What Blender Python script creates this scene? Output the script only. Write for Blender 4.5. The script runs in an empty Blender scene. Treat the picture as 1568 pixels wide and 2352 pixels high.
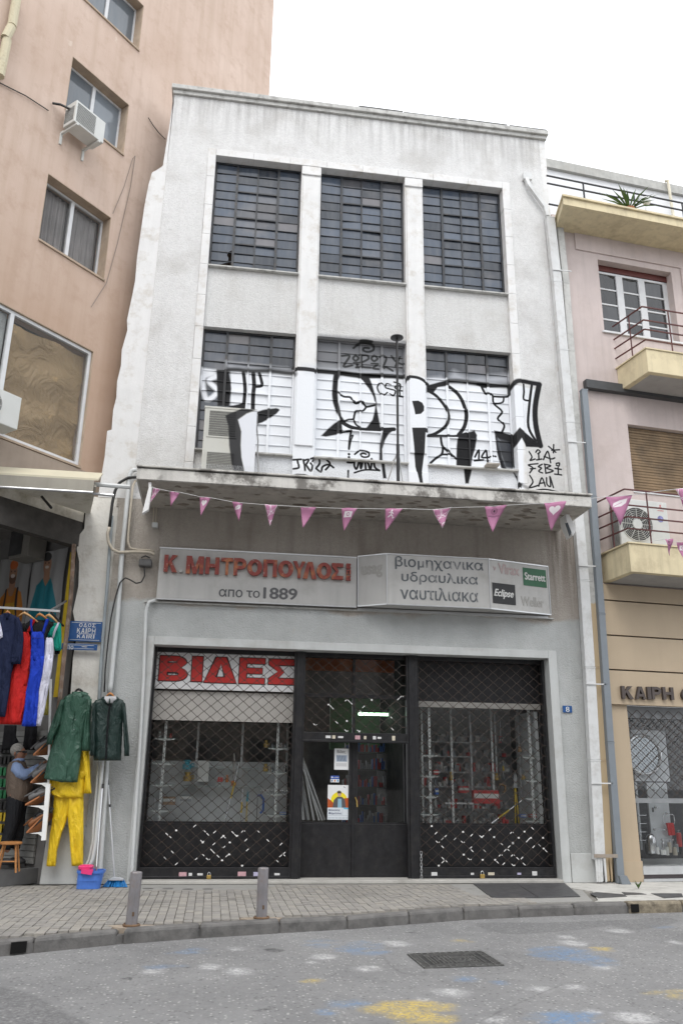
import bpy, bmesh, math, random
import numpy as np
from mathutils import Vector, Matrix
random.seed(7); rng = np.random.default_rng(7)
SC = bpy.context.scene
COL = SC.collection
# ---------------------------------------------------------------- camera
YAW, PITCH, ROLL, FPX = -0.14439570, 0.31520618, 0.01359298, 1900.0
ZC, D = 1.43, 13.2
_cy, _sy, _cp, _sp = math.cos(YAW), math.sin(YAW), math.cos(PITCH), math.sin(PITCH)
_F = np.array([-_sy*_cp, _cy*_cp, _sp]); _r = np.array([_cy, _sy, 0.0]); _u = np.cross(_r, _F)
_c, _s = math.cos(ROLL), math.sin(ROLL)
_R = _c*_r + _s*_u; _U = -_s*_r + _c*_u
cam = bpy.data.cameras.new('camera'); camo = bpy.data.objects.new('camera', cam); COL.objects.link(camo)
camo.matrix_world = Matrix(((_R[0], _U[0], -_F[0], 0), (_R[1], _U[1], -_F[1], 0), (_R[2], _U[2], -_F[2], ZC), (0, 0, 0, 1)))
cam.sensor_fit = 'VERTICAL'; cam.sensor_height = 36; cam.lens = 36*FPX/2352; cam.clip_end = 3000; cam.clip_start = .05
SC.camera = camo
# ---------------------------------------------------------------- sky, sun, exposure
SUN_EL, SUN_AZ = math.radians(58), math.radians(205)
w = bpy.data.worlds.new("World"); SC.world = w; w.use_nodes = True
nt = w.node_tree; nt.nodes.clear()
sky = nt.nodes.new('ShaderNodeTexSky'); sky.sky_type = 'NISHITA'; sky.sun_disc = False
sky.sun_elevation = SUN_EL; sky.sun_rotation = SUN_AZ; sky.air_density = 1; sky.dust_density = 4
hs = nt.nodes.new('ShaderNodeHueSaturation'); hs.inputs['Saturation'].default_value = .35
mx = nt.nodes.new('ShaderNodeMix'); mx.data_type = 'RGBA'; mx.inputs[0].default_value = .82
mx.inputs[7].default_value = (13.2, 13.5, 14.0, 1)
bg = nt.nodes.new('ShaderNodeBackground'); bg.inputs['Strength'].default_value = .12
wo = nt.nodes.new('ShaderNodeOutputWorld')
nt.links.new(sky.outputs[0], hs.inputs['Color']); nt.links.new(hs.outputs[0], mx.inputs[6])
nt.links.new(mx.outputs[2], bg.inputs['Color']); nt.links.new(bg.outputs[0], wo.inputs[0])
sl = bpy.data.lights.new('sun', 'SUN'); sl.energy = .9; sl.angle = math.radians(25); sl.color = (1, .97, .92)
so = bpy.data.objects.new('sun', sl); COL.objects.link(so)
# the sun stands behind the camera, high up
_sd = Vector((-.35, -1.0, 1.55)); so.rotation_euler = _sd.to_track_quat('Z', 'Y').to_euler()
sky.sun_elevation = math.atan2(_sd.z, math.hypot(_sd.x, _sd.y)); sky.sun_rotation = math.atan2(_sd.x, _sd.y)
SC.view_settings.view_transform = 'Standard'; SC.view_settings.look = 'None'
SC.view_settings.gamma = 1; SC.view_settings.use_curve_mapping = False
SC.view_settings.exposure = 0.46
SC.render.engine = 'CYCLES'
# ---------------------------------------------------------------- measuring helpers: a point of the photo onto a real plane
def ray(a, b): return _F + (a-784)/FPX*_R - (b-1176)/FPX*_U
CAMP = np.array([0, 0, ZC])
def PY(a, b, Y=D):
    d = ray(a, b); return CAMP + d*(Y/d[1])
def PG(a, b, Z=0.0):
    d = ray(a, b); return CAMP + d*((Z-ZC)/d[2])
class Frame:
    """a wall plane: origin P, local x along the wall, local y into the wall, z up"""
    def __init__(s, P, rz): s.P = np.array(P, float); s.rz = rz; s.x = np.array([math.cos(rz), math.sin(rz), 0]); s.y = np.array([-math.sin(rz), math.cos(rz), 0])
    def at(s, a, b, off=0.0):
        d = ray(a, b); P = s.P + s.y*off; t = ((P-CAMP)@s.y)/(d@s.y); q = CAMP+d*t
        return np.array([(q-s.P)@s.x, off, q[2]])
PINK = Frame((-2.35, 13.2, 0), math.radians(48))
RB = Frame((6.45, 13.25, 0), math.radians(6))
# ---------------------------------------------------------------- mesh helpers
class MB:
    def __init__(s): s.v = []; s.f = []
    def add(s, v, f):
        n = len(s.v); s.v += [tuple(map(float, q)) for q in v]; s.f += [tuple(i+n for i in t) for t in f]; return s
    def box(s, x0, x1, y0, y1, z0, z1):
        if x0 > x1: x0, x1 = x1, x0
        if y0 > y1: y0, y1 = y1, y0
        if z0 > z1: z0, z1 = z1, z0
        return s.add([(x0,y0,z0),(x1,y0,z0),(x1,y1,z0),(x0,y1,z0),(x0,y0,z1),(x1,y0,z1),(x1,y1,z1),(x0,y1,z1)],
                     [(0,3,2,1),(4,5,6,7),(0,1,5,4),(1,2,6,5),(2,3,7,6),(3,0,4,7)])
    def prism(s, poly, y0, y1):
        """poly = (x, z) points, extruded along y"""
        A = sum(poly[i][0]*poly[(i+1) % len(poly)][1]-poly[(i+1) % len(poly)][0]*poly[i][1] for i in range(len(poly)))
        if A < 0: poly = poly[::-1]
        n = len(poly); v = [(x, y0, z) for x, z in poly]+[(x, y1, z) for x, z in poly]
        return s.add(v, [tuple(range(n)), tuple(range(2*n-1, n-1, -1))]+[(i, i+n, (i+1) % n+n, (i+1) % n) for i in range(n)])
    def slab(s, poly, z0, z1):
        """poly = (x, y) points counterclockwise, extruded along z"""
        A = sum(poly[i][0]*poly[(i+1) % len(poly)][1]-poly[(i+1) % len(poly)][0]*poly[i][1] for i in range(len(poly)))
        if A < 0: poly = poly[::-1]
        n = len(poly); v = [(x, y, z0) for x, y in poly]+[(x, y, z1) for x, y in poly]
        return s.add(v, [tuple(range(n-1, -1, -1)), tuple(range(n, 2*n))]+[(i, (i+1) % n, (i+1) % n+n, i+n) for i in range(n)])
    def bar(s, a, b, w, h=None):
        """square bar from a to b"""
        return s.tube([a, b], w*.7071 if h is None else w*.7071, 4, rot=math.pi/4)
    def tube(s, pts, r, n=6, rot=0.0, cap=True):
        P = [Vector(map(float, p)) for p in pts]; R = list(r) if hasattr(r, '__len__') else [r]*len(P)
        rings = []; up = None
        for i, p in enumerate(P):
            t = (P[min(i+1, len(P)-1)]-P[max(i-1, 0)])
            if t.length < 1e-9: t = Vector((0, 0, 1))
            t.normalize()
            if up is None:
                up = Vector((0, 0, 1)) if abs(t.z) < .9 else Vector((0, 1, 0))
            u = up-t*up.dot(t)
            if u.length < 1e-5: u = t.orthogonal()
            u.normalize(); up = u; q = t.cross(u)
            rings.append([p+(u*math.cos(rot+2*math.pi*k/n)+q*math.sin(rot+2*math.pi*k/n))*R[i] for k in range(n)])
        v = [c for rg in rings for c in rg]; f = []
        for i in range(len(P)-1):
            for k in range(n): f.append((i*n+k, i*n+(k+1) % n, (i+1)*n+(k+1) % n, (i+1)*n+k))
        if cap: f += [tuple(range(n-1, -1, -1)), tuple(range((len(P)-1)*n, len(P)*n))]
        return s.add(v, f)
    def lathe(s, c, prof, n=16, sx=1, sy=1):
        """prof = (radius, z) from bottom to top about the upright axis through c"""
        v = [];
        for r, z in prof:
            for k in range(n): v.append((c[0]+sx*r*math.cos(2*math.pi*k/n), c[1]+sy*r*math.sin(2*math.pi*k/n), c[2]+z))
        f = [(i*n+k, i*n+(k+1) % n, (i+1)*n+(k+1) % n, (i+1)*n+k) for i in range(len(prof)-1) for k in range(n)]
        f += [tuple(range(n-1, -1, -1)), tuple(range((len(prof)-1)*n, len(prof)*n))]
        return s.add(v, f)
    def ball(s, c, rx, ry=None, rz=None, n=12, m=8):
        ry = ry or rx; rz = rz or rx
        pr = [(math.cos(a), math.sin(a)) for a in [(-.5+(i+.02)/(m+.04))*math.pi for i in range(m+1)]]
        v = [(c[0]+rx*r*math.cos(2*math.pi*k/n), c[1]+ry*r*math.sin(2*math.pi*k/n), c[2]+rz*z) for r, z in pr for k in range(n)]
        f = [(i*n+k, i*n+(k+1) % n, (i+1)*n+(k+1) % n, (i+1)*n+k) for i in range(m) for k in range(n)]+[tuple(range(n-1, -1, -1)), tuple(range(m*n, m*n+n))]
        return s.add(v, f)
    def xf(s, M):
        s.v = [tuple(M @ Vector(q)) for q in s.v]; return s
    def mesh(s, name, mat=None, smooth=False):
        me = bpy.data.meshes.new(name); me.from_pydata(s.v, [], s.f); me.update()
        if mat is not None: me.materials.append(mat)
        if smooth: me.polygons.foreach_set('use_smooth', [True]*len(me.polygons))
        return me
    def build(s, name, mat, parent=None, kind=None, label=None, bevel=0, smooth=False, cat=None, group=None):
        return link(name, s.mesh(name, mat, smooth), parent, kind, label, bevel, cat, group)
def link(name, me, parent=None, kind=None, label=None, bevel=0, cat=None, group=None):
    o = bpy.data.objects.new(name, me); COL.objects.link(o)
    if parent is not None:
        o.parent = parent
        if not parent.get('_fr'): o.matrix_parent_inverse = parent_inv(parent)
    if kind: o['kind'] = kind
    if label: o['label'] = label
    if cat: o['category'] = cat
    if group: o['group'] = group
    if bevel:
        m = o.modifiers.new('bevel', 'BEVEL'); m.width = bevel; m.segments = 2; m.limit_method = 'ANGLE'
    return o
def parent_inv(p):
    M = Matrix.Identity(4)
    q = p
    while q is not None:
        M = M @ Matrix.Identity(4); break
    return Matrix.Translation(-Vector(WL.get(p.name, (0, 0, 0))))
WL = {}
def thing(name, label, cat, loc=(0, 0, 0), group=None, frame=None):
    """an Empty at the thing's base; with a frame its children are built in that wall's own coordinates, else in world ones"""
    o = bpy.data.objects.new(name, None); COL.objects.link(o); o.empty_display_size = .1
    if frame is not None:
        o.location = tuple(frame.P); o.rotation_euler = (0, 0, frame.rz); o['_fr'] = 1
    else:
        o.location = tuple(map(float, loc)); WL[o.name] = tuple(map(float, loc))
    o['label'] = label; o['category'] = cat
    if group: o['group'] = group
    return o
def dup(o, name=None):
    c = o.copy(); COL.objects.link(c); return c
def add_mod(o, *a): return o
# ---------------------------------------------------------------- materials
MATS = {}
def newmat(name):
    m = bpy.data.materials.new(name); m.use_nodes = True; MATS[name] = m
    b = m.node_tree.nodes['Principled BSDF']; return m, m.node_tree, b
def nd(t, ty, **k):
    n = t.nodes.new(ty)
    for a, v in k.items(): setattr(n, a, v)
    return n
def mixrgb(t, fac, a, b, blend='MIX'):
    n = nd(t, 'ShaderNodeMix', data_type='RGBA', blend_type=blend)
    for i, v in ((0, fac), (6, a), (7, b)):
        if hasattr(v, 'links') or hasattr(v, 'is_linked'): t.links.new(v, n.inputs[i])
        elif i == 0: n.inputs[0].default_value = v
        else: n.inputs[i].default_value = (*v[:3], 1)
    return n.outputs[2]
def noise(t, scale, detail=4, vec=None, rough=.55, stretch=None, dist=0):
    n = nd(t, 'ShaderNodeTexNoise'); n.inputs['Scale'].default_value = scale; n.inputs['Detail'].default_value = detail
    n.inputs['Roughness'].default_value = rough; n.inputs['Distortion'].default_value = dist
    if vec is None:
        vec = nd(t, 'ShaderNodeTexCoord').outputs['Object']
    if stretch:
        mp = nd(t, 'ShaderNodeMapping'); mp.inputs['Scale'].default_value = stretch; t.links.new(vec, mp.inputs['Vector']); vec = mp.outputs[0]
    t.links.new(vec, n.inputs['Vector']); return n.outputs['Fac']
def ramp(t, fac, a, b, c0=0.0, c1=1.0):
    n = nd(t, 'ShaderNodeMapRange'); n.clamp = True
    n.inputs[1].default_value = a; n.inputs[2].default_value = b; n.inputs[3].default_value = c0; n.inputs[4].default_value = c1
    t.links.new(fac, n.inputs[0]); return n.outputs[0]
def mul(t, a, b, op='MULTIPLY'):
    n = nd(t, 'ShaderNodeMath', operation=op)
    for i, v in ((0, a), (1, b)):
        if hasattr(v, 'is_linked'): t.links.new(v, n.inputs[i])
        else: n.inputs[i].default_value = v
    return n.outputs[0]
def bump(t, b, h, dist=.01, strength=1.0):
    n = nd(t, 'ShaderNodeBump'); n.inputs['Distance'].default_value = dist; n.inputs['Strength'].default_value = strength
    t.links.new(h, n.inputs['Height']); t.links.new(n.outputs[0], b.inputs['Normal'])
def plain(name, col, rough=.6, metal=0.0, var=.12, scale=6, bmp=0.0, bscale=60, dirt=None, dirt_amt=.5, dscale=3, streak=0.0, dlo=.5, dhi=.72, emit=None, spec=.4, coat=0):
    """colour with mottling, optional dirt patches, run-down streaks and fine relief"""
    m, t, b = newmat(name)
    c = None
    f = noise(t, scale, 5)
    lo = tuple(x*(1-var) for x in col); hi = tuple(min(1, x*(1+var)) for x in col)
    c = mixrgb(t, ramp(t, f, .3, .7), lo, hi)
    if dirt:
        g = ramp(t, noise(t, dscale, 8, rough=.7), dlo, dhi, 0, dirt_amt); c = mixrgb(t, g, c, dirt)
    if streak:
        g = ramp(t, noise(t, 5, 5, stretch=(1.6, 1.6, .12)), .48, .75, 0, streak); c = mixrgb(t, g, c, tuple(x*.45 for x in col))
    t.links.new(c, b.inputs['Base Color'])
    b.inputs['Roughness'].default_value = rough; b.inputs['Metallic'].default_value = metal
    b.inputs['Specular IOR Level'].default_value = spec
    if coat: b.inputs['Coat Weight'].default_value = coat
    if bmp: bump(t, b, noise(t, bscale, 4), bmp)
    if emit:
        b.inputs['Emission Color'].default_value = (*emit[:3], 1); b.inputs['Emission Strength'].default_value = emit[3]
    return m
# ---------------------------------------------------------------- drawn pictures (posters, paint), made here pixel by pixel
class Canvas:
    def __init__(s, x0, x1, z0, z1, ppm, rgba=(0, 0, 0, 0)):
        s.x0, s.x1, s.z0, s.z1, s.ppm = x0, x1, z0, z1, ppm
        s.w = max(4, int((x1-x0)*ppm)); s.h = max(4, int((z1-z0)*ppm))
        s.a = np.zeros((s.h, s.w, 4), np.float32); s.a[:] = rgba
    def _win(s, P, pad):
        P = np.asarray(P, float); x = (P[:, 0]-s.x0)*s.ppm; y = (P[:, 1]-s.z0)*s.ppm; p = pad*s.ppm+2
        i0, i1 = int(max(0, x.min()-p)), int(min(s.w, x.max()+p+1)); j0, j1 = int(max(0, y.min()-p)), int(min(s.h, y.max()+p+1))
        if i1 <= i0 or j1 <= j0: return None
        X, Y = np.meshgrid(np.arange(i0, i1)+.5, np.arange(j0, j1)+.5)
        return x, y, X, Y, (slice(j0, j1), slice(i0, i1))
    def _put(s, sl, m, col):
        a = s.a[sl]; m = (m*(col[3] if len(col) > 3 else 1))[..., None]
        oa = a[..., 3:4]; na = m+oa*(1-m)
        a[..., :3] = (np.array(col[:3], np.float32)*m+a[..., :3]*oa*(1-m))/np.maximum(na, 1e-5); a[..., 3:4] = na
    def erase(s, P, soft=.01):
        r = s._mask(P, soft)
        if r: s.a[r[0]][..., 3] *= (1-r[1])
    def _mask(s, P, soft):
        w_ = s._win(P, soft*3)
        if w_ is None: return None
        x, y, X, Y, sl = w_
        ins = np.zeros(X.shape, bool); dm = np.full(X.shape, 1e9)
        n = len(x)
        for i in range(n):
            x1, y1, x2, y2 = x[i], y[i], x[(i+1) % n], y[(i+1) % n]
            if y1 != y2:
                c = ((y1 > Y) != (y2 > Y)) & (X < (x2-x1)*(Y-y1)/(y2-y1)+x1); ins ^= c
            dm = np.minimum(dm, s._sd(X, Y, x1, y1, x2, y2))
        d = np.where(ins, dm, -dm); k = max(.7, soft*s.ppm)
        return sl, np.clip(.5+d/(2*k), 0, 1)
    @staticmethod
    def _sd(X, Y, x1, y1, x2, y2):
        dx, dy = x2-x1, y2-y1; L = dx*dx+dy*dy+1e-9
        t = np.clip(((X-x1)*dx+(Y-y1)*dy)/L, 0, 1); return np.hypot(X-x1-t*dx, Y-y1-t*dy)
    def poly(s, P, col, soft=.003):
        r = s._mask(P, soft)
        if r: s._put(r[0], r[1], col)
    def stroke(s, P, wd, col, soft=.003, smooth=True):
        P = [np.array(p, float) for p in P]
        if smooth and len(P) > 2:
            Q = []
            for i in range(len(P)-1):
                p0, p1, p2, p3 = P[max(i-1, 0)], P[i], P[i+1], P[min(i+2, len(P)-1)]
                for k in range(4):
                    t = k/4; Q.append(.5*((2*p1)+(-p0+p2)*t+(2*p0-5*p1+4*p2-p3)*t*t+(-p0+3*p1-3*p2+p3)*t**3))
            P = Q+[P[-1]]
        w_ = s._win(P, wd+soft*3)
        if w_ is None: return
        x, y, X, Y, sl = w_; dm = np.full(X.shape, 1e9)
        for i in range(len(x)-1): dm = np.minimum(dm, s._sd(X, Y, x[i], y[i], x[i+1], y[i+1]))
        k = max(.7, soft*s.ppm); s._put(sl, np.clip(.5+(wd*s.ppm/2-dm)/(2*k), 0, 1), col)
    def ell(s, cx, cz, rx, rz, col, soft=.003):
        s.poly([(cx+rx*math.cos(a*math.pi/10), cz+rz*math.sin(a*math.pi/10)) for a in range(20)], col, soft)
    def image(s, name):
        im = bpy.data.images.new(name, s.w, s.h, alpha=True); im.alpha_mode = 'CHANNEL_PACKED'
        q = s.a.copy(); c = np.clip(q[..., :3], 0, 1); q[..., :3] = np.where(c <= .0031308, c*12.92, 1.055*np.power(c, 1/2.4)-.055); im.pixels.foreach_set(q.ravel()); im.update(); im.pack(); return im
def img_nodes(t, cv, name, axes='XZ', im=None):
    """the picture laid on the surface by its own coordinates; returns (colour, alpha)"""
    im = im or cv.image(name)
    tc = nd(t, 'ShaderNodeTexCoord'); sp = nd(t, 'ShaderNodeSeparateXYZ'); t.links.new(tc.outputs['Object'], sp.inputs[0])
    cb = nd(t, 'ShaderNodeCombineXYZ')
    t.links.new(ramp2(t, sp.outputs[axes[0]], cv.x0, cv.x1), cb.inputs[0]); t.links.new(ramp2(t, sp.outputs[axes[1]], cv.z0, cv.z1), cb.inputs[1])
    n = nd(t, 'ShaderNodeTexImage'); n.image = im; n.extension = 'CLIP'; t.links.new(cb.outputs[0], n.inputs[0])
    return n.outputs['Color'], n.outputs['Alpha']
def ramp2(t, v, a, b):
    n = nd(t, 'ShaderNodeMapRange'); n.clamp = False; n.inputs[1].default_value = a; n.inputs[2].default_value = b; t.links.new(v, n.inputs[0]); return n.outputs[0]
def overlay(m, cv, im, axes='XZ', rough=None, worn=(.2, .4, .92, 25)):
    """paint laid over an existing material"""
    t = m.node_tree; b = t.nodes['Principled BSDF']
    c, a = img_nodes(t, cv, '', axes, im)
    base = b.inputs['Base Color'].links[0].from_socket if b.inputs['Base Color'].is_linked else tuple(b.inputs['Base Color'].default_value)
    a2 = mul(t, a, ramp(t, noise(t, worn[3], 6, rough=.7), worn[0], worn[1], worn[2], 1))
    t.links.new(mixrgb(t, a2, base, c), b.inputs['Base Color'])
    if rough is not None:
        n = nd(t, 'ShaderNodeMapRange'); n.inputs[3].default_value = b.inputs['Roughness'].default_value; n.inputs[4].default_value = rough
        t.links.new(a, n.inputs[0]); t.links.new(n.outputs[0], b.inputs['Roughness'])
    return m
def picmat(name, cv, axes='XZ', rough=.5, dirt=0.0):
    m, t, b = newmat(name); c, a = img_nodes(t, cv, name, axes)
    if dirt: c = mixrgb(t, ramp(t, noise(t, 4, 6), .4, .8, 0, dirt), c, (.25, .23, .2))
    t.links.new(c, b.inputs['Base Color']); b.inputs['Roughness'].default_value = rough; b.inputs['Specular IOR Level'].default_value = .2
    return m
# ---------------------------------------------------------------- lettering
def text_mesh(s, depth=.01, bold=0.0, shear=0.0):
    c = bpy.data.curves.new('lettering', 'FONT'); c.body = s; c.size = 1; c.extrude = .5; c.offset = bold; c.resolution_u = 5; c.shear = shear
    o = bpy.data.objects.new('lettering', c); COL.objects.link(o); bpy.context.view_layer.update()
    me = o.to_mesh(); v = np.array([q.co[:] for q in me.vertices]); f = [tuple(p.vertices) for p in me.polygons]
    o.to_mesh_clear(); bpy.data.objects.remove(o); bpy.data.curves.remove(c)
    return v, f
def letters(name, s, x0, x1, z0, z1, y, depth, mat, parent, bold=0.02, bevel=0, shear=0.0, M=None, label=None, block=None):
    s = s.replace('κ', 'к')
    """the text fitted to the rectangle x0..x1, z0..z1, its back on the plane y, standing out by depth towards the viewer"""
    v, f = text_mesh(s, bold=bold, shear=shear, block=block)
    a, b = v.min(0), v.max(0); q = MB()
    sx = (x1-x0)/(b[0]-a[0]); sz = (z1-z0)/(b[1]-a[1])
    vv = [((p[0]-a[0])*sx+x0, y-(p[2]+.5)*depth, (p[1]-a[1])*sz+z0) for p in v]
    q.add(vv, f)
    if M is not None: q.xf(M)
    o = q.build(name, mat, parent, label=label, bevel=bevel)
    return o

def _arc(cx, cz, rx, rz, a0, a1, n=9): return [(cx+rx*math.cos(math.radians(a0+(a1-a0)*i/n)), cz+rz*math.sin(math.radians(a0+(a1-a0)*i/n))) for i in range(n+1)]
def glyph(ch, t, h):
    """block capital outlines in a unit box; t, h = stroke thickness across and up"""
    if ch in 'ΚK': return [[(0,0),(t,0),(t,.32),(.38,.53),(1-1.3*t,0),(1,0),(.54,.66),(.97,1),(.97-1.35*t,1),(t,.56),(t,1),(0,1)]]
    if ch == 'Μ': return [[(0,0),(t,0),(t,.62),(.5-.42*t,0),(.5+.42*t,0),(1-t,.62),(1-t,0),(1,0),(1,1),(1-1.25*t,1),(.5,.38),(1.25*t,1),(0,1)]]
    if ch == 'Η': return [[(0,0),(t,0),(t,.5-h/2),(1-t,.5-h/2),(1-t,0),(1,0),(1,1),(1-t,1),(1-t,.5+h/2),(t,.5+h/2),(t,1),(0,1)]]
    if ch == 'Τ': return [[(.5-t/2,0),(.5+t/2,0),(.5+t/2,1-h),(1,1-h),(1,1),(0,1),(0,1-h),(.5-t/2,1-h)]]
    if ch == 'Π': return [[(0,0),(t,0),(t,1-h),(1-t,1-h),(1-t,0),(1,0),(1,1),(0,1)]]
    if ch == 'Ι': return [[(0,0),(1,0),(1,1),(0,1)]]
    if ch == 'Ε': return [[(0,0),(1,0),(1,h),(t,h),(t,.5-h/2),(.9,.5-h/2),(.9,.5+h/2),(t,.5+h/2),(t,1-h),(1,1-h),(1,1),(0,1)]]
    if ch == 'Λ': return [[(0,0),(t*1.1,0),(.5,.72),(1-t*1.1,0),(1,0),(.5+t*.6,1),(.5-t*.6,1)]]
    if ch == 'Α': return [[(0,0),(t*1.1,0),(.28,.2),(.72,.2),(1-t*1.1,0),(1,0),(.5+t*.6,1),(.5-t*.6,1)], [(.36,.2+h),(.5,.74),(.64,.2+h)]]
    if ch == 'Δ': return [[(0,0),(1,0),(.5+t*.55,1),(.5-t*.55,1)], [(t*1.25,h),(.5,.74),(1-t*1.25,h)]]
    if ch == 'Υ': return [[(.5-t/2,0),(.5+t/2,0),(.5+t/2,.42),(1,1),(1-t*1.25,1),(.5,.6),(t*1.25,1),(0,1),(.5-t/2,.42)]]
    if ch == 'Σ': return [[(0,0),(1,0),(1,h*1.1),(t*1.3,h*1.1),(.62,.5),(t*1.3,1-h*1.1),(1,1-h*1.1),(1,1),(0,1),(0,1-h),(.36,.5),(0,h)]]
    if ch == 'Ο': return [_arc(.5,.5,.5,.5,0,345,23), _arc(.5,.5,.5-t,.5-h,0,345,23)]
    if ch == 'Ρ': return [[(0,0),(t,0),(t,.36)]+_arc(.55,.68,.45,.32,-90,90)+[(0,1)], [(t,.36+h)]+_arc(.55,.68,.45-t,.32-h,-90,90)+[(t,1-h)]]
    if ch == 'R': return [[(0,0),(t,0),(t,.36),(.42,.36),(1-1.3*t,0),(1,0),(.72,.40)]+_arc(.55,.70,.42,.30,-50,90)+[(0,1)], [(t,.36+h)]+_arc(.55,.68,.42-t,.32-h,-90,90)+[(t,1-h)]]
    if ch == 'Β': return [[(0,0)]+_arc(.58,.28,.42,.28,-90,62)+_arc(.55,.76,.40,.24,-50,90)+[(0,1)], [(t,h)]+_arc(.56,.28,.42-t,.28-h,-90,90,6)+[(t,.56-h)], [(t,.52+h*.9)]+_arc(.54,.76,.38-t,.24-h,-90,90,6)+[(t,1-h)]]
    return None
_old_text_mesh = text_mesh
def text_mesh(s, depth=.01, bold=0.0, shear=0.0, block=None):
    if block is None:
        v, f = _old_text_mesh(s, depth, 0, shear)
        if bold:
            n = len(v); V, F_ = [], []
            for k, (dx, dy) in enumerate(((0, 0), (-bold, 0), (bold, 0), (0, bold*.7), (0, -bold*.7))):
                V.append(v+np.array([dx, dy, .03*k])); F_ += [tuple(i+k*n for i in q) for q in f]
            v, f = np.concatenate(V), F_
        return v, f
    c = bpy.data.curves.new('lettering', 'CURVE'); c.dimensions = '2D'; c.fill_mode = 'BOTH'; c.extrude = .5
    for L in glyph(s, *block):
        sp = c.splines.new('POLY'); sp.points.add(len(L)-1); sp.use_cyclic_u = True
        for i, (x, y) in enumerate(L): sp.points[i].co = (x, y, 0, 1)
    o = bpy.data.objects.new('lettering', c); COL.objects.link(o); bpy.context.view_layer.update()
    me = o.to_mesh(); v = np.array([q.co[:] for q in me.vertices]); f = [tuple(p.vertices) for p in me.polygons]
    o.to_mesh_clear(); bpy.data.objects.remove(o); bpy.data.curves.remove(c)
    return v, f

LAT_ = {'A': 'Α', 'I': 'Ι', 'K': 'K', 'R': 'R'}
def block_word(s, x0, x1, z0, z1, y, depth, mat, parent, t=.2, h=.17):
    """a word in block capitals; narrow letters get less room"""
    W = [.35 if c in 'ΙI' else (.4 if c == ' ' else 1) for c in s.replace('Ϊ', 'Ι')]; gap = .28; tot = sum(W)+gap*(len(s)-1); k = (x1-x0)/tot; x = x0
    for c, w_ in zip(s, W):
        if c != ' ':
            g_ = 'Ι' if c in 'ΪΙI' else {'A': 'Α'}.get(c, c); letters('letter', g_, x, x+w_*k, z0, z1, y, depth, mat, parent, block=(t, h))
            if c == 'Ϊ':
                for dx in (-.12, .3): MB().box(x+dx*k, x+(dx+.17)*k, y-depth, y, z1+.01, z1+.01+.17*k).build('dot', mat, parent)
        x += (w_+gap)*k
def local_thing(name, label, cat, loc=(0, 0, 0), rz=0, group=None):
    o = bpy.data.objects.new(name, None); COL.objects.link(o); o.empty_display_size = .1
    o.location = tuple(map(float, loc)); o.rotation_euler = (0, 0, rz); o['_fr'] = 1
    o['label'] = label; o['category'] = cat
    if group: o['group'] = group
    return o
def tag(o, label, cat, group=None):
    o['label'] = label; o['category'] = cat
    if group: o['group'] = group
    return o
def copy_tree(o, parent=None):
    c = o.copy(); COL.objects.link(c)
    if parent is not None: c.parent = parent
    for ch in o.children: copy_tree(ch, c)
    return c
# ================================================================ graffiti, drawn once in photo points, laid on each real surface
z1 = lambda p: (p[0]*.1977+436.4, p[1]*.1977+746.4)
z2 = lambda p: (p[0]*.1977+689.0, p[1]*.1977+746.4)
z3 = lambda p: (p[0]*.2343+953.1, p[1]*.2343+769.4)
BLK = (.012, .012, .014, 1); SIL = (.74, .76, .79, 1); HAZ = (.60, .62, .66, .6)
GR = []   # (kind, points in photo, width in photo px, colour, soft m)
def gp(fn, P, col=BLK, soft=.012): GR.append(('p', [fn(p) for p in P], 0, col, soft))
def gs(fn, P, wd, col=BLK, soft=.006): GR.append(('s', [fn(p) for p in P], wd*fn((1, 0))[0]-wd*fn((0, 0))[0], col, soft))
idn = lambda p: p
gp(idn, [(529,850),(640,853),(700,852),(800,860),(930,868),(1000,868),(1100,876),(1180,884),(1232,895),(1236,915),(1228,955),(1234,1005),(1236,1020),(1210,1025),(1200,1012),(1203,1140),(1000,1135),(560,1110),(560,940),(529,930)], SIL, .02)
gp(idn, [(520,832),(560,835),(620,842),(660,845),(676,853),(600,862),(520,850)], HAZ, .06)
gp(idn, [(689,836),(900,848),(935,862),(800,865),(700,860)], HAZ, .05)
gp(z2, [(205,150),(1225,225),(1225,540),(200,500)], (.22,.225,.235,.75), .03)
gp(z3, [(330,400),(380,350),(440,380),(520,420),(930,380),(930,470),(330,470)], HAZ, .07)
gp(z3, [(120,420),(250,410),(300,470),(120,490)], HAZ, .06)
gs(z1, [(180,540),(250,560),(150,620),(190,860),(320,770),(220,650),(300,600)], 44, (.75,.77,.8,1), .02)
gp(z1, [(130,500),(300,520),(320,600),(200,600),(130,600)], (.75,.77,.8,.9), .03)
gp(z1, [(310,520),(440,520),(470,640),(480,740),(465,860),(450,945),(320,940)])
gs(z1, [(620,550),(632,640),(640,760),(630,880),(620,965)], 30); gs(z1, [(735,560),(745,700),(735,800),(730,975)], 34)
gs(z1, [(805,560),(828,640),(832,705),(750,715)], 26)
gs(z1, [(450,520),(560,520),(700,535),(930,535),(1100,555),(1210,565)], 46, (.02,.02,.02,.95), .03)
gs(z1, [(1205,510),(1340,515),(1480,535)], 38, BLK, .008)
gp(z1, [(450,945),(560,920),(630,900),(630,945),(600,990),(450,990)])
gp(z1, [(770,1010),(850,985),(1000,963),(1035,975),(1040,990),(1000,1035),(900,1100),(770,1170)])
gs(z2, [(190,535),(330,545),(450,558),(700,592),(1000,592),(1250,615)], 44, (.015,.015,.015,1), .016)
gp(z2, [(390,570),(480,560),(440,650),(432,760),(440,900),(480,1060),(530,1130),(480,1140),(420,1020),(380,900),(370,800),(380,640)])
gp(z2, [(600,580),(720,640),(800,740),(850,830),(875,920),(865,1000),(840,1100),(760,1205),(940,1230),(912,1080),(890,960),(882,850),(845,720),(800,600)])
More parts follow.
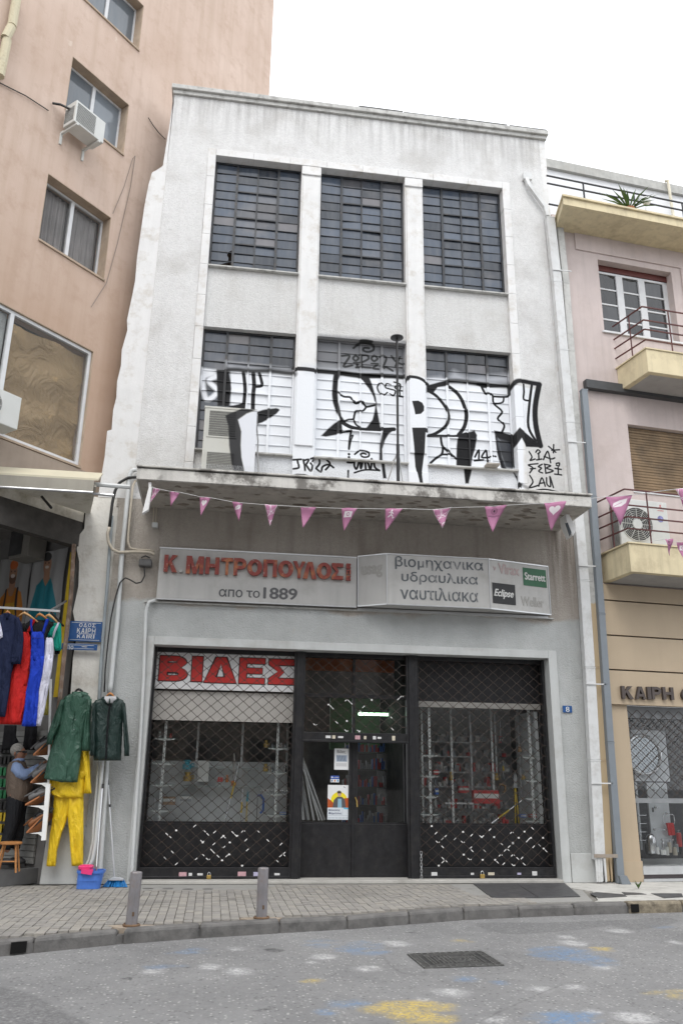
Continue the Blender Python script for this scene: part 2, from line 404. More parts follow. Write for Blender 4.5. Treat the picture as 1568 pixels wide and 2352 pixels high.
gs(z2, [(490,1130),(600,1190),(760,1215),(960,1215),(1090,1210)], 36)
gp(z2, [(480,1100),(400,1140),(330,1200),(242,1288),(300,1298),(490,1262),(487,1170)])
gs(z2, [(485,1248),(590,1232)], 16); gs(z2, [(592,1235),(575,1330),(567,1440)], 18); gs(z2, [(570,1440),(590,1340),(614,1280),(585,1295)], 14)
gs(z2, [(440,790),(510,832),(580,838),(610,880),(650,912),(710,892),(750,930),(775,950),(862,930)], 20)
gs(z2, [(770,950),(725,1000),(650,1000),(630,1050),(618,1092),(560,1100),(505,1125)], 18); gs(z2, [(618,1092),(645,1150),(680,1180),(690,1200)], 17)
gp(z2, [(960,1215),(1100,1212),(1030,1265),(985,1340),(950,1450),(955,1600),(985,1815),(945,1815),(920,1600),(925,1400),(945,1280)])
gp(z2, [(1298,885),(1370,882),(1415,905),(1438,950),(1435,1000),(1400,1035),(1335,1042),(1325,990)], BLK, .005)
gp(z2, [(1298,1195),(1480,1195),(1485,1245),(1455,1250),(1442,1500),(1412,1740),(1425,1845),(1390,1845),(1340,1640),(1320,1400)], BLK, .006)
gs(z2, [(1245,600),(1350,612),(1420,640),(1480,690)], 28)
gs(z2, [(535,1630),(600,1628),(620,1570),(613,1660),(640,1705),(680,1600),(690,1700),(728,1570),(745,1700)], 18, BLK, .004)
gs(z2, [(745,1600),(772,1640),(800,1705),(830,1555),(848,1680),(900,1722)], 18, BLK, .004); gs(z2, [(615,1750),(740,1716),(905,1724)], 15, BLK, .004)
gs(z2, [(635,1502),(700,1460),(790,1478),(795,1525),(740,1535),(700,1510),(730,1490),(765,1500)], 16, BLK, .004)
for q in ((567,1500),(567,1535)): gs(z2, [q, (q[0]+1, q[1]+1)], 22, BLK, .004)
gs(z2, [(545,1725),(542,1800)], 16)
TG = (.02,.02,.02,.92)
for P in ([(485,358),(575,360),(505,480),(605,468)], [(645,352),(615,385),(645,415),(678,385),(645,352)], [(712,350),(712,430),(720,490)], [(690,352),(770,350),(795,390),(720,432)],
          [(860,352),(828,388),(860,420),(898,388),(860,352)], [(925,375),(980,362),(1000,400),(960,500),(1000,490),(1075,532)], [(1060,360),(1120,430),(1205,462)], [(1160,370),(1130,430),(1105,485)],
          [(625,438),(700,440)], [(650,492),(730,486)], [(660,440),(665,490)], [(745,490),(820,495)], [(830,450),(905,455),(845,500),(910,512)],
          [(620,268),(680,225),(760,222),(845,245),(850,290),(790,312),(735,295),(745,265),(800,270)]): gs(z2, P, 20, TG, .006)
for P in ([(965,700),(920,680),(897,730),(930,800),(975,812),(1012,785)], [(1052,695),(1005,680),(992,725),(1050,745),(1105,765),(1085,820),(1040,800)], [(1090,662),(1160,690),(1150,760),(1100,720),(1160,700)], [(1130,760),(1185,765)], [(1125,822),(1190,835)], [(1155,770),(1158,828)]): gs(z2, P, 14, BLK, .004)
gs(z2, [(1070,1590),(1110,1545),(1140,1520),(1160,1580)], 12, (.3,.3,.3,1))
gp(z3, [(110,495),(230,462),(330,440),(335,520),(400,540),(310,500),(220,512),(172,575),(110,562)])
gs(z3, [(150,560),(210,600),(285,690),(328,790),(300,890),(200,965),(135,985)], 24); gs(z3, [(335,510),(420,580),(478,690),(500,790),(480,900),(425,978)], 28)
gs(z3, [(130,988),(260,990),(400,992),(500,965)], 22)
gp(z3, [(415,1000),(440,985),(520,955),(580,935),(605,980),(590,1100),(560,1200),(545,1290),(520,1400),(500,1482),(468,1482),(450,1320),(402,1280),(405,1100)])
gs(z3, [(250,1010),(268,1090),(320,1140),(400,1212)], 18); gs(z3, [(270,1090),(262,1165),(200,1210),(150,1255)], 18); gs(z3, [(262,1170),(320,1172),(380,1190)], 16)
gs(z3, [(330,448),(420,450),(520,462),(730,490),(930,502)], 36, (.015,.015,.015,.95), .022)
gs(z3, [(925,515),(960,480),(1000,455),(1060,455),(1140,470),(1215,482)], 38, BLK, .015)
gp(z3, [(600,490),(650,510),(680,575),(740,585),(740,570),(690,565),(670,520),(900,510),(905,595),(925,595),(940,500),(600,470)])
gs(z3, [(650,510),(685,575),(755,588),(768,670),(850,750),(808,820),(872,882),(848,955)], 16, BLK, .004)
gs(z3, [(760,602),(862,606),(915,595),(918,520)], 16, BLK, .004); gs(z3, [(868,605),(855,660),(775,675)], 14, BLK, .004)
gp(z3, [(770,935),(850,952),(960,985),(985,950),(1020,908),(1130,1000),(1240,1085),(1230,1102),(1085,1097),(1040,1012),(990,1085),(860,1060),(800,1000)], BLK, .01)
gp(z3, [(775,940),(812,1010),(850,1200),(890,1300),(960,1400),(1045,1465),(1035,1505),(980,1472),(915,1340),(840,1300),(800,1150)])
gs(z3, [(1040,1470),(1100,1505)], 26, (.02,.02,.02,.6), .02)
gs(z3, [(1060,485),(1064,560),(1062,630),(1120,645)], 15, BLK, .004); gs(z3, [(1140,495),(1115,700),(1108,900),(1180,1038)], 20, BLK, .004)
gs(z3, [(1212,490),(1175,700),(1180,880),(1225,1085)], 42, BLK, .01)
for P in ([(585,1195),(622,1130),(622,1222)], [(580,1232),(665,1224)], [(690,1130),(652,1198),(730,1198)], [(698,1140),(712,1262)], [(762,1184),(766,1186)], [(784,1188),(788,1190)],
          [(1115,1145),(1142,1195),(1125,1230),(1172,1216)], [(1180,1150),(1200,1125),(1222,1145),(1200,1165)], [(1208,1165),(1210,1222)], [(1188,1225),(1238,1216)], [(1255,1222),(1297,1140),(1325,1252)], [(1262,1190),(1330,1215),(1365,1205)],
          [(1355,1075),(1352,1155)], [(1305,1092),(1375,1150)], [(1412,1125),(1335,1130)], [(1200,1262),(1108,1274),(1150,1302),(1120,1352)], [(1128,1312),(1175,1308)], [(1242,1268),(1205,1290),(1235,1305),(1208,1335),(1245,1352)],
          [(1268,1270),(1278,1352)], [(1262,1266),(1325,1282),(1285,1305),(1350,1332),(1278,1356)], [(1380,1260),(1410,1255),(1405,1285),(1380,1275)], [(1398,1300),(1400,1362)], [(1365,1364),(1432,1372)], [(1368,1308),(1428,1318)],
          [(1120,1375),(1152,1440),(1118,1497),(1205,1474)], [(1208,1482),(1240,1400),(1272,1482)], [(1215,1455),(1265,1448)], [(1285,1400),(1290,1465),(1325,1482),(1318,1388),(1352,1495)], [(1150,1535),(1210,1518),(1290,1515),(1400,1540)]):
    gs(z3, P, 12 if P[0][0] > 800 else 14, BLK, .003)
for P in ([(1200,1562),(1292,1556)], [(1246,1560),(1262,1640),(1255,1665),(1200,1675)], [(1318,1560),(1330,1640),(1335,1692)], [(1318,1572),(1380,1558),(1350,1615),(1345,1625),(1400,1700),(1420,1640),(1402,1600)], [(1405,1550),(1440,1540),(1425,1580)]
          ): gs(z1, P, 17, BLK, .004)
for P in ([(205,1560),(215,1640),(180,1690)], [(300,1605),(335,1650),(285,1715)], [(175,1700),(230,1740),(250,1680),(320,1655),(375,1690)]): gs(z2, P, 17, BLK, .004)
gp(z1, [(1175,1745),(1240,1730),(1330,1735),(1430,1765),(1300,1790),(1175,1780)], BLK, .004)
DARKHOLE = [z3(p) for p in [(800,1015),(990,1080),(1003,1318),(880,1300),(830,1150)]]
def graffiti(Y):
    cv = Canvas(-1.0, 6.3, 5.8, 9.4, 190)
    W = lambda p: (lambda q: (q[0], q[2]))(PY(p[0], p[1], Y))
    for k, P, wd, col, soft in GR:
        Q = [W(p) for p in P]
        if k == 'p': cv.poly(Q, col, soft)
        else: cv.stroke(Q, wd/130*1.38, col, soft)
    return cv
YF, YW, YS = D, D+.2, D+.06
cvF, cvW = graffiti(YF), graffiti(YW)
hole = [(lambda q: (q[0], q[2]))(PY(p[0], p[1], YW)) for p in DARKHOLE]; cvW.erase(hole, .03); cvW.poly(hole, (.012,.012,.015,.55), .05)
imF, imW = cvF.image('paint_front'), cvW.image('paint_window')
# ================================================================ materials of the white building
def roughcast(name, col, dirt=(.34, .31, .27), hi=.55, dist=.012, streak=.25, dirt_amt=.5, low=None, grime=None, cap=None):
    m, t, b = newmat(name)
    f1 = noise(t, 1.3, 8, rough=.62); f2 = noise(t, 22, 5)
    c = mixrgb(t, ramp(t, f2, .3, .7), tuple(x*.93 for x in col), tuple(min(1, x*1.05) for x in col))
    c = mixrgb(t, ramp(t, f1, .48, .72, 0, dirt_amt), c, dirt)
    c = mixrgb(t, ramp(t, noise(t, 4, 6, stretch=(1.5, 1.5, .1)), .52, .78, 0, streak), c, tuple(x*.5 for x in dirt))
    if low:   # a second coat of paint up to a height, its edge brushed by hand
        tc = nd(t, 'ShaderNodeTexCoord'); sp = nd(t, 'ShaderNodeSeparateXYZ'); t.links.new(tc.outputs['Object'], sp.inputs[0])
        zz = mul(t, sp.outputs['Z'], mul(t, noise(t, 1.2, 3), .5), 'ADD')
        c2 = mixrgb(t, ramp(t, noise(t, 3, 7, rough=.65), .35, .7), low, tuple(x*.84 for x in low))
        c2 = mixrgb(t, ramp(t, noise(t, 9, 8, rough=.7), .62, .72, 0, .6), c2, (.42, .38, .33))
        c = mixrgb(t, ramp(t, zz, 4.3, 4.36), c2, c)
    if grime or cap:
        tc = nd(t, 'ShaderNodeTexCoord'); sp = nd(t, 'ShaderNodeSeparateXYZ'); t.links.new(tc.outputs['Object'], sp.inputs[0])
        st = ramp(t, noise(t, 5, 6, stretch=(2.2, 2.2, .13), dist=.4), .38, .62)
        if grime: c = mixrgb(t, mul(t, mul(t, ramp(t, sp.outputs['X'], grime[0], grime[0]+.15), ramp(t, sp.outputs['Z'], grime[1], grime[2], .1, 1)), mul(t, st, .85)), c, (.13, .10, .08))
        if cap: c = mixrgb(t, mul(t, ramp(t, sp.outputs['Z'], cap[0], cap[1]), mul(t, st, .5)), c, (.25, .245, .24)); c = mixrgb(t, mul(t, ramp(t, sp.outputs['X'], 2.5, 6), ramp(t, noise(t, .8, 6), .45, .65, 0, .35)), c, (.36, .355, .35))
    t.links.new(c, b.inputs['Base Color']); b.inputs['Roughness'].default_value = .85; b.inputs['Specular IOR Level'].default_value = .25
    bump(t, b, mul(t, noise(t, 34, 3, dist=.6, stretch=(1, 1, 1.6)), mul(t, noise(t, 110, 2), .3), 'ADD'), dist)
    return m
M_RC = overlay(roughcast('white_roughcast', (.69, .69, .685), dirt=(.44, .425, .40), dirt_amt=.6, streak=.10, dist=.016, cap=(13.1, 14.2)), cvF, imF)
M_RCL = roughcast('lower_roughcast', (.40, .365, .325), dirt=(.24, .205, .17), low=(.47, .485, .48), dist=.014, streak=.35, grime=(5.5, 4.2, 5.55))
M_SM = overlay(plain('white_render', (.69, .69, .685), .8, var=.05, scale=3, dirt=(.47, .43, .37), dirt_amt=.75, dscale=4, streak=.10, bmp=.002, bscale=25), cvF, imF)
M_SP = overlay(roughcast('spandrel_roughcast', (.64, .64, .63), dist=.018, dirt_amt=.35, streak=.12), cvW, imW)
M_SMB = plain('grey_painted_trim', (.50, .515, .51), .7, var=.05, scale=4, dirt=(.30, .28, .25), dirt_amt=.4, streak=.15, bmp=.001)
M_OLD = plain('old_cream_plaster', (.70, .68, .63), .9, var=.06, scale=3, dirt=(.40, .35, .28), dirt_amt=.75, dscale=2.2, streak=.2, bmp=.01, bscale=12)
M_CONC = plain('stained_concrete', (.42, .39, .35), .9, var=.12, scale=3, dirt=(.10, .085, .07), dirt_amt=.7, dscale=4, streak=.3, bmp=.006, bscale=30)
M_COR = plain('weathered_cornice', (.50, .50, .48), .85, var=.12, scale=8, dirt=(.14, .13, .12), dirt_amt=.8, dscale=6, streak=.35, bmp=.004)
M_FASC = plain('canopy_edge_paint', (.58, .565, .53), .85, var=.1, scale=6, dirt=(.10, .09, .08), dirt_amt=.85, dscale=1.7, dlo=.50, dhi=.60, streak=.5, bmp=.004)
M_STEEL = overlay(plain('dark_window_steel', (.035, .038, .042), .45, var=.3, dirt=(.10, .07, .05), dirt_amt=.5, dscale=14), cvW, imW)
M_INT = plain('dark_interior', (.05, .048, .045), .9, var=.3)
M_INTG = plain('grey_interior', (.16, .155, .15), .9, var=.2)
def glassmat(name, col=(.10, .115, .135), rough=.12, alpha=.85, dust=.5, img=None):
    m, t, b = newmat(name)
    info = nd(t, 'ShaderNodeObjectInfo')
    c = mixrgb(t, ramp(t, info.outputs['Random'], 0, 1), tuple(x*.55 for x in col), tuple(x*1.8 for x in col))  # tone spread from pane to pane, painted in place of mixed reflections
    c = mixrgb(t, ramp(t, noise(t, 3, 7, stretch=(3, 3, .5)), .4, .75, 0, dust), c, (.30, .30, .29))
    if img is not None or name.startswith('dusty'): c = mixrgb(t, ramp(t, info.outputs['Random'], .93, .97, 0, .35), c, (.30, .245, .20)); c = mixrgb(t, ramp(t, noise(t, .9, 4), .55, .68, 0, .3), c, (.26, .24, .23))  # warm reflections painted into the colour: a few tinted panes, broad blotches
    t.links.new(c, b.inputs['Base Color'])
    r = ramp(t, noise(t, 6, 6), .3, .7, rough*.6, rough*2); t.links.new(r, b.inputs['Roughness'])
    b.inputs['Specular IOR Level'].default_value = .6; b.inputs['Alpha'].default_value = alpha
    bump(t, b, noise(t, 1.2, 2), .02)
    if img is not None:
        overlay(m, cvW, imW)
        c_, a_ = img_nodes(t, cvW, '', 'XZ', imW)
        t.links.new(mul(t, a_, alpha, 'MAXIMUM'), b.inputs['Alpha'])
        n = nd(t, 'ShaderNodeMapRange'); t.links.new(a_, n.inputs[0]); t.links.new(r, n.inputs[3]); n.inputs[4].default_value = .5; t.links.new(n.outputs[0], b.inputs['Roughness'])
        n = nd(t, 'ShaderNodeMapRange'); t.links.new(a_, n.inputs[0]); n.inputs[3].default_value = .6; n.inputs[4].default_value = .15; t.links.new(n.outputs[0], b.inputs['Specular IOR Level'])
    return m
M_PANE = glassmat('dusty_reflection_tint_glass', (.050, .064, .088), .08, .95, .16)
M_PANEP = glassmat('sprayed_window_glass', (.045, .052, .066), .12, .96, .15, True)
def clearglass(name, base=.05, dust=.05, FRK=.6):
    m = bpy.data.materials.new(name); m.use_nodes = True; t = m.node_tree; t.nodes.clear(); MATS[name] = m
    o = nd(t, 'ShaderNodeOutputMaterial'); tr = nd(t, 'ShaderNodeBsdfTransparent'); gl = nd(t, 'ShaderNodeBsdfGlossy'); df = nd(t, 'ShaderNodeBsdfDiffuse'); fr = nd(t, 'ShaderNodeFresnel'); fr.inputs[0].default_value = 1.5
    tr.inputs[0].default_value = (.96,.97,.97,1); gl.inputs['Roughness'].default_value = .015; df.inputs[0].default_value = (.3,.3,.29,1)
    a = nd(t, 'ShaderNodeMixShader'); c = nd(t, 'ShaderNodeMixShader'); t.links.new(mul(t, mul(t, fr.outputs[0], FRK), base, 'ADD'), a.inputs[0]); t.links.new(tr.outputs[0], a.inputs[1]); t.links.new(gl.outputs[0], a.inputs[2])
    t.links.new(ramp(t, noise(t, 3, 7, stretch=(3, 3, .6)), .4, .8, 0, dust), c.inputs[0]); t.links.new(a.outputs[0], c.inputs[1]); t.links.new(df.outputs[0], c.inputs[2]); t.links.new(c.outputs[0], o.inputs[0]); return m
M_SHOPG = clearglass('shop_glass', .004, .02)
M_BLACK = plain('black_painted_steel', (.016, .016, .018), .38, var=.3, scale=12, dirt=(.06, .055, .05), dirt_amt=.35, dscale=7, bmp=.0008)
M_LAT = plain('rusty_lattice_steel', (.055, .045, .04), .5, metal=.4, var=.35, scale=25, dirt=(.14, .07, .04), dirt_amt=.6, dscale=20)
M_WPAINT = plain('white_paint', (.75, .75, .74), .6, var=.04)
M_ALU = plain('aluminium', (.55, .56, .57), .35, metal=.7, var=.06)
M_PVC = plain('grey_white_pvc', (.58, .60, .60), .45, var=.06, dirt=(.35, .33, .3), dirt_amt=.4)
M_CABLE = plain('black_cable_rubber', (.02, .02, .02), .5)
M_BEIGEC = plain('beige_cable_sleeve', (.50, .45, .37), .7, var=.1)
M_ROOFB = plain('grey_cement', (.40, .40, .39), .9, var=.12, scale=3, dirt=(.25, .24, .22), bmp=.004)
# ================================================================ the white shop building
B = thing('shop_building', 'narrow white three storey shop building with steel windows and silver black graffiti', 'building', (2.2, 13.3, 0))
XW = [(-.60, 1.055), (1.433, 3.092), (3.451, 5.092)]
left_edge = [(-1.49,14.15),(-1.53,13.3),(-1.56,12.75),(-1.575,12.45),(-1.68,12.34),(-1.76,12.27),(-1.80,12.0),(-1.835,11.5),(-1.85,11.0),(-1.87,10.4),(-1.862,9.9),(-1.885,9.6),(-1.93,9.1),(-1.905,8.9),(-1.965,8.5),(-1.95,8.2),(-1.985,7.9),(-1.97,7.6),(-2.0,7.36),(-1.99,7.0),(-2.06,6.97),(-2.055,6.5),(-2.07,6.24),(-2.09,5.8)]
MB().prism([(-1.50,14.15)]+left_edge+[(-1.55,5.8),(-1.50,12.3)], D+.012, D+.30).build('wall', M_SM, B, label='chipped smooth white plaster strip down the left edge')
m = MB(); m.prism([(-1.48,14.15),(-1.5,12.3),(-1.55,5.8),(-.75,5.8),(-.75,12.97),(5.25,12.97),(5.25,5.8),(5.95,5.8),(5.95,14.15)], D, D+.30)
m.build('wall', M_RC, B, label='white roughcast wall around the window bay', bevel=.006)
MB().box(5.95, 6.08, D+.01, D+.3, 5.8, 14.15).build('corner_strip', M_SM, B)
# raised moulding round the bay, in lengths
mo = []
def mould(x0, x1, z0_, z1_):
    return MB().box(x0, x1, D-.015, D+.26, z0_, z1_).build('moulding', M_SM, B, bevel=.008)
zz = np.linspace(5.86, 12.97, 12)
for i in range(11):
    for a, b_ in ((-.75, -.602), (5.094, 5.25)): mould(a+rng.uniform(-.003,.003), b_, zz[i]+.001, zz[i+1]-.001)
for i in range(8): mould(-.60+i*5.692/8, -.60+(i+1)*5.692/8-.002, 12.819, 12.97)
for a, b_ in ((1.055, 1.433), (3.092, 3.451)):
    p = MB().box(a+.03, b_-.03, D-.01, D+.24, 6.95, 12.55).box(a, b_, D+.02, D+.26, 5.862, 12.815); p.build('pillar', M_SM, B, bevel=.006)
    [MB().box(a, b_, D-.012, D+.018, u_, v_).build('pillar_block', M_SM, B, bevel=.012) for u_, v_ in ((5.863, 6.6), (12.62, 12.814))]
for a, b_ in XW:
    MB().box(a+.001, b_-.001, YS, D+.28, 9.144, 10.36).build('spandrel', M_SP, B)
    MB().box(a+.001, b_-.001, YS, D+.28, 5.862, 6.735).build('spandrel', M_SP, B)
    for z in (10.36, 6.735): MB().box(a-.005, b_+.005, D-.02, D+.2, z+.001, z+.03).build('window_sill', M_COR, B, bevel=.004)
# windows: steel frame, bars and single panes
def steel_window(x0, x1, z0, z1, mat, rows=12, broken=(), vents=True, skip=()):
    y = YW; f = MB(); t = .035
    f.box(x0, x0+t, y-.03, y+.03, z0, z1).box(x1-t, x1, y-.03, y+.03, z0, z1).box(x0+t, x1-t, y-.03, y+.03, z0, z0+t).box(x0+t, x1-t, y-.03, y+.03, z1-t, z1)
    cx = [x0+t+(x1-x0-2*t)*k/4 for k in range(5)]
    for k in (1, 3): f.box(cx[k]-.022, cx[k]+.022, y-.032, y+.03, z0+t, z1-t)
    f.box(cx[2]-.013, cx[2]+.013, y-.02, y+.02, z0+t, z1-t)
    rz_ = [z0+t+(z1-z0-2*t)*k/rows for k in range(rows+1)]
    for k in range(1, rows):
        for c in range(4):
            a = cx[c]+(.023 if c in (1, 3) else (.014 if c == 2 else 0)); b_ = cx[c+1]-(.023 if c in (0, 2) else (.014 if c == 1 else 0))
            th = .022 if (vents and c in (1, 2) and k in (3, 6, 9)) else .0085
            f.box(a, b_, y-.012-(.018 if th > .02 else 0), y+.02, rz_[k]-th*.6, rz_[k]+th*.6)
    fr = f.build('window', M_STEEL if mat is M_PANEP else M_STEELU, B)
    for c in range(4):
        for k in range(rows):
            if (c, k) in skip: continue
            a, b_, lo, hi = cx[c]+.003, cx[c+1]-.003, rz_[k]+.002, rz_[k+1]-.002
            tx, tz = rng.normal(0, .007), rng.normal(0, .007)
            if vents and c in (1, 2) and 3 <= k < 9: tz += .006
            q = MB(); Y = lambda x, z: y+.004+tx*((x-(a+b_)/2)/(b_-a))+tz*((z-(lo+hi)/2)/(hi-lo))
            if (c, k) in broken:
                P = broken[(c, k)]; pts = [(a+(b_-a)*u, lo+(hi-lo)*v) for u, v in P]
            else: pts = [(a, lo), (b_, lo), (b_, hi), (a, hi)]
            n = len(pts); q.add([(x, Y(x, z), z) for x, z in pts]+[(x, Y(x, z)+.004, z) for x, z in pts], [tuple(range(n)), tuple(range(2*n-1, n-1, -1))]+[(i, i+n, (i+1) % n+n, (i+1) % n) for i in range(n)])
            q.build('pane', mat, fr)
M_STEELU = plain('window_steel', (.028, .032, .038), .45, var=.3, dirt=(.12, .09, .07), dirt_amt=.5, dscale=14)
brk = {(0,0): [(0,0),(.25,.1),(.4,.6),(.7,.85),(1,1),(.0,1)], (0,1): [(0,0),(.78,0),(.82,.4),(.72,.75),(.8,1),(0,1)], (0,2): [(0,0),(.75,0),(.93,.25),(1,.6),(1,1),(0,1)]}
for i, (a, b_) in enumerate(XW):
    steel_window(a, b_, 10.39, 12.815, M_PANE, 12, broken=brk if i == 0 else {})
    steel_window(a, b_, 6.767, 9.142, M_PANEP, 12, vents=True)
# cornice: two steps, a lead capping
MB().box(-1.51, 6.10, D-.05, D+.32, 14.15, 14.23).build('cornice', M_COR, B, bevel=.006)
MB().box(-1.54, 6.13, D-.10, D+.34, 14.231, 14.33).build('cornice', M_COR, B, bevel=.01)
q = MB()
for a, b_, h in ((2.15, 3.05, .05), (3.07, 4.2, .035), (4.22, 5.25, .045), (5.3, 6.1, .04)): q.box(a, b_, D-.08, D+.25, 14.331, 14.33+h)
q.build('capping', plain('dark_roof_capping', (.10, .10, .10), .8, dirt=(.3, .3, .28)), B)
# body behind the front
BODY = MB(); BODY.box(5.97, 6.05, D+.31, 19, 0, 14.1); BODY.build('side_wall', M_ROOFB, B)
MB().slab([(-1.30,13.51),(5.96,13.51),(5.96,18.9),(1.6,18.9),(.9,17.0),(-1.3,14.3)], 13.9, 14.0).build('roof', M_ROOFB, B)
MB().box(1.2, 5.96, 18.9, 19.0, 0, 14.0).box(-.9, 1.2, 16.4, 16.5, 0, 14.0).build('back_wall', M_INTG, B)
for z in (5.74, 9.6): MB().slab([(-1.30,13.51),(5.96,13.51),(5.96,18.85),(1.6,18.85),(.9,16.9),(-1.3,14.3)], z, z+.1).build('floor_slab', M_INTG, B)
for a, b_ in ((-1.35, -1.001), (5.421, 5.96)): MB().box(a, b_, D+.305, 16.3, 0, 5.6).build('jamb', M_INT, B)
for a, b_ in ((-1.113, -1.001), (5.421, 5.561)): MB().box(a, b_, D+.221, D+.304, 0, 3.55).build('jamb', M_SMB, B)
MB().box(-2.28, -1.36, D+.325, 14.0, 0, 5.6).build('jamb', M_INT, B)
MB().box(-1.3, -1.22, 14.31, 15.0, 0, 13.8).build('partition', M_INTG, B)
# canopy slab with hollow worn edge
CF = 11.86; CX0, CX1 = -1.33, 5.74
MB().box(CX0, CX1, CF+.02, D-.001, 5.655, 5.85).build('canopy', M_CONC, B, bevel=.01, label='stained concrete canopy slab with flaking underside')
MB().box(CX0-.02, CX1+.02, CF-.03, CF+.018, 5.66, 5.83).box(CX0-.035, CX1+.035, CF-.06, CF+.04, 5.851, 5.878).build('canopy_edge', M_FASC, B, bevel=.006)
MB().box(CX0-.028, CX0-.001, CF+.02, D, 5.66, 5.83).box(CX1+.001, CX1+.028, CF+.02, D, 5.66, 5.83).build('canopy_edge', M_FASC, B)
q = MB()
for i in range(90):
    x = rng.uniform(CX0+.3, CX1-.3); y = rng.uniform(CF+.1, D-.2); r_ = rng.uniform(.015, .07)
    q.slab([(x+r_*rng.uniform(.6, 1.5)*1.6*math.cos(a), y+r_*rng.uniform(.5, 1.2)*math.sin(a)) for a in np.linspace(0, 5.6, 7)], 5.648+rng.uniform(0, .004), 5.658)
q.build('flaked_plaster', plain('flaking_plaster', (.22, .19, .16), .95, var=.4), B, kind='stuff')
q = MB()
for i in range(170):
    x = CX0+.35+i*(3.3/170); 
    for s_ in (-1, 1): q.tube([(x, CF+.02, 5.877), (x+s_*.03+rng.normal(0,.005), CF+.01, 5.877+.11)], .0011, 3)
q.build('bird_spikes', M_ALU, B, kind='stuff')
# lower wall
LW = MB().prism([(-1.75,0),(-1.114,0),(-1.114,3.553),(5.562,3.553),(5.562,0),(6.08,0),(6.08,5.655),(-1.75,5.655)], D, D+.3)
LW.build('wall', M_RCL, B, label='roughcast shop front wall, grey paint below and bare brown above')
MB().box(-1.78, 6.1, D+.001, D+.3, 5.655, 5.80).build('wall', M_RCL, B)
MB().prism([(-2.28,0),(-2.25,.7),(-2.22,.75),(-2.19,2.0),(-2.17,2.5),(-2.20,3.2),(-2.18,3.5),(-2.22,3.7),(-2.28,3.9),(-2.24,4.3),(-2.27,4.7),(-2.33,4.9),(-2.34,5.1),(-2.25,5.25),(-2.26,5.5),(-2.3,5.8),(-1.78,5.8),(-1.752,5.655),(-1.752,0)], D+.02, D+.32).build('wall', M_OLD, B, label='old cream plaster pillar with broken left edge')
MB().prism([(-2.30,0),(-2.27,.78),(-1.76,.78),(-1.76,0)], D-.04, D+.019).build('plinth', M_SMB, B, bevel=.012)
MB().box(5.58, 6.0, D-.02, D-.001, 0, .42).build('plinth', M_SMB, B, bevel=.006)
# trim round the opening
for a, b_, c_, d_ in ((-1.114,-1.0,0,3.553),(5.42,5.562,0,3.553)): MB().box(a, b_, D-.035, D+.22, c_+.0, d_).build('opening_trim', M_SMB, B, bevel=.006)
MB().box(-.999, 5.419, D-.035, D+.22, 3.425, 3.553).build('opening_trim', M_SMB, B, bevel=.006)
MB().box(-1.0, 5.42, D-.08, D+.5, 0.0, .045).build('threshold', plain('worn_marble', (.45, .44, .41), .6, var=.1, dirt=(.2, .19, .17), dirt_amt=.7), B, bevel=.008)
# brick-like panel joints, vents and thin line under the sign
MB().box(-1.20, 5.55, D-.05, D-.001, 4.085, 4.105).build('ledge_strip', M_COR, B)
# ================================================================ shop front
M_SIGN = plain('sign_grey_panel', (.46, .455, .44), .45, var=.05, scale=3, dirt=(.30, .28, .25), dirt_amt=.45, dscale=2.5, streak=.2)
def redletter():
    m, t, b = newmat('faded_red_letter'); f = noise(t, 7, 4)
    c = mixrgb(t, ramp(t, f, .50, .66), (.24, .04, .03), (.42, .15, .06)); c = mixrgb(t, ramp(t, noise(t, 30, 5), .64, .68), c, (.5, .42, .38))
    t.links.new(c, b.inputs['Base Color']); b.inputs['Roughness'].default_value = .5; return m
M_RED = redletter()
def fadedtext(name, col, lo=.40, hi=.60, bg=(.44, .435, .42), sc=9):
    m, t, b = newmat(name); f = noise(t, sc, 6, rough=.7, stretch=(1.5, 1, .5))
    t.links.new(mixrgb(t, ramp(t, f, lo, hi), col, bg), b.inputs['Base Color']); b.inputs['Roughness'].default_value = .6; return m
def pxbox(x0, x1, ya, yb, Y, f=.3113, ox=344.5, oy=1234.5):
    """crop pixels -> X range and Z range on the plane Y"""
    xm = ox+f*(x0+x1)/2; A = PY(ox+f*x0, oy+f*(ya+yb)/2, Y); C_ = PY(ox+f*x1, oy+f*(ya+yb)/2, Y)
    return A[0], C_[0], PY(xm, oy+f*yb, Y)[2], PY(xm, oy+f*ya, Y)[2]
SY = 13.10
S1 = thing('shop_sign', 'long pale sign board with raised faded red Greek letters above the shop', 'shop sign', (.6, SY, 4.12))
a, b_, z0_, z1_ = -1.02, 2.17, 4.135, 4.965
MB().box(a, b_, SY, D-.001, z0_, z1_).build('sign_board', M_SIGN, S1, bevel=.004)
MB().box(a-.01, b_, SY-.012, SY-.001, z0_-.012, z0_+.01).box(a-.01, b_, SY-.012, SY-.001, z1_-.01, z1_+.012).build('edge_trim', M_ALU, S1)
for ch, x0, x1, ya, yb in (('Κ',105,205,130,255),('.',213,240,235,258),('Μ',268,397,138,268),('Η',410,512,147,271),('Τ',525,612,151,276),('Ρ',618,712,154,281),('Ο',718,828,161,283),('Π',836,937,165,290),('Ο',945,1057,171,294),('Υ',1055,1146,177,300),('Λ',1128,1229,181,305),('Ο',1229,1338,186,307),('Σ',1340,1424,191,310),('Ε',1447,1480,193,230),('Π',1447,1480,238,274),('Ε',1447,1480,282,317)):
    X0, X1, Z0, Z1 = pxbox(x0, x1, ya, yb, SY-.05)
    o = letters('letter', ch, X0, X1, Z0, Z1, SY-.018, .045, M_RED if ch != '.' else M_SIGN, S1, block=None if ch == '.' else ((.30, .20) if x0 < 1440 else (.34, .26)) if ch not in 'ΜΤΥ' else (.24, .21))
M_GTX = fadedtext('grey_sign_lettering', (.10, .10, .105), .62, .8)
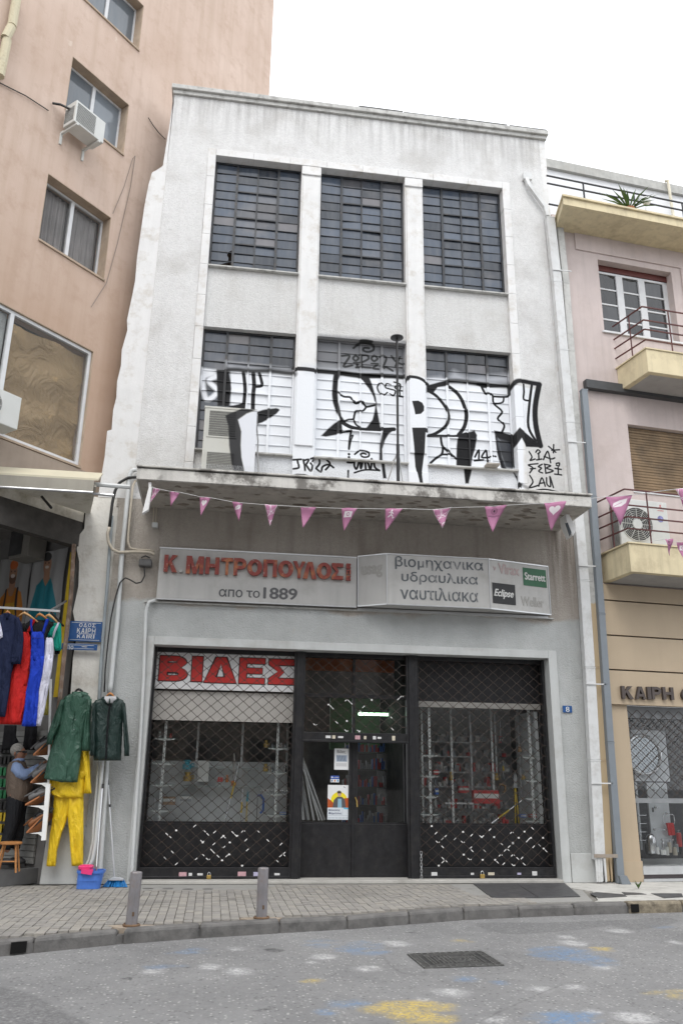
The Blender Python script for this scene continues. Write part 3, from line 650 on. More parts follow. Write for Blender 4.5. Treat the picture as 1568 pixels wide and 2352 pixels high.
for s_, x0, x1, ya, yb in (('αпο',508,684,383,440),('το',710,811,392,445),('1889',835,1087,372,457)):
    X0, X1, Z0, Z1 = pxbox(x0, x1, ya, yb, SY); letters('lettering', s_, X0, X1, Z0, Z1, SY-.001, .003, M_GTX, S1, bold=.028 if s_ == '1889' else .018)
# projecting light box
FY = 12.83; LX0, LX1 = 2.62, 4.345; LZ0, LZ1 = 4.15, 4.985
S2 = thing('light_box_sign', 'angular projecting light box sign with peeling grey Greek lettering and small trade badges', 'shop sign', (3.5, FY, 4.15))
poly = [(2.19, SY), (LX0, FY), (LX1, FY), (5.49, SY+.02), (5.49, D-.002), (2.19, D-.002)]
MB().slab(poly, LZ0, LZ1).build('sign_body', M_SIGN, S2, bevel=.004)
q = MB()
for (x0, y0), (x1, y1) in zip(poly[:3], poly[1:4]):
    for z in (LZ0, LZ1): q.tube([(x0, y0-.004, z), (x1, y1-.004, z)], .013, 4, rot=.785)
for x0, y0 in poly[:4]: q.tube([(x0, y0-.004, LZ0), (x0, y0-.004, LZ1)], .012, 4, rot=.785)
q.build('edge_trim', M_ALU, S2)
M_PEEL = fadedtext('peeling_dark_lettering', (.10, .11, .12), .50, .68)
def pb4(*a): return pxbox(*a, FY-.004, ox=803.9)
for s_, x0, x1, ya, yb in (('βιομηχανικα',330,980,158,240),('υδραυλικα',377,940,268,345),('ναυτιλιακα',368,943,378,458)):
    X0, X1, Z0, Z1 = pb4(x0, x1, ya, yb); letters('lettering', s_, X0, X1, Z0-.02, Z1+.015, FY-.001, .003, M_PEEL, S2, bold=.018)
# right-hand slanting face: its own frame
def facefr(p, q_): return Frame((p[0], p[1], 0), math.atan2(q_[1]-p[1], q_[0]-p[0]))
FR = facefr(poly[2], poly[3]); FL = facefr(poly[0], poly[1])
def face_letters(fr, s_, x0, x1, ya, yb, mat, bold=.02, shear=0, off=-.003, name='lettering', up=0):
    f, ox, oy = .3113, 803.9, 1234.5
    A = fr.at(ox+f*x0, oy+f*(ya+yb)/2); C_ = fr.at(ox+f*x1, oy+f*(ya+yb)/2); xm = ox+f*(x0+x1)/2
    Z0, Z1 = fr.at(xm, oy+f*yb)[2], fr.at(xm, oy+f*ya)[2]
    M = Matrix.Translation(Vector(tuple(fr.P))) @ Matrix.Rotation(fr.rz, 4, 'Z')
    if s_ is None:
        return MB().box(A[0], C_[0], off-.001, off-.003, Z0, Z1).xf(M).build(name, mat, S2)
    return letters(name, s_, A[0], C_[0], Z0, Z1, off, .003, mat, S2, bold=bold, shear=shear, M=M)
M_FAINT = fadedtext('ghost_lettering', (.36, .35, .33), .5, .9); M_VIR = fadedtext('faded_pink_lettering', (.42, .33, .32), .5, .9)
M_GREEN = plain('badge_green', (.03, .12, .06), .5); M_BADGE = plain('badge_black', (.02, .02, .022), .5)
M_LW = plain('badge_white_lettering', (.62, .62, .60), .5)
face_letters(FR, 'Virax', 1090, 1245, 198, 276, M_VIR, .04); face_letters(FR, 'v', 1050, 1076, 215, 245, M_VIR, .03)
for s_, x0, x1, ya, yb, c, nm in ((None,1273,1442,232,362,M_GREEN,'green_badge'),(None,1048,1216,342,492,M_BADGE,'black_badge')): face_letters(FR, s_, x0, x1, ya, yb, c, name=nm)
face_letters(FR, 'Starrett', 1283, 1434, 265, 320, M_LW, .035, off=-.007); face_letters(FR, 'Eclipse', 1058, 1202, 385, 455, M_LW, .03, shear=.35, off=-.007)
face_letters(FR, 'Weller', 1258, 1425, 440, 510, M_FAINT, .03); face_letters(FL, 'usag', 80, 240, 205, 300, M_FAINT, .05)
# tube light under it
q = MB().box(2.2, 5.45, D-.06, D-.01, 4.09, 4.13); q.build('support_angle', M_ALU, S2)
# ---- lattice shutters
def lattice(parent, x0, x1, z0, z1, y, step=.0825, cell=.2, r=.006, name='lattice_rod'):
    n = int((z1-z0)/step); amp = step/2-.004
    meshes = []
    for s_ in (1, -1):
        pts = []; x = x0; k = 0
        while x < x1-.001:
            c = x0+k*cell
            for dx, h in ((-.009, 1), (.009, 1), (.1-.009, -1), (.1+.009, -1), (.2-.009, 1)):
                X = c+dx
                if X <= x1: pts.append((X, y, s_*h*amp))
            k += 1; x = x0+k*cell
        pts.append((x1, y, pts[-1][2]))
        meshes.append(MB().tube(pts, r, 4, rot=.785, cap=False).mesh(name, M_LAT))
    for i in range(n):
        o = link(name, meshes[i % 2], parent); o.location = (0, 0, 0)
        if not parent.get('_fr'): o.matrix_parent_inverse = parent_inv(parent)
        o.location.z = z0+(i+.5)*step; o.location.y = (i % 2)*.002
    q = MB()
    for i in range(n-1):
        s0 = 1 if i % 2 == 0 else -1
        k = 0
        while x0+k*cell+(.0 if s0 == 1 else .1) < x1:
            X = x0+k*cell+(0 if s0 == 1 else .1); Z = z0+(i+1)*step
            if x0+.01 < X < x1-.02: q.box(X-.009, X+.009, y-.008, y+.009, Z-.008, Z+.008)
            k += 1
    q.build('node_clip', M_LAT, parent, kind='stuff')
    return meshes
def paintmarks(parent, spots, x0, z0, y, step=.0825, cell=.2):
    """white paint left on a few wires: short sleeves round the wire"""
    q = MB(); amp = step/2-.004
    def rod(i, x): 
        u_ = ((x-x0) % cell)/cell; s_ = 1 if i % 2 == 0 else -1; h = 1-2*min(1, max(0, (abs(u_ if u_ < .5 else 1-u_)-.045)/.41)); return z0+(i+.5)*step+s_*h*amp
    for x, z in spots:
        i = int((z-z0)/step); k = round((x-x0)/(cell/2)); X = x0+k*cell/2; t = rng.integers(0, 5); a_, b_ = [(-.014, .016), (.02, .055), (-.05, -.015), (-.035, .02), (-.01, .035)][t]; n = 6
        q.tube([(X+a_+(b_-a_)*j/n, y-.0015, rod(i, X+a_+(b_-a_)*j/n)) for j in range(n+1)], .0074, 4, rot=.785)
        if t == 0: q.box(X-.011, X+.011, y-.010, y, rod(i, X)-.012, rod(i, X)+.012)
    q.build('white_paint_mark', M_WPAINT, parent, kind='stuff')
SHY = 13.40
def shutter(label, x0, x1, z0, z1, spots):
    T = thing('security_shutter', label, 'shutter', ((x0+x1)/2, SHY, z0))
    lattice(T, x0+.02, x1-.02, z0+.17, z1, SHY)
    MB().box(x0+.01, x1-.01, SHY-.03, SHY+.03, z0+.0, z0+.15).box(x0+.01, x1-.01, SHY-.045, SHY+.02, z0+.0, z0+.035).build('bottom_rail', M_BLACK, T, bevel=.004)
    for x in (x0-.0, x1-.035): MB().box(x, x+.035, SHY-.04, SHY+.05, 0.05 if z0 < .5 else 0.05, 3.42).build('side_guide', M_BLACK, T)
    paintmarks(T, spots, x0+.02, z0+.17, SHY)
    return T
def spots(x0, x1, z0, z1, n): return [(rng.uniform(x0, x1), rng.uniform(z0, z1)) for _ in range(n)]
TL = shutter('lattice security shutter pulled down over the left window under the red sign', -.99, 1.255, .05, 3.41, spots(-.6, 1.2, .28, .72, 42))
TR = shutter('lattice security shutter pulled down over the right window with padlocked rail', 3.21, 5.40, .05, 3.41, spots(3.45, 5.3, .22, .78, 56))
TC = shutter('lattice security shutter raised half way above the shop door', 1.36, 3.08, 2.02, 3.41, spots(1.45, 3.0, 2.2, 2.75, 20))
M_STK = [plain('sticker_'+n, c, .6, var=.15, scale=40) for n, c in (('white', (.6,.6,.6)), ('pink', (.5,.3,.33)), ('lilac', (.42,.40,.55)), ('cream', (.55,.5,.4)))]
def stickers(T, zc, L, y=SHY-.046):
    for x, w_, h, k in L: MB().box(x-w_/2, x+w_/2, y-.001, y-.004, zc-h/2, zc+h/2).build('sticker', M_STK[k], T)
stickers(TL, .11, [(-.33,.11,.06,1),(-.22,.05,.04,0),(-.08,.08,.03,0),(.53,.12,.07,1),(.75,.10,.06,2),(1.05,.08,.03,0)], SHY-.031)
stickers(TC, 2.10, [(1.78,.08,.04,0),(1.87,.05,.05,3),(1.98,.08,.03,0),(2.25,.08,.06,1),(2.37,.04,.05,3),(2.52,.05,.05,0),(2.6,.06,.03,0),(2.83,.05,.07,3)], SHY-.031)
stickers(TR, .11, [(3.45,.09,.05,0),(4.05,.05,.03,0),(4.35,.10,.04,3),(4.8,.06,.03,2),(5.05,.08,.07,0)], SHY-.031)
def padlock(x, y, z, label, sc=1):
    L = local_thing('padlock', label, 'padlock', (x, y, z))
    MB().box(-.03*sc, .03*sc, -.012, .012, 0, .05*sc).build('lock_body', M_BRASS, L, bevel=.004)
    MB().tube([(-.018*sc, 0, .05*sc), (-.018*sc, 0, .075*sc), (0, 0, .09*sc), (.018*sc, 0, .075*sc), (.018*sc, 0, .05*sc)], .005, 6).build('shackle', M_ALU, L)
M_BRASS = plain('brass', (.55, .38, .12), .35, metal=.7, var=.1)
padlock(.05, SHY-.06, .052, 'brass padlock on the bottom rail of the left shutter'); padlock(4.20, SHY-.06, .05, 'brass padlock on the bottom rail of the right shutter', 1.15)
# posts and header
P_ = thing('shop_front_frame', 'black steel frame with two posts and header around door and windows', 'shop front', (2.2, 13.5, 0))
for a, b_ in ((1.256, 1.358), (3.082, 3.208)): MB().box(a, b_, SHY-.06, SHY+.2, .045, 3.42).build('post', M_BLACK, P_, bevel=.005)
MB().box(-1.0, 5.42, SHY+.06, SHY+.2, 3.36, 3.425).build('header', M_BLACK, P_)
GY = 13.62
# left window
M_LBL = plain('beige_blind', (.46, .44, .41), .7, var=.05)
M_BACKB = plain('pale_display_board', (.56, .57, .57), .7, var=.06, scale=2)
def pane(P, x0, x1, z0, z1, y, name='pane'): return MB().box(x0, x1, y, y+.006, z0, z1).build(name, M_SHOPG, P)
DW = thing('display_window', 'left shop window with black base panel beneath the red lettered board', 'shop window', (.1, GY, 0))
MB().box(-.99, 1.25, GY-.02, GY+.04, .05, .80).build('base_panel', M_BLACK, DW); pane(DW, -.96, 1.22, .83, 2.30, GY)
MB().box(-.99, 1.25, GY-.015, GY+.03, .801, .828).box(-.99, -.962, GY-.015, GY+.03, .829, 2.3).box(1.222, 1.25, GY-.015, GY+.03, .829, 2.3).build('window_frame', M_BLACK, DW)
MB().box(-.98, 1.25, GY-.03, GY+.01, 2.315, 2.765).build('blind_box', M_LBL, DW)
SB = thing('red_letter_board', 'white board with big red Greek letters behind the left shutter', 'sign', (.1, GY-.06, 2.78))
MB().box(-.96, 1.235, GY-.10, GY-.05, 2.79, 3.36).build('board', plain('white_board', (.72, .72, .72), .5, var=.03), SB)
M_BRED = plain('bright_red_letters', (.52, .035, .03), .5, var=.06)
M_BLKL = plain('black_outline', (.02, .02, .02), .5)
for ch, x0, x1, ya, yb in (('Β',733,862,890,1003),('Ι',882,930,892,1006),('Δ',940,1088,896,1012),('Ε',1100,1216,900,1016),('Σ',1235,1350,905,1020)):
    X0, X1, Z0, Z1 = pxbox(x0, x1, ya, yb, GY-.11, f=.5, ox=0, oy=1062)
    letters('letter_outline', ch, X0-.014, X1+.014, Z0-.014, Z1+.014, GY-.1005, .004, M_BLKL, SB, block=(.33, .26) if ch != 'Ι' else (1, 1)); letters('letter', ch, X0, X1, Z0, Z1, GY-.1055, .008, M_BRED, SB, block=(.27, .21))
# right window
DR = thing('display_window', 'right shop window with black base panel and tall black top panel', 'shop window', (4.3, GY, 0))
MB().box(3.21, 5.40, GY-.02, GY+.04, .05, .80).build('base_panel', M_BLACK, DR); pane(DR, 3.24, 5.37, .83, 2.62, GY)
MB().box(3.21, 5.40, GY-.02, GY+.04, 2.72, 3.36).build('top_panel', M_BLACK, DR)
MB().box(3.21, 5.40, GY-.015, GY+.03, 2.62, 2.715).build('top_rail', plain('worn_grey_rail', (.28, .27, .25), .6), DR)
MB().box(3.21, 5.40, GY-.015, GY+.03, .801, .828).box(3.21, 3.238, GY-.015, GY+.03, .829, 2.619).box(5.372, 5.40, GY-.015, GY+.03, .829, 2.619).build('window_frame', M_BLACK, DR)
# door: two leaves and a transom
DY = 13.55
DT = thing('shop_door', 'black steel double door with glass leaves and kick panels under a glazed transom', 'door', (2.2, DY, 0))
for a, b_ in ((1.36, 2.19), (2.235, 3.08)):
    MB().box(a, b_, DY-.02, DY+.03, .05, .81).build('kick_panel', M_BLACK, DT, bevel=.004)
    MB().box(a+.0, b_, DY-.02, DY+.03, .812, .835).box(a, a+.05, DY-.02, DY+.03, .836, 2.04).box(b_-.05, b_, DY-.02, DY+.03, .836, 2.04).build('leaf_frame', M_BLACK, DT)
    MB().box(a+.051, b_-.051, DY, DY+.006, .836, 2.04).build('pane', M_SHOPG, DT)
MB().box(2.191, 2.234, DY-.03, DY+.04, .05, 3.36).build('door_stile', M_BLACK, DT)
MB().box(1.36, 2.19, DY-.02, DY+.03, 2.041, 2.12).box(2.235, 3.08, DY-.02, DY+.03, 2.041, 2.12).box(1.36, 3.08, DY-.035, DY-.02, 2.72, 2.78).build('transom_bar', M_BLACK, DT)
for a, b_ in ((1.36, 2.19), (2.235, 3.08)):
    MB().box(a, b_, DY, DY+.006, 2.121, 3.36).build('pane', M_SHOPG, DT)
MB().tube([(2.27, DY-.07, 1.06), (2.262, DY-.075, 1.15), (2.245, DY-.03, 1.20)], .010, 6).build('handle', M_BRASS, DT)
q = local_thing('chain', 'steel chain with padlock hanging at foot of right door post', 'chain', (3.235, SHY-.09, .05))
for i in range(9):
    a = i*math.pi/2; z = .36-i*.042; c, s_ = math.cos(a)*.014, math.sin(a)*.014
    MB().tube([(c, s_, z), (c*.8, s_*.8, z+.024), (-c*.8, -s_*.8, z+.024), (-c, -s_, z), (-c*.8, -s_*.8, z-.024), (c*.8, s_*.8, z-.024), (c, s_, z)], .0055, 5).build('chain_link', M_ALU, q)
# notices on the door glass
def px4(x0, x1, ya, yb, Y): return pxbox(x0, x1, ya, yb, Y, f=.2441, ox=677.5, oy=1469.8)
def notice(name, label, cat, box, paint):
    X0, X1, Z0, Z1 = px4(*box, DY-.004); W, H = X1-X0, Z1-Z0
    cv = Canvas(X0, X1, Z0, Z1, 420, (.72, .73, .74, 1)); paint(cv, X0, Z0, W, H)
    m = picmat(name+'_print', cv)
    return tag(MB().box(X0, X1, DY-.006, DY-.003, Z0, Z1).build(name, m), label, cat), X0, X1, Z0, Z1
def p1(cv, x, z, w, h):
    cv.poly([(x+.15*w,z+.38*h),(x+.88*w,z+.38*h),(x+.88*w,z+.68*h),(x+.15*w,z+.68*h)], (.35,.42,.52,1))
    for k in range(6): cv.stroke([(x+(.2+.1*k)*w,z+.66*h),(x+(.28+.1*k)*w,z+.41*h)], .008, (.12,.13,.15,1))
    for k in range(3): cv.stroke([(x+.14*w,z+(.28-.05*k)*h),(x+.85*w,z+(.28-.05*k)*h)], .006, (.3,.3,.3,1))
o, X0, X1, Z0, Z1 = notice('paper_notice', 'small white notice with screws pictured, taped high on the door glass', 'notice', (368, 504, 1022, 1222), p1)
letters('lettering', 'Βίδες', X0+.2*(X1-X0), X0+.78*(X1-X0), Z0+.76*(Z1-Z0), Z0+.93*(Z1-Z0), DY-.0065, .001, plain('print_black', (.04,.04,.04), .6), o, bold=.01)
def p2(cv, x, z, w, h):
    cv.poly([(x,z+.48*h),(x+w,z+.48*h),(x+w,z+h),(x,z+h)], (.02,.07,.35,1)); cv.poly([(x+.1*w,z+.65*h),(x+.25*w,z+.65*h),(x+.25*w,z+.85*h),(x+.1*w,z+.85*h)], (.7,.7,.7,1))
    for k in range(3): cv.poly([(x+(.08+.33*k)*w,z+.1*h),(x+(.25+.33*k)*w,z+.1*h),(x+(.25+.33*k)*w,z+.4*h),(x+(.08+.33*k)*w,z+.4*h)], ((.1,.15,.3,1),(.5,.2,.1,1),(.1,.3,.55,1))[k])
o, X0, X1, Z0, Z1 = notice('card_sticker', 'small blue and white card payment sticker between the two door notices', 'sticker', (333, 415, 1277, 1340), p2)
letters('lettering', 'cardlink', X0+.28*(X1-X0), X0+.95*(X1-X0), Z0+.66*(Z1-Z0), Z0+.86*(Z1-Z0), DY-.0065, .001, M_LW, o, bold=.01)
def p3(cv, x, z, w, h):
    f = lambda L: [(x+a*w, z+b*h) for a, b in L]
    cv.ell(x+.5*w, z+.55*h, .36*w, .25*h, (.80,.66,.03,1)); cv.poly(f([(0,.34),(0,.62),(.15,.55),(.38,.40),(.38,.34)]), (.42,.09,.03,1)); cv.poly(f([(.72,.34),(.72,.62),(.85,.62),(1,.66),(1,.34)]), (.42,.09,.03,1))
    cv.poly(f([(.22,.34),(.27,.56),(.42,.66),(.62,.66),(.75,.58),(.80,.34)]), (.10,.10,.11,1)); cv.poly(f([(.44,.34),(.45,.60),(.60,.60),(.62,.34)]), (.25,.42,.52,1))
    cv.ell(x+.51*w, z+.74*h, .085*w, .075*h, (.50,.33,.25,1)); cv.ell(x+.50*w, z+.80*h, .09*w, .035*h, (.12,.09,.07,1)); cv.poly(f([(.42,.755),(.60,.755),(.60,.785),(.42,.785)]), (.02,.02,.02,1))
    cv.poly(f([(0,0),(1,0),(1,.345),(0,.345)]), (.62,.66,.70,1)); cv.poly(f([(.72,.30),(1,.30),(1,.345),(.68,.345)]), (.12,.42,.62,1))
    cv.stroke(f([(0,.12),(1,.12)]), .003, (.3,.35,.4,1)); cv.stroke(f([(.65,.12),(.65,.34)]), .003, (.3,.35,.4,1))
    for k in range(6): cv.stroke(f([(.05+.15*k,.05),(.15+.15*k,.05)]), .008, (.25,.3,.35,1))
    cv.stroke(f([(.7,.95),(.75,.92)]), .01, (.1,.1,.15,1))
o, X0, X1, Z0, Z1 = notice('concert_poster', 'white and yellow concert poster of a man in sunglasses on the door glass', 'poster', (305, 521, 1365, 1692), p3)
mt = plain('print_navy', (.03, .04, .12), .6)
for s_, u, v, a, b2 in (('Μανώλης', .05, .56, .235, .305), ('Φάμελλος', .05, .62, .145, .215)): letters('lettering', s_, X0+u*(X1-X0), X0+v*(X1-X0), Z0+a*(Z1-Z0), Z0+b2*(Z1-Z0), DY-.0065, .001, mt, o, bold=.02)
# ---- inside the shop
ROOM = thing('shop_interior', 'dim shop interior of shelves and walls behind door and windows', 'shop interior', (2.2, 15, .05))
MB().box(-1.2, 5.95, 13.52, 16.35, -.02, .04).build('floor', plain('shop_floor', (.14, .13, .12), .5), ROOM)
MB().box(-1.0, 1.25, 14.75, 14.8, .05, 5.6).build('partition', M_INTG, ROOM); MB().box(3.2, 5.5, 15.2, 15.25, .05, 5.6).build('partition', M_BACKB, ROOM)
for a in (-1.2, 1.26, 3.12, 5.45): MB().box(a, a+.05, 13.66, 16.3, .05, 5.6).build('partition', M_INT, ROOM)
MB().box(-1.2, 5.9, 13.52, 16.3, 3.5, 3.56).build('ceiling', M_INTG, ROOM)
for x0, x1 in ((-.99, 1.25), (3.21, 5.40)): MB().box(x0, x1, GY+.045, 14.74, .72, .76).build('display_floor', M_BACKB, ROOM)
MB().box(-.97, 1.24, 14.30, 14.34, .77, 1.72).build('display_back', M_BACKB, ROOM)
_p = PY(868, 1641, 15.2); FL_ = local_thing('strip_light', 'lit fluorescent tube seen through the door transom', 'lamp', (_p[0], 15.2, _p[2]))
MB().box(2.15, 3.1, 15.9, 15.95, 2.0, 3.3).build('green_wall', plain('pale_green_wall', (.16, .24, .15), .8), ROOM)
m, t, b = newmat('lit_tube'); b.inputs['Emission Color'].default_value = (.62, 1, .66, 1); b.inputs['Emission Strength'].default_value = 5; b.inputs['Base Color'].default_value = (.8,.8,.8,1)
MB().tube([(-.36, 0, 0), (.36, 0, 0)], .022, 8).build('tube', m, FL_); MB().box(-.42, .42, -.03, .05, .03, .08).build('housing', plain('pale_green_paint', (.30, .42, .30), .5), FL_)
_z = [PY(820, y_, 14.32)[2] for y_ in (1506, 1543, 1600)]
MB().box(1.4, 3.05, 14.3, 14.34, _z[1], _z[0]).build('valance', plain('orange_valance', (.38, .10, .02), .8, var=.2), ROOM)
MB().box(1.4, 3.05, 14.345, 14.36, _z[2], _z[1]).build('valance', plain('grey_valance', (.22, .21, .20), .8, var=.2), ROOM)
# shelving inside: rows of small boxes and tools glimpsed behind the door
M_GD = [plain('goods_'+n, c, .45, var=.15) for n, c in (('red', (.40,.03,.03)), ('blue', (.03,.10,.35)), ('yellow', (.60,.42,.03)), ('grey', (.22,.23,.24)), ('white', (.55,.55,.53)), ('orange', (.5,.16,.03)), ('green', (.03,.2,.08)), ('black', (.03,.03,.03)), ('brown', (.28,.17,.09)), ('teal', (.05,.28,.36)))]
M_RACK = plain('white_slotted_metal', (.82, .83, .82), .5, var=.05); M_CHROME = plain('chrome', (.55, .55, .56), .18, metal=1, var=.05)
for k, z in enumerate((.75, 1.05, 1.35, 1.65, 1.95)):
    MB().box(2.3, 3.1, 15.3, 15.6, z-.02, z).build('shelf', M_INTG, ROOM)
    q = [MB() for _ in range(3)]
    for i in range(22): x = 2.32+i*.035; q[rng.integers(0, 3)].box(x, x+.022, 15.32, 15.4, z, z+rng.uniform(.06, .2))
    for j, c in ((0, 0), (1, 3), (2, 1)):
        if q[j].v: q[j].build('stacked_goods', M_GD[c], ROOM, kind='stuff')
LN = local_thing('steel_profiles', 'bundle of long grey metal profiles leaning behind the left door leaf', 'metal profiles', (1.7, 13.8, .05))
for i in range(11):
    a = i/10; x0 = -.33+a*.05; x1 = -.28+a*.40+rng.normal(0, .01); y = -.08+rng.uniform(0, .2)
    MB().bar((x0, y+.1, 1.95-rng.uniform(0, .35)), (x1, y-.05, .80), .012+.02*rng.random()).build('profile', M_ALU if i % 3 else plain('galvanised', (.35,.36,.37), .4, metal=.5), LN)
# ---- the two display windows: uprights, brackets, glass shelves, goods
def px3(x, y, Y): return PY(321.5+.2343*x, 1636.3+.2343*y, Y)
def px5(x, y, Y): f = 660/1552*.5742; return PY(930.1+f*x, 1469.8+f*y, Y)
def rack(label, pxf, path, Y, brackets):
    T = thing('shelf_upright', label, 'shelving', pxf(*path[1], Y), group='white slotted shelf uprights in the shop windows')
    a, c = pxf(*path[0], Y), pxf(*path[1], Y); x = (a[0]+c[0])/2
    MB().box(x-.018, x+.018, Y-.018, Y+.018, .77, a[2]).build('upright', M_RACK, T)
    q = MB(); z = .85
    while z < a[2]-.05: q.box(x-.004, x+.004, Y-.0195, Y-.0181, z, z+.03); z += .055
    q.build('slots', M_BLACK, T, kind='stuff')
    for x0, x1, yy in brackets:
        A, C_ = pxf(x0, yy, Y), pxf(x1, yy, Y)
        MB().prism([(A[0], A[2]), (C_[0], A[2]), (C_[0]-.02, A[2]-.014), (x, A[2]-.035), (A[0]+.02, A[2]-.014)], Y-.03, Y-.02).build('bracket', M_RACK, T)
        MB().box(A[0]-.02, C_[0]+.02, Y-.10, Y+.28, A[2]+.001, A[2]+.009).build('glass_shelf', M_SHGL, T)
m, t, b = newmat('green_edge_glass'); b.inputs['Base Color'].default_value = (.35,.5,.46,1); b.inputs['Alpha'].default_value = .25; b.inputs['Roughness'].default_value = .05; M_SHGL = m
rack('white slotted upright with four brackets at left in the left window', px3, [(255, 84), (185, 1175)], 13.74, [(145,350,255),(127,330,497),(115,320,708),(100,300,958)])
rack('white slotted upright with four brackets at right in the left window', px3, [(1355, 100), (1320, 1185)], 13.74, [(1255,1445,350),(1238,1430,590),(1230,1420,798),(1225,1420,1005)])
rack('white slotted upright with five brackets at left in the right window', px5, [(232, 600), (228, 1830)], 13.74, [(138,318,1082),(138,320,1278),(138,318,1470),(138,318,1637),(138,270,1808)])
rack('white slotted upright with five brackets at right in the right window', px5, [(1158, 615), (1210, 1825)], 13.74, [(1090,1260,1100),(1110,1260,1320),(1120,1270,1490),(1115,1285,1700)])
for i, (f, path, Y) in enumerate([(px3, [(575,100),(545,690)], 14.1), (px3, [(1012,98),(985,700)], 14.1), (px3, [(1450,100),(1430,690)], 14.1), (px5, [(430,610),(450,1800)], 14.3), (px5, [(625,620),(615,1600)], 14.6), (px5, [(805,615),(825,1420)], 14.3), (px5, [(1062,640),(1080,1500)], 14.3), (px5, [(158,610),(165,1790)], 14.1), (px5, [(845,620),(850,1300)], 14.5)]):
    a, c = f(*path[0], Y), f(*path[1], Y); x = (a[0]+c[0])/2
    MB().box(x-.016, x+.016, Y-.01, Y+.01, max(c[2], .77), a[2]).build('thin_upright', M_RACK if i in (3, 5, 7) else M_ALU, ROOM)
MB().box(-.5, .75, 14.0, 14.28, 1.615, 1.625).box(-.45, .8, 14.0, 14.28, 1.33, 1.34).build('glass_shelf', M_SHGL, ROOM)
for z, a, b2 in ((1.38, 3.5, 5.3), (1.62, 3.7, 4.5), (1.88, 3.7, 4.5), (2.12, 3.7, 4.5)): MB().box(a, b2, 14.6, 14.85, z-.012, z).build('shelf', M_ALU, ROOM)
GOODS = []
def good(kind, label, f, x, y, h, mat, Y=13.8, w_=None, ang=0, cat=None):
    p = f(x, y, Y); s_ = .2343/146; H = h*s_*1.0; W = (w_ or h)*s_
    T = local_thing(kind, label, cat or kind.replace('_', ' '), (p[0], Y, p[2]))
    if kind in ('brass_fitting', 'steel_cup', 'oil_can', 'pressure_gauge_jar'):
        MB().lathe((0,0,0), [(W*.45,0),(W*.5,H*.08),(W*.5,H*.55),(W*.3,H*.66),(W*.28,H*.85),(W*.38,H*.88),(W*.38,H)], 12).build('body', mat, T, smooth=False); MB().tube([(W*.45,0,H*.3),(W*.75,0,H*.35),(W*.72,0,H*.6),(W*.4,0,H*.62)], W*.06, 6).build('handle', mat, T)
    elif kind in ('box_of_parts', 'tool_case', 'parts_tray'):
        MB().box(-W/2, W/2, -.06, .06, 0, H).build('case', mat, T, bevel=.004); MB().box(-W*.48, W*.48, -.062, -.0601, H*.4, H*.75).build('label_strip', M_GD[4], T)
    elif kind in ('shackle', 'ring_spanner', 'chain_hook'):
        n = 14; MB().tube([(W*.35*math.cos(a), 0, W*.35*math.sin(a)+W*.4) for a in np.linspace(0, 2*math.pi, n)], W*.09, 6, cap=False).build('ring', mat, T); MB().bar((0,0,W*.7), (W*.2*math.sin(ang), .0, H), W*.08).build('shank', mat, T)
    elif kind in ('bow_saw', 'hand_saw'):
        MB().prism([(0,0),(W*.25,0),(W*.12,H),(0,H)], -.003, .003).build('blade', mat, T); MB().box(-W*.1, W*.35, -.012, .012, -H*.18, 0).build('grip', M_GD[5], T, bevel=.005)
    elif kind in ('pipe_wrench', 'g_clamp', 'bolt_cutter', 'bench_vice'):
        if kind == 'g_clamp': MB().tube([(W*.3,0,H*.05),(W*.6,0,H*.2),(W*.62,0,H*.75),(W*.3,0,H*.95),(-W*.1,0,H*.9)], W*.12, 6).build('frame', mat, T); MB().bar((-W*.05,0,-H*.3),(-W*.05,0,H*.8), W*.07).build('screw', M_GD[7], T)
        elif kind == 'bench_vice': MB().box(-W*.5, W*.5, -.05, .05, 0, H*.25).box(-W*.4, -.05*W, -.04, .04, H*.25, H).box(W*.05, W*.45, -.04, .04, H*.25, H*.95).build('jaws', mat, T, bevel=.006); MB().tube([(-W*.7,0,H*.45),(W*.7,0,H*.45)], W*.05, 6).build('screw', M_CHROME, T)
        else: MB().bar((-W*.12,0,0),(0,0,H*.75), W*.09).bar((W*.22,0,0),(W*.04,0,H*.75), W*.09).build('handles', M_GD[2] if kind == 'bolt_cutter' else mat, T); MB().prism([(-W*.15,H*.72),(W*.2,H*.72),(W*.22,H*.9),(W*.1,H),(W*.04,H*.85),(-W*.05,H)], -.012, .012).build('jaws', mat, T)
    elif kind in ('extending_rod', 'spirit_level'):
        L = H; d = (math.sin(ang), 0, math.cos(ang)); a_ = (0,0,0); b_ = tuple(L*v for v in d); m1 = tuple(L*.45*v for v in d); m2 = tuple(L*.7*v for v in d)
        MB().tube([a_, m1], .011, 8).tube([m2, b_], .009, 8).build('rod', M_CHROME, T); MB().tube([m1, m2], .013, 8).build('yellow_grip', M_GD[2], T)
    else: MB().lathe((0,0,0), [(W*.4,0),(W*.5,H*.3),(W*.2,H)], 8).build('body', mat, T)
    return T
g = good; R_, Bl, Ye, Gy, Wh, Or, Gn, Bk, Br, Te = M_GD
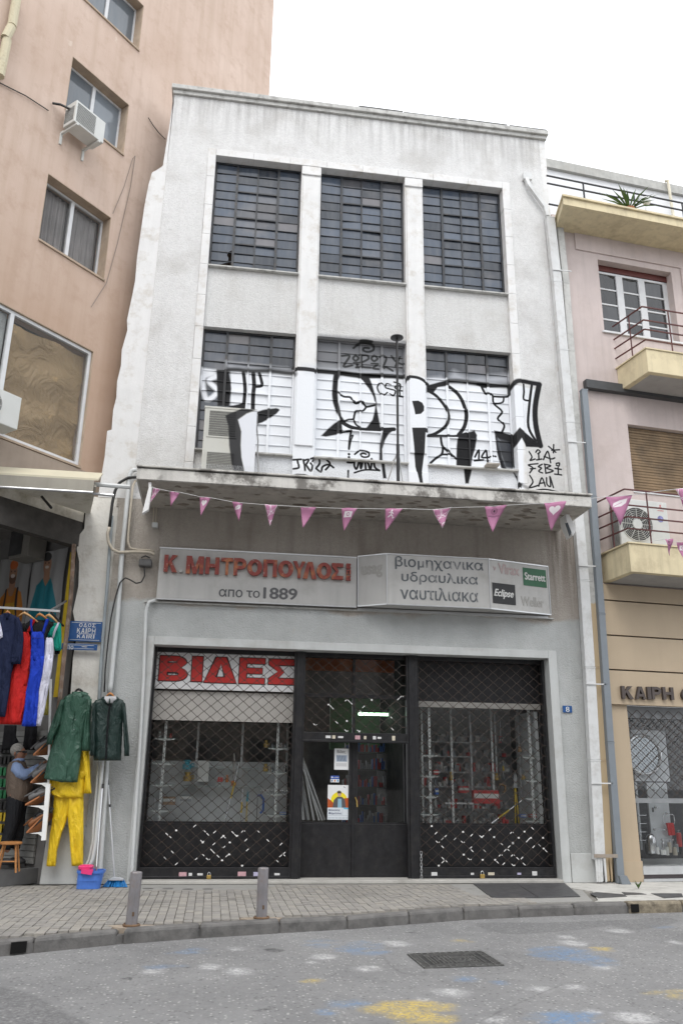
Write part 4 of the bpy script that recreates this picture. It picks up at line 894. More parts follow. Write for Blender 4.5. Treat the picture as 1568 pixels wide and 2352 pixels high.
for a in [('brass_fitting','brass fitting on the middle glass shelf of left window',px3,465,675,85,M_BRASS,14.0),('oil_can','green oil can on the middle glass shelf of left window',px3,460,560,90,Te,14.0),
 ('tool_case','pale perforated machine plate on the middle shelf of left window',px3,615,680,200,Wh,14.05,110),('bench_vice','small red vice on the middle shelf of left window',px3,785,680,45,R_,14.0,60),('steel_cup','orange capped bottle on the middle shelf of left window',px3,852,685,70,Or,14.0,30),
 ('hand_saw','upright steel saw blade standing in the left window',px3,905,670,260,M_CHROME,13.95,110),('g_clamp','big blue screw clamp hanging in the left window',px3,1150,1000,190,Bl,13.8,90),
 ('bolt_cutter','blue and yellow bolt cutter standing in the left window',px3,1035,1175,390,Te,13.8,60),('extending_rod','long yellow gripped rod leaning in the left window',px3,820,1130,610,Ye,13.78,60,.2),
 ('extending_rod','short chrome rod upright beside the bolt cutter',px3,980,1180,400,Ye,13.78,60,.02),('ring_spanner','large ring spanner hanging at left edge of left window',px3,120,1165,300,M_CHROME,13.72,60,.25),
 ('ring_spanner','big flat ring spanner at right edge of left window',px3,1370,1170,200,M_ALU,13.78,80,-.1),('shackle','silver shackle on the floor of left window beside first upright',px3,370,1170,60,M_CHROME,13.8,75),
 ('bench_vice','red pipe vice on the floor of left window',px3,760,1140,60,R_,13.85,110),('tool_case','brown wooden box on low shelf of left window',px3,285,905,75,Br,13.95,120),
 ('box_of_parts','grey stepped gauge block on lower glass shelf of left window',px3,450,870,60,Gy,14.05,110),('parts_tray','black tool tray on the floor of left window',px3,520,1165,35,Bk,13.8,160),
 ('parts_tray','dark socket tray on the floor of left window near the rod',px3,690,1175,30,Bk,13.78,150),('bench_vice','red handled cutter on the floor of left window at right',px3,1170,1170,60,R_,13.8,110),('parts_tray','white price card on the floor of left window',px3,1170,1130,35,Wh,13.9,70),
 ('steel_cup','red lidded steel flask on the floor of left window',px3,1270,1185,60,R_,13.75,45),('box_of_parts','blue topped box on lowest right shelf of left window',px3,1400,1000,22,Bl,13.8,60)]: g(*a[:3], *a[3:6], a[6], a[7], *(a[8:9]), **({'ang': a[9]} if len(a) > 9 else {}))
for i, (x, y, h, c, lab) in enumerate([(1235,345,70,M_BRASS,'brass jug on the top right shelf of left window'),(1300,348,40,Gy,'grey cup on the top right shelf of left window'),(1385,350,50,M_ALU,'small steel pot on the top right shelf of left window'),(1425,350,40,Gy,'smallest pot on the top right shelf of left window'),
  (1230,580,75,M_BRASS,'tall brass valve on second right shelf of left window'),(1290,585,50,M_CHROME,'chrome valve on second right shelf of left window'),(1420,585,55,M_CHROME,'chrome fitting at end of second right shelf of left window'),(190,245,60,M_ALU,'round steel flange on the top left shelf of left window'),(300,250,40,R_,'red reel on the top left shelf of left window')]):
    g('steel_cup', lab, px3, x, y, h, c, 13.85, h*.7, cat='fitting')
for i in range(12): g('steel_cup', 'chrome socket standing in the row on third right shelf of left window', px3, 1185+i*21+(30 if i > 6 else 0), 790, 42, M_CHROME, 13.82, 14, cat='socket')['group'] = 'chrome sockets in a row'
for a in [('tool_case','open red tool case with pale lining in the right window',px5,755,1540,130,R_,13.95,270),('extending_rod','yellow gripped rod lying slanted in the right window',px5,700,1810,545,Ye,13.72,60,.98),
 ('brass_fitting','brass cylinder hanging left in the right window',px5,428,1320,85,M_BRASS,14.1,40),('brass_fitting','brass valve at centre of the right window',px5,860,1320,70,M_BRASS,14.1,50),('spirit_level','wooden rule standing in the right window',px5,926,1305,180,Or,14.1,20,.0),
 ('g_clamp','pinkish pipe cutter hanging in the right window',px5,895,1440,90,Br,14.0,90),('bench_vice','small red jack on the floor of right window',px5,940,1800,120,R_,13.9,75),('bolt_cutter','grey long handled cutter standing right in the right window',px5,1050,1780,560,M_ALU,14.0,120),
 ('tool_case','low red case at front left of right window floor',px5,540,1820,30,R_,13.72,110),('tool_case','low red tray beside the slanted rod in right window',px5,625,1820,28,R_,13.72,80),('box_of_parts','red carton on second left shelf of right window',px5,285,1268,45,R_,13.85,55),
 ('box_of_parts','blue carton on third left shelf of right window',px5,290,1455,60,Bl,13.85,35),('box_of_parts','white carton on third right shelf of right window',px5,1280,1535,35,Wh,13.85,110),('box_of_parts','striped white and red carton below it in right window',px5,1295,1610,35,Wh,13.85,120),
 ('tool_case','red carton at the back of right window under the blue rod',px5,545,1440,70,R_,14.4,110),('ring_spanner','spanner hanging high in the right window',px5,900,960,210,M_CHROME,14.1,40,.0),('box_of_parts','magenta and blue packs on lowest right shelf of right window',px5,1210,1670,32,R_,13.85,110),
 ('box_of_parts','blue pack on lowest right shelf of right window',px5,1100,1670,30,Bl,13.85,60),('oil_can','round dial gauge on the top right shelf of right window',px5,1208,1050,60,M_ALU,13.8,60),('oil_can','olive float on the top right shelf of right window',px5,1075,1055,55,Br,13.85,42),
 ('shackle','steel shackle on right window floor at left',px5,420,1815,50,M_CHROME,13.75,50),('shackle','second steel shackle further left on right window floor',px5,350,1815,45,M_CHROME,13.8,45),('parts_tray','row of chrome spanners laid across the right window',px5,500,1545,14,M_CHROME,13.9,300),
 ('brass_fitting','brass ring fitting on second right shelf of right window',px5,1110,1315,50,M_BRASS,13.85,40),('steel_cup','small white pot on second right shelf of right window',px5,1235,1310,35,Wh,13.85,22)]: g(*a[:3], *a[3:6], a[6], a[7], *(a[8:9]), **({'ang': a[9]} if len(a) > 9 else {}))
q = [MB() for _ in range(4)]
for i in range(210):
    x = rng.uniform(3.6, 5.1); z = rng.choice([.78, 1.02, 1.385, 1.63, 1.885, 2.125]); w_ = rng.uniform(.03, .09); h = rng.uniform(.03, .16)
    q[rng.integers(0, 4)].box(x, x+w_, 14.62+rng.uniform(0, .1), 14.8, z, z+h)
for i, c in enumerate((0, 3, 3, 4)): q[i].build('stacked_goods', M_GD[c], ROOM, kind='stuff')
q = [MB() for _ in range(4)]
for i in range(220):
    x0, x1 = ((-.9, 1.2), (3.25, 5.35))[i % 2]; x = rng.uniform(x0, x1); y = rng.uniform(13.68, 13.95); r_ = rng.uniform(.008, .022)
    if i % 3: q[i % 4].lathe((x, y, .762), [(r_, 0), (r_, r_*1.5), (r_*.5, r_*2)], 7)
    else: q[i % 4].tube([(x, y, .775), (x+rng.uniform(-.08, .08), y+.04, .79)], .007, 5)
for i, c in enumerate((M_CHROME, M_GD[3], M_GD[0], M_CHROME)): q[i].build('small_fittings', c, ROOM, kind='stuff')
MB().box(5.30, 5.36, 13.66, 14.6, .77, 2.6).build('side_board', M_BACKB, ROOM)
# ================================================================ the tall pink building on the left (its wall runs back at an angle)
def pinkmat():
    m, t, b = newmat('pink_stucco')
    c = mixrgb(t, ramp(t, noise(t, .55, 7, rough=.6), .35, .7), (.59, .465, .39), (.50, .375, .30))
    c = mixrgb(t, ramp(t, noise(t, 2.6, 8, rough=.7), .50, .70, 0, .5), c, (.38, .26, .19))
    c = mixrgb(t, ramp(t, noise(t, 3.0, 6, stretch=(1.6, 1, .1)), .46, .70, 0, .5), c, (.42, .31, .235))
    c = mixrgb(t, ramp(t, noise(t, 1.9, 3), .70, .72, 0, .8), c, (.60, .50, .42))
    # the lower storeys are browner
    tc = nd(t, 'ShaderNodeTexCoord'); sp = nd(t, 'ShaderNodeSeparateXYZ'); t.links.new(tc.outputs['Object'], sp.inputs[0])
    zz = mul(t, sp.outputs['Z'], mul(t, noise(t, .8, 4), 3.0), 'ADD')
    c = mixrgb(t, ramp(t, zz, 12.8, 9.2, 0, .62), c, (.40, .265, .18))
    t.links.new(c, b.inputs['Base Color']); b.inputs['Roughness'].default_value = .9
    bump(t, b, noise(t, 60, 4), .003); return m
M_PINK = pinkmat()
M_JAMB = plain('brown_reveal', (.42, .33, .25), .9, var=.15, dirt=(.3, .22, .14), dirt_amt=.7, streak=.3)
M_WALU = plain('white_window_frame', (.62, .63, .64), .4, var=.05)
M_CURT = plain('grey_curtain', (.36, .34, .33), .9, var=.2, scale=3, streak=.6)
M_TAUPE = plain('taupe_render', (.33, .27, .22), .9, var=.1, scale=3, streak=.15)
KB = thing('apartment_block', 'tall salmon pink apartment block set at an angle on the left', 'building', frame=PINK)
H = 24.0; x1 = 4.16; th = .34
WIN = [(-1.30, .13, 15.22, 16.39, 'glass'), (-1.30, .05, 12.62, 13.80, 'glass'), (-1.44, -.055, 9.83, 11.14, 'curtain'), (-2.6, -.09, 6.27, 8.39, 'paper')]
# wall in pieces round the four openings
segs = []
def wallseg(a, b_, c, d, mat=None): MB().box(a, b_, 0, th, c, d).build('wall', mat or M_PINK, KB)
zs = sorted({5.75, H}|{w_[2] for w_ in WIN}|{w_[3] for w_ in WIN})
for lo, hi in zip(zs[:-1], zs[1:]):
    hit = [w_ for w_ in WIN if w_[2] <= lo+.01 and w_[3] >= hi-.01]
    if not hit: wallseg(-7.5, x1, lo, hi)
    else: wallseg(-7.5, hit[0][0], lo, hi); wallseg(hit[0][1], x1, lo, hi)
MB().box(x1-.001, x1+.0, th, 9, 5.75, H).build('wall', M_PINK, KB)
MB().box(x1-.3, x1-.002, th+.001, 9, 5.75, H).build('wall', M_PINK, KB)
MB().box(-7.5, x1-.31, th+3.0, th+3.1, 5.75, H).build('partition', M_INT, KB)
for x0, xx, z0, z1_, kind in WIN:
    f = MB(); t_ = .05; y = .22
    MB().box(x0-.0, xx, -.03, .20, z0-.035, z0-.001).build('window_sill', M_JAMB, KB)
    q = MB().box(x0+.001, x0+.012, .001, y, z0, z1_).box(xx-.012, xx-.001, .001, y, z0, z1_).box(x0+.013, xx-.013, .001, y, z1_-.012, z1_-.001); q.build('window_reveal', M_JAMB, KB)
    if kind == 'paper': y = .06; t_ = .07
    f.box(x0+.013, x0+t_, y-.02, y+.03, z0, z1_).box(xx-t_, xx-.013, y-.02, y+.03, z0, z1_).box(x0+t_, xx-t_, y-.02, y+.03, z0, z0+t_).box(x0+t_, xx-t_, y-.02, y+.03, z1_-t_, z1_-.013)
    cx = (x0+xx)/2 if kind != 'paper' else -1.66
    f.box(cx-.035, cx+.035, y-.03, y+.03, z0+t_, z1_-t_)
    F_ = f.build('window', M_WALU, KB, bevel=.003)
    for a, b_ in ((x0+t_, cx-.036), (cx+.036, xx-t_)):
        MB().box(a, b_, y, y+.006, z0+t_, z1_-t_).build('pane', MATS.get('pk_'+kind) or {'glass': glassmat('pk_glass', (.13,.15,.17), .06, .95, .15), 'curtain': glassmat('pk_curtain', (.1,.1,.1), .03, .18, .1), 'paper': glassmat('pk_paper', (.1,.1,.1), .05, .12, .1)}[kind], F_)
        if kind == 'curtain':
            n = 60; v = []; fa = []
            for i in range(n+1):
                x = a+(b_-a)*i/n; yy = y+.10+.028*math.sin(i*.9)+.012*math.sin(i*2.3)
                v += [(x, yy, z0+t_), (x+.01*math.sin(i*.5), yy+.01, z1_-t_)]
                if i: fa.append((2*i-2, 2*i, 2*i+1, 2*i-1))
            MB().add(v, fa).build('curtain', M_CURT, F_, smooth=True)
    if kind == 'paper':
        m, t, b = newmat('crumpled_brown_paper'); c = mixrgb(t, ramp(t, noise(t, 2, 5), .3, .7), (.36,.25,.12), (.26,.17,.07)); t.links.new(c, b.inputs['Base Color']); b.inputs['Roughness'].default_value = .5
        bump(t, b, noise(t, 2.2, 5, dist=1.6), .12)
        n = 40; v = []; fa = []
        for j in range(n+1):
            for i in range(n+1):
                X = -1.62+1.46*i/n; Z = z0+t_+(z1_-z0-2*t_-.12*(1-.6*i/n)*(1 if j > n-2 else 1))*j/n
                v.append((X, y+.06+.035*math.sin(X*7+Z*3+2*math.sin(Z*2.1))+.02*math.sin(X*3-Z*9)+rng.normal(0, .006), Z))
        for j in range(n):
            for i in range(n): fa.append((j*(n+1)+i, j*(n+1)+i+1, (j+1)*(n+1)+i+1, (j+1)*(n+1)+i))
        MB().add(v, fa).build('paper_covering', m, F_, smooth=True)
        MB().box(-2.55, -1.70, y+.06, y+.08, z0+t_, z1_-t_).build('pale_backing', plain('dusty_pale_backing', (.36,.38,.37), .5, var=.3), F_)
# darker band under the big window and thin cracks, pipes
MB().box(-7.5, x1-.32, -.02, -.001, 5.70, 6.22).build('base_band', M_TAUPE, KB)
def pkpts(L, off=-.02): return [tuple(PINK.at(a, b_, off)) for a, b_ in L]
tag(MB().tube([tuple(PINK.P+PINK.x*q[0]+PINK.y*q[1]+np.array([0,0,q[2]])) for q in pkpts([(0,190),(60,220),(112,254)], -.03)], .010, 5).build('cable', M_CABLE), 'black cable sagging across the pink wall at top left', 'cable')
tag(MB().tube([tuple(PINK.P+PINK.x*q[0]+PINK.y*q[1]+np.array([0,0,q[2]])) for q in pkpts([(341,270),(352,288),(366,306),(380,320)], -.03)], .009, 5).build('cable', M_CABLE), 'short rusty cable on the pink wall beside the white building', 'cable')
tag(MB().tube([tuple(PINK.P+PINK.x*q[0]+PINK.y*q[1]+np.array([0,0,q[2]])) for q in pkpts([(260,490),(285,430),(305,365),(311,358),(300,430),(270,560),(245,650),(210,705)], -.02)], .006, 5).build('cable', plain('grey_cable', (.22,.19,.17), .7)), 'thin grey cable looped on the pink wall by the curtained window', 'cable')
# pale drain pipe down the left edge
DP = thing('drain_pipe', 'peeling yellowish drain pipe at the top left corner of the pink wall', 'drain pipe', frame=PINK)
for (a, c) in (((42,-20),(28,60)), ((27,62),(13,88)), ((17,92),(0,175))):
    A, C_ = PINK.at(*a, -.10), PINK.at(*c, -.10); MB().tube([A, C_], .075, 10).build('pipe_length', plain('peeling_pipe_paint', (.55,.50,.36), .8, var=.15, dirt=(.25,.2,.12), dirt_amt=.7, dscale=6), DP)
# air conditioners on it
M_ACW = plain('aircon_casing', (.58, .59, .57), .45, var=.05, dirt=(.35,.33,.28), dirt_amt=.35)
M_GRIL = plain('dark_grille', (.05, .05, .05), .6, var=.3)
def aircon(frame, label, x0, x1, z0, z1, depth, off, fan=True, grille_l=.62):
    A = thing('air_conditioner', label, 'air conditioner', frame=frame)
    y0 = -off-depth
    MB().box(x0, x1, y0, -off, z0, z1).build('casing', M_ACW, A, bevel=.012)
    g0, g1 = x0+.03, x0+(x1-x0)*grille_l; r = min(g1-g0, z1-z0-.06)/2; cx, cz = (g0+g1)/2, (z0+z1)/2
    if fan:
        MB().tube([(cx, y0-.004, cz), (cx, y0-.0005, cz)], r, 28).build('fan_opening', M_GRIL, A)
        q = MB()
        for k in range(1, 9): q.tube([(cx+r*k/9*math.cos(a), y0-.012, cz+r*k/9*math.sin(a)) for a in np.linspace(0, 2*math.pi, 25)], .0035, 4, cap=False)
        for k in range(12): a = k*math.pi/6; q.tube([(cx, y0-.012, cz), (cx+r*math.cos(a), y0-.012, cz+r*math.sin(a))], .005, 4)
        q.build('fan_guard', M_ACW, A); MB().tube([(cx, y0-.02, cz), (cx, y0-.008, cz)], r*.3, 18).build('fan_hub', M_ACW, A)
        MB().tube([(cx+r*math.cos(a), y0-.008, cz+r*math.sin(a)) for a in np.linspace(0, 2*math.pi, 29)], .009, 6, cap=False).build('guard_ring', M_ACW, A)
    else:
        MB().box(g0, g1, y0-.002, y0-.0005, z0+.04, z1-.04).build('grille', M_GRIL, A)
        q = MB()
        for k in range(13): z = z0+.05+k*(z1-z0-.1)/12; q.box(g0, g1, y0-.010, y0-.0025, z-.005, z+.004)
        q.build('grille_slats', M_ACW, A)
    q = MB()
    for k in range(8): q.box(x0-.003, x0-.0005, y0+.05+k*.03, y0+.065+k*.03, z0+.06, z1-.1)
    q.build('side_vents', M_GRIL, A)
    return A, y0
_f = [PINK.at(*p, -.42) for p in ((177,231),(245,280),(237,330),(172,277))]; ax0, ax1 = (_f[0][0]+_f[3][0])/2, (_f[1][0]+_f[2][0])/2; az0, az1 = (_f[2][2]+_f[3][2])/2, (_f[0][2]+_f[1][2])/2; print('pink ac', ax0, ax1, az0, az1)
a0, y0 = aircon(PINK, 'small white air conditioner on brackets under the pink wall window', ax0, ax1, az0, az1, .30, .12, False, .66)
for x in (ax0+.04, ax1-.12): MB().box(x, x+.04, -.44, -.001, az0-.05, az0-.005).prism([(x, az0-.25), (x+.04, az0-.25), (x+.04, az0-.051), (x, az0-.051)], -.03, -.001).build('bracket', M_ACW, a0)
MB().tube([(ax0-.01, -.25, az1-.12), (ax0-.12, -.14, az1-.06), (ax0-.2, -.03, az1-.04)], .022, 6).build('hose', M_CABLE, a0)
_f = [PINK.at(*p, -.46) for p in ((51,914),(41,988),(0,890))]; print('left ac', _f)
a1, _ = aircon(PINK, 'white air conditioner beside the papered shop window at left edge', _f[0][0]-.95, (_f[0][0]+_f[1][0])/2, _f[1][2], _f[0][2], .34, .12, True, .86)
# ================================================================ awning and corner shop under it
M_CREAM = plain('cream_metal', (.54, .50, .38), .6, var=.06, dirt=(.40,.34,.22), dirt_amt=.3)
M_AWN = plain('grey_awning_fabric', (.33, .31, .265), .8, var=.1, scale=2, streak=.25)
AW = thing('awning', 'rolled cream and grey awning over the clothes shop', 'awning', (-3.4, 12.5, 5.4))
ay = 12.05; L0 = -5.2; R0 = PY(237, 1085, ay)[0]; zt = PY(118, 1079, ay)[2]; zm = PY(118, 1097, ay-.15)[2]; zb = PY(118, 1125, ay-.2)[2]
MB().add([(L0, ay, zt), (R0, ay, zt), (R0-.02, ay-.2, zm+.01), (L0, ay-.2, zm+.01), (L0, ay, zt-.03), (R0, ay, zt-.03), (R0-.02, ay-.2, zm-.02), (L0, ay-.2, zm-.02)], [(3,2,1,0),(4,5,6,7),(2,3,7,6),(0,1,5,4),(1,2,6,5),(3,0,4,7)]).build('top_plate', M_CREAM, AW)
MB().box(L0, R0-.08, ay-.205, ay-.19, zb, zm-.021).build('valance', M_AWN, AW); MB().tube([(L0, ay-.19, zb), (R0-.08, ay-.19, zb)], .02, 8).build('front_bar', M_ALU, AW)
MB().tube([(R0-.1, ay-.03, zm-.02), (R0+.42, ay-.03, zm-.03)], .035, 8).build('roller_end', M_PVC, AW); MB().tube([(R0-.1, ay-.05, zb+.03), (R0+.2, ay-.05, zb+.02)], .022, 8).build('arm_end', M_ALU, AW)
MB().tube([(R0-.9, ay+.3, zb+.05), (R0-.7, ay+.1, zb-.18)], .022, 6).build('folding_arm', M_BLACK, AW)
CS = thing('corner_shop', 'open fronted clothes shop in the corner ground floor under the pink block', 'shop', (-3.6, 13.6, 0))
# soffit, dark beam, ceiling, rear walls
RW = Frame((-2.30, 13.36, 0), math.radians(180-41))   # the inner side wall, running back to the left
d_in = np.array([-.755, .656, 0]); n_in = np.array([.656, .755, 0])
def wallquad(s0, s1, z0, z1, off=0.0, th_=.02):
    """a slab on the inner side wall between distances s0..s1 from the pillar"""
    P0 = np.array([-2.33, 13.34, 0])-n_in*off
    a = P0+d_in*s0; c = P0+d_in*s1; nn = n_in*th_
    return MB().slab([(a[0], a[1]), (c[0], c[1]), (c[0]+nn[0], c[1]+nn[1]), (a[0]+nn[0], a[1]+nn[1])], z0, z1)
M_SOFF = plain('stained_white_soffit', (.66,.63,.56), .85, var=.12, dirt=(.2,.17,.1), dirt_amt=.85, dscale=3, dlo=.45)
MB().slab([(-2.2, 13.3), (R0-.05, 11.9), (-3.45, 11.86), (-3.75, 11.7)], zb+.10, zb+.14).build('soffit', M_SOFF, CS)
A = np.array([-2.35, 13.25]); dp = np.array([-.669, -.743]); npk = np.array([-.743, .669])
def alongpink(s0, s1, o0, o1): 
    P = [A+dp*s0+npk*o0, A+dp*s1+npk*o0, A+dp*s1+npk*o1, A+dp*s0+npk*o1]; return [tuple(p) for p in P]
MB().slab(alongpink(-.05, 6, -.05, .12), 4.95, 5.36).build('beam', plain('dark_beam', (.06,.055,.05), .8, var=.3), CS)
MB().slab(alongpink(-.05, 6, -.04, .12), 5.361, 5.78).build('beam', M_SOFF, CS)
MB().slab([(-2.35, 13.4), (-8, 18.3), (-9, 12), (-6.4, 8.7)], 5.37, 5.45).build('ceiling', plain('shop_ceiling', (.20,.19,.18), .9), CS)
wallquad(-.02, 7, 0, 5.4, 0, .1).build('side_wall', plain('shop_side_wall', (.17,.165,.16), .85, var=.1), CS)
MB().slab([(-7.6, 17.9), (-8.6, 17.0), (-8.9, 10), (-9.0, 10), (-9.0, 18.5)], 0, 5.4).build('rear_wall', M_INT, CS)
zfl = PY(22,2003,12.8)[2]; print('floor', zfl)
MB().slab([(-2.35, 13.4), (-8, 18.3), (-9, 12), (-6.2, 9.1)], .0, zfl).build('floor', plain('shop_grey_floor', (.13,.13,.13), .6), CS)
MB().slab([(-2.6, 13.55), (-3.1, 13.02), (-6.5, 13.02), (-8, 17.8)], zfl, .26).build('step', plain('shop_step', (.15,.15,.15), .6), CS)
# roller shutter slats of the inner wall
M_SLAT = plain('grey_slats', (.24,.24,.23), .5, var=.15)
q = [wallquad(.15, 3.8, .25+i*.085, .25+i*.085+.075, .045, .03).build('shutter_slat', M_SLAT, CS) for i in range(22)]
# rusty edge angle of the pillar
MB().tube([PY(170,1250,13.1), PY(163,1370,13.1), PY(148,1500,13.1), PY(138,1600,13.1), PY(127,1700,13.1), PY(112,1860,13.1)], .035, 5).build('rusty_pipe', plain('rust', (.22,.15,.11), .8, var=.4, dirt=(.4,.38,.34), dirt_amt=.7, dscale=9), CS)
# banner with two printed figures, hung on the inner wall
def banner(label, s0, s1, z0, z1, fig):
    W_ = s1-s0; cv = Canvas(0, W_, z0, z1, 130, (.27,.27,.27,1))
    f = lambda P: [((1-a)*W_, z0+b_*(z1-z0)) for a, b_ in P]
    skin = (.28,.15,.09,1)
    def E(cx, cz, rx, rz, c): cv.ell((1-cx)*W_, z0+cz*(z1-z0), rx*W_, rz*(z1-z0), c)
    if fig == 'orange':
        cv.poly(f([(.12,0),(.10,.42),(.22,.64),(.42,.70),(.66,.70),(.86,.62),(.96,.38),(.90,.0)]), (.42,.15,.015,1), .006); cv.poly(f([(.42,.70),(.66,.70),(.58,.62),(.5,.62)]), skin)
        cv.poly(f([(.22,0),(.24,.40),(.72,.44),(.76,0)]), (.02,.02,.025,1), .006)
        for a in ((.33,.68),(.70,.68)): cv.stroke(f([a,(a[0]-.02,.42)]), .06, (.02,.02,.025,1))
        cv.poly(f([(.30,.40),(.66,.40),(.64,.55),(.36,.55)]), (.46,.26,.02,1)); cv.poly(f([(.12,0),(.10,.20),(.22,.22),(.22,0)]), skin); cv.poly(f([(.80,0),(.82,.24),(.95,.24),(.9,0)]), skin)
        cv.poly(f([(.47,.68),(.47,.76),(.62,.76),(.62,.68)]), skin); E(.55,.84,.10,.105,skin); E(.55,.79,.085,.05,(.10,.05,.03,1)); E(.55,.82,.05,.02,(.5,.42,.38,1)); E(.55,.93,.105,.045,(.42,.10,.02,1)); E(.51,.865,.014,.008,(.03,.02,.02,1)); E(.59,.865,.014,.008,(.03,.02,.02,1))
    else:
        cv.poly(f([(.2,0),(.24,.3),(.10,.28),(.18,.48),(.30,.66),(.45,.74),(.64,.74),(.84,.68),(.95,.42),(.84,.36),(.80,0)]), (.01,.16,.20,1), .006); cv.poly(f([(.45,.74),(.64,.74),(.55,.66)]), skin)
        cv.poly(f([(.14,0),(.12,.30),(.26,.30),(.28,0)]), skin); cv.poly(f([(.48,.72),(.48,.80),(.62,.80),(.62,.72)]), skin); E(.56,.87,.10,.10,skin); E(.57,.945,.105,.045,(.02,.02,.02,1)); E(.56,.845,.045,.014,(.45,.40,.36,1)); E(.52,.885,.013,.008,(.03,.02,.02,1)); E(.60,.885,.013,.008,(.03,.02,.02,1))
        cv.stroke(f([(.55,.66),(.55,.5)]), .01, (.01,.1,.13,1))
    im = cv.image('banner_'+fig); m, t, b = newmat('banner_print_'+fig)
    tc = nd(t, 'ShaderNodeTexCoord'); n = nd(t, 'ShaderNodeTexImage'); n.image = im; n.extension = 'EXTEND'; t.links.new(tc.outputs['UV'], n.inputs[0]); t.links.new(n.outputs[0], b.inputs['Base Color']); b.inputs['Roughness'].default_value = .6
    P0 = np.array([-2.33, 13.34, 0])-n_in*.06; N = 24; v = []; fa = []; uv = []
    for i in range(N+1):
        for j in range(9):
            u = i/N; k = j/8; s_ = s0+u*W_; p = P0+d_in*s_-n_in*(.012*math.sin(u*19+k*3)+.01*math.sin(k*11+u*5)); v.append((p[0], p[1], z0+k*(z1-z0)-.02*math.sin(u*math.pi)*k)); uv.append((1-u, k))
    for i in range(N):
        for j in range(8): a = i*9+j; fa.append((a, a+1, a+10, a+9))
    me = MB().add(v, fa).mesh('banner', m, True); l = me.uv_layers.new(name='uv')
    for lp in me.loops: l.data[lp.index].uv = uv[lp.vertex_index]
    o = link('banner', me); tag(o, label, 'banner'); return o
def s_of(px, py):
    P0 = np.array([-2.33, 13.34, 0])-n_in*.06; d = ray(px, py); tt = ((P0-CAMP)@n_in)/(d@n_in); q = CAMP+d*tt; return (q-P0)@d_in, q[2]
sR, zR = s_of(157, 1255); sM, zM = s_of(79, 1272); sL, zL = s_of(3, 1285); sLL, _z = s_of(-60, 1290)
zbn = zR-1.75
banner('printed banner of a dark haired man in a teal polo shirt', sR, sM-.015, zbn, (zR+zM)/2, 'teal')
banner('printed banner of a bearded man in orange shirt and black dungarees', sM+.015, sL, zbn, (zM+zL)/2, 'orange')
tag(wallquad(sR-.16, sR-.06, 2.6, (zR+zM)/2-.1, .05, .03).build('yellow_strip', M_GD[2]), 'narrow yellow strip on the shop wall beside the teal banner', 'strip')
# air conditioner inside
IA = thing('air_conditioner', 'grey air conditioner high on the dark wall inside the corner shop', 'air conditioner', (-2.9, 13.3, 4.9))
sa, za = s_of(112, 1240); sb, _z = s_of(70, 1240); P0 = np.array([-2.33, 13.34, 0])
c0 = P0+d_in*sa-n_in*.08; c1 = P0+d_in*sb-n_in*.08
MB().slab([(c0[0], c0[1]), (c1[0], c1[1]), (c1[0]-n_in[0]*.34, c1[1]-n_in[1]*.34), (c0[0]-n_in[0]*.34, c0[1]-n_in[1]*.34)], 4.82, 5.34).build('casing', plain('grey_aircon', (.20,.19,.17), .6), IA, bevel=.01)
e0, e1 = c1-n_in*.345, c0-n_in*.345+(c1-c0)*.35
MB().slab([(e0[0], e0[1]), (e1[0], e1[1]), (e1[0]-n_in[0]*.01, e1[1]-n_in[1]*.01), (e0[0]-n_in[0]*.01, e0[1]-n_in[1]*.01)], 4.87, 5.29).build('fan_opening', M_GRIL, IA)
# shelves of boxed goods low on the inner wall at the left edge
for r_ in range(9):
    for k in range(4):
        c = M_GD[[2,2,2,7,6,6,6,7,7][r_]]
        p = PY(2+k*9, 1925-r_*26, 13.9); MB().box(p[0]-.025, p[0]+.055, 13.85, 14.1, p[2]-.08, p[2]+.04).build('goods_box', c, CS)
# ================================================================ pipes and cables on the pillar
def cable(name, label, cat, f, L, r, mat, Y=13.08, n=8, Ys=None):
    pts = [PY(*f(p), (Ys[i] if Ys else Y)) for i, p in enumerate(L)]
    # soften the bends
    P = [np.array(p) for p in pts]; Q = [P[0]]
    for i in range(1, len(P)-1): Q += [P[i]*.8+P[i-1]*.2, P[i]*.94+P[i-1]*.03+P[i+1]*.03, P[i]*.8+P[i+1]*.2]
    Q.append(P[-1]); return tag(MB().tube(Q, r, n).build(name, mat, smooth=True), label, cat)
c5 = lambda p: (p[0]*.2270, 1062.2+p[1]*.2270)
l1 = lambda p: (p[0]*.20507, 1343.6+p[1]*.20507)
l2 = lambda p: (p[0]*.20507, 1688.1+p[1]*.20507)
cable('conduit', 'white plastic conduit running down the pillar from the canopy', 'pipe', idn, [(314,1079),(303,1081),(297,1092),(294,1132),(288,1200),(281,1266),(275,1350),(270,1425),(262,1493),(255,1570),(252,1592)], .038, M_PVC, 13.12)
cable('conduit', 'thin blue grey conduit on the cream pillar', 'pipe', idn, [(258,1185),(252,1262),(247,1340),(240,1425),(234,1500),(230,1565),(226,1640)], .024, plain('bluegrey_pipe', (.32,.36,.38), .5), 13.16)
cable('cable', 'beige corrugated cable curving round to the sign', 'cable', c5, [(1110,655),(1090,720),(1100,810),(1140,880),(1200,910),(1320,905),(1440,905),(1520,910),(1565,930)], .024, M_BEIGEC, 13.07)
cable('cable', 'thick black cable from the canopy corner down the pillar', 'cable', c5, [(1420,150),(1300,153),(1210,205),(1165,290),(1140,400),(1125,520),(1110,650)], .024, M_CABLE, 13.08)
cable('cable', 'thin black cable drooping from the junction box down the pillar', 'cable', idn, [(332,1302),(333,1322),(325,1337),(313,1340),(300,1332),(288,1327),(276,1338),(266,1370),(255,1420),(248,1480),(242,1540),(240,1590)], .011, M_CABLE, 13.07)
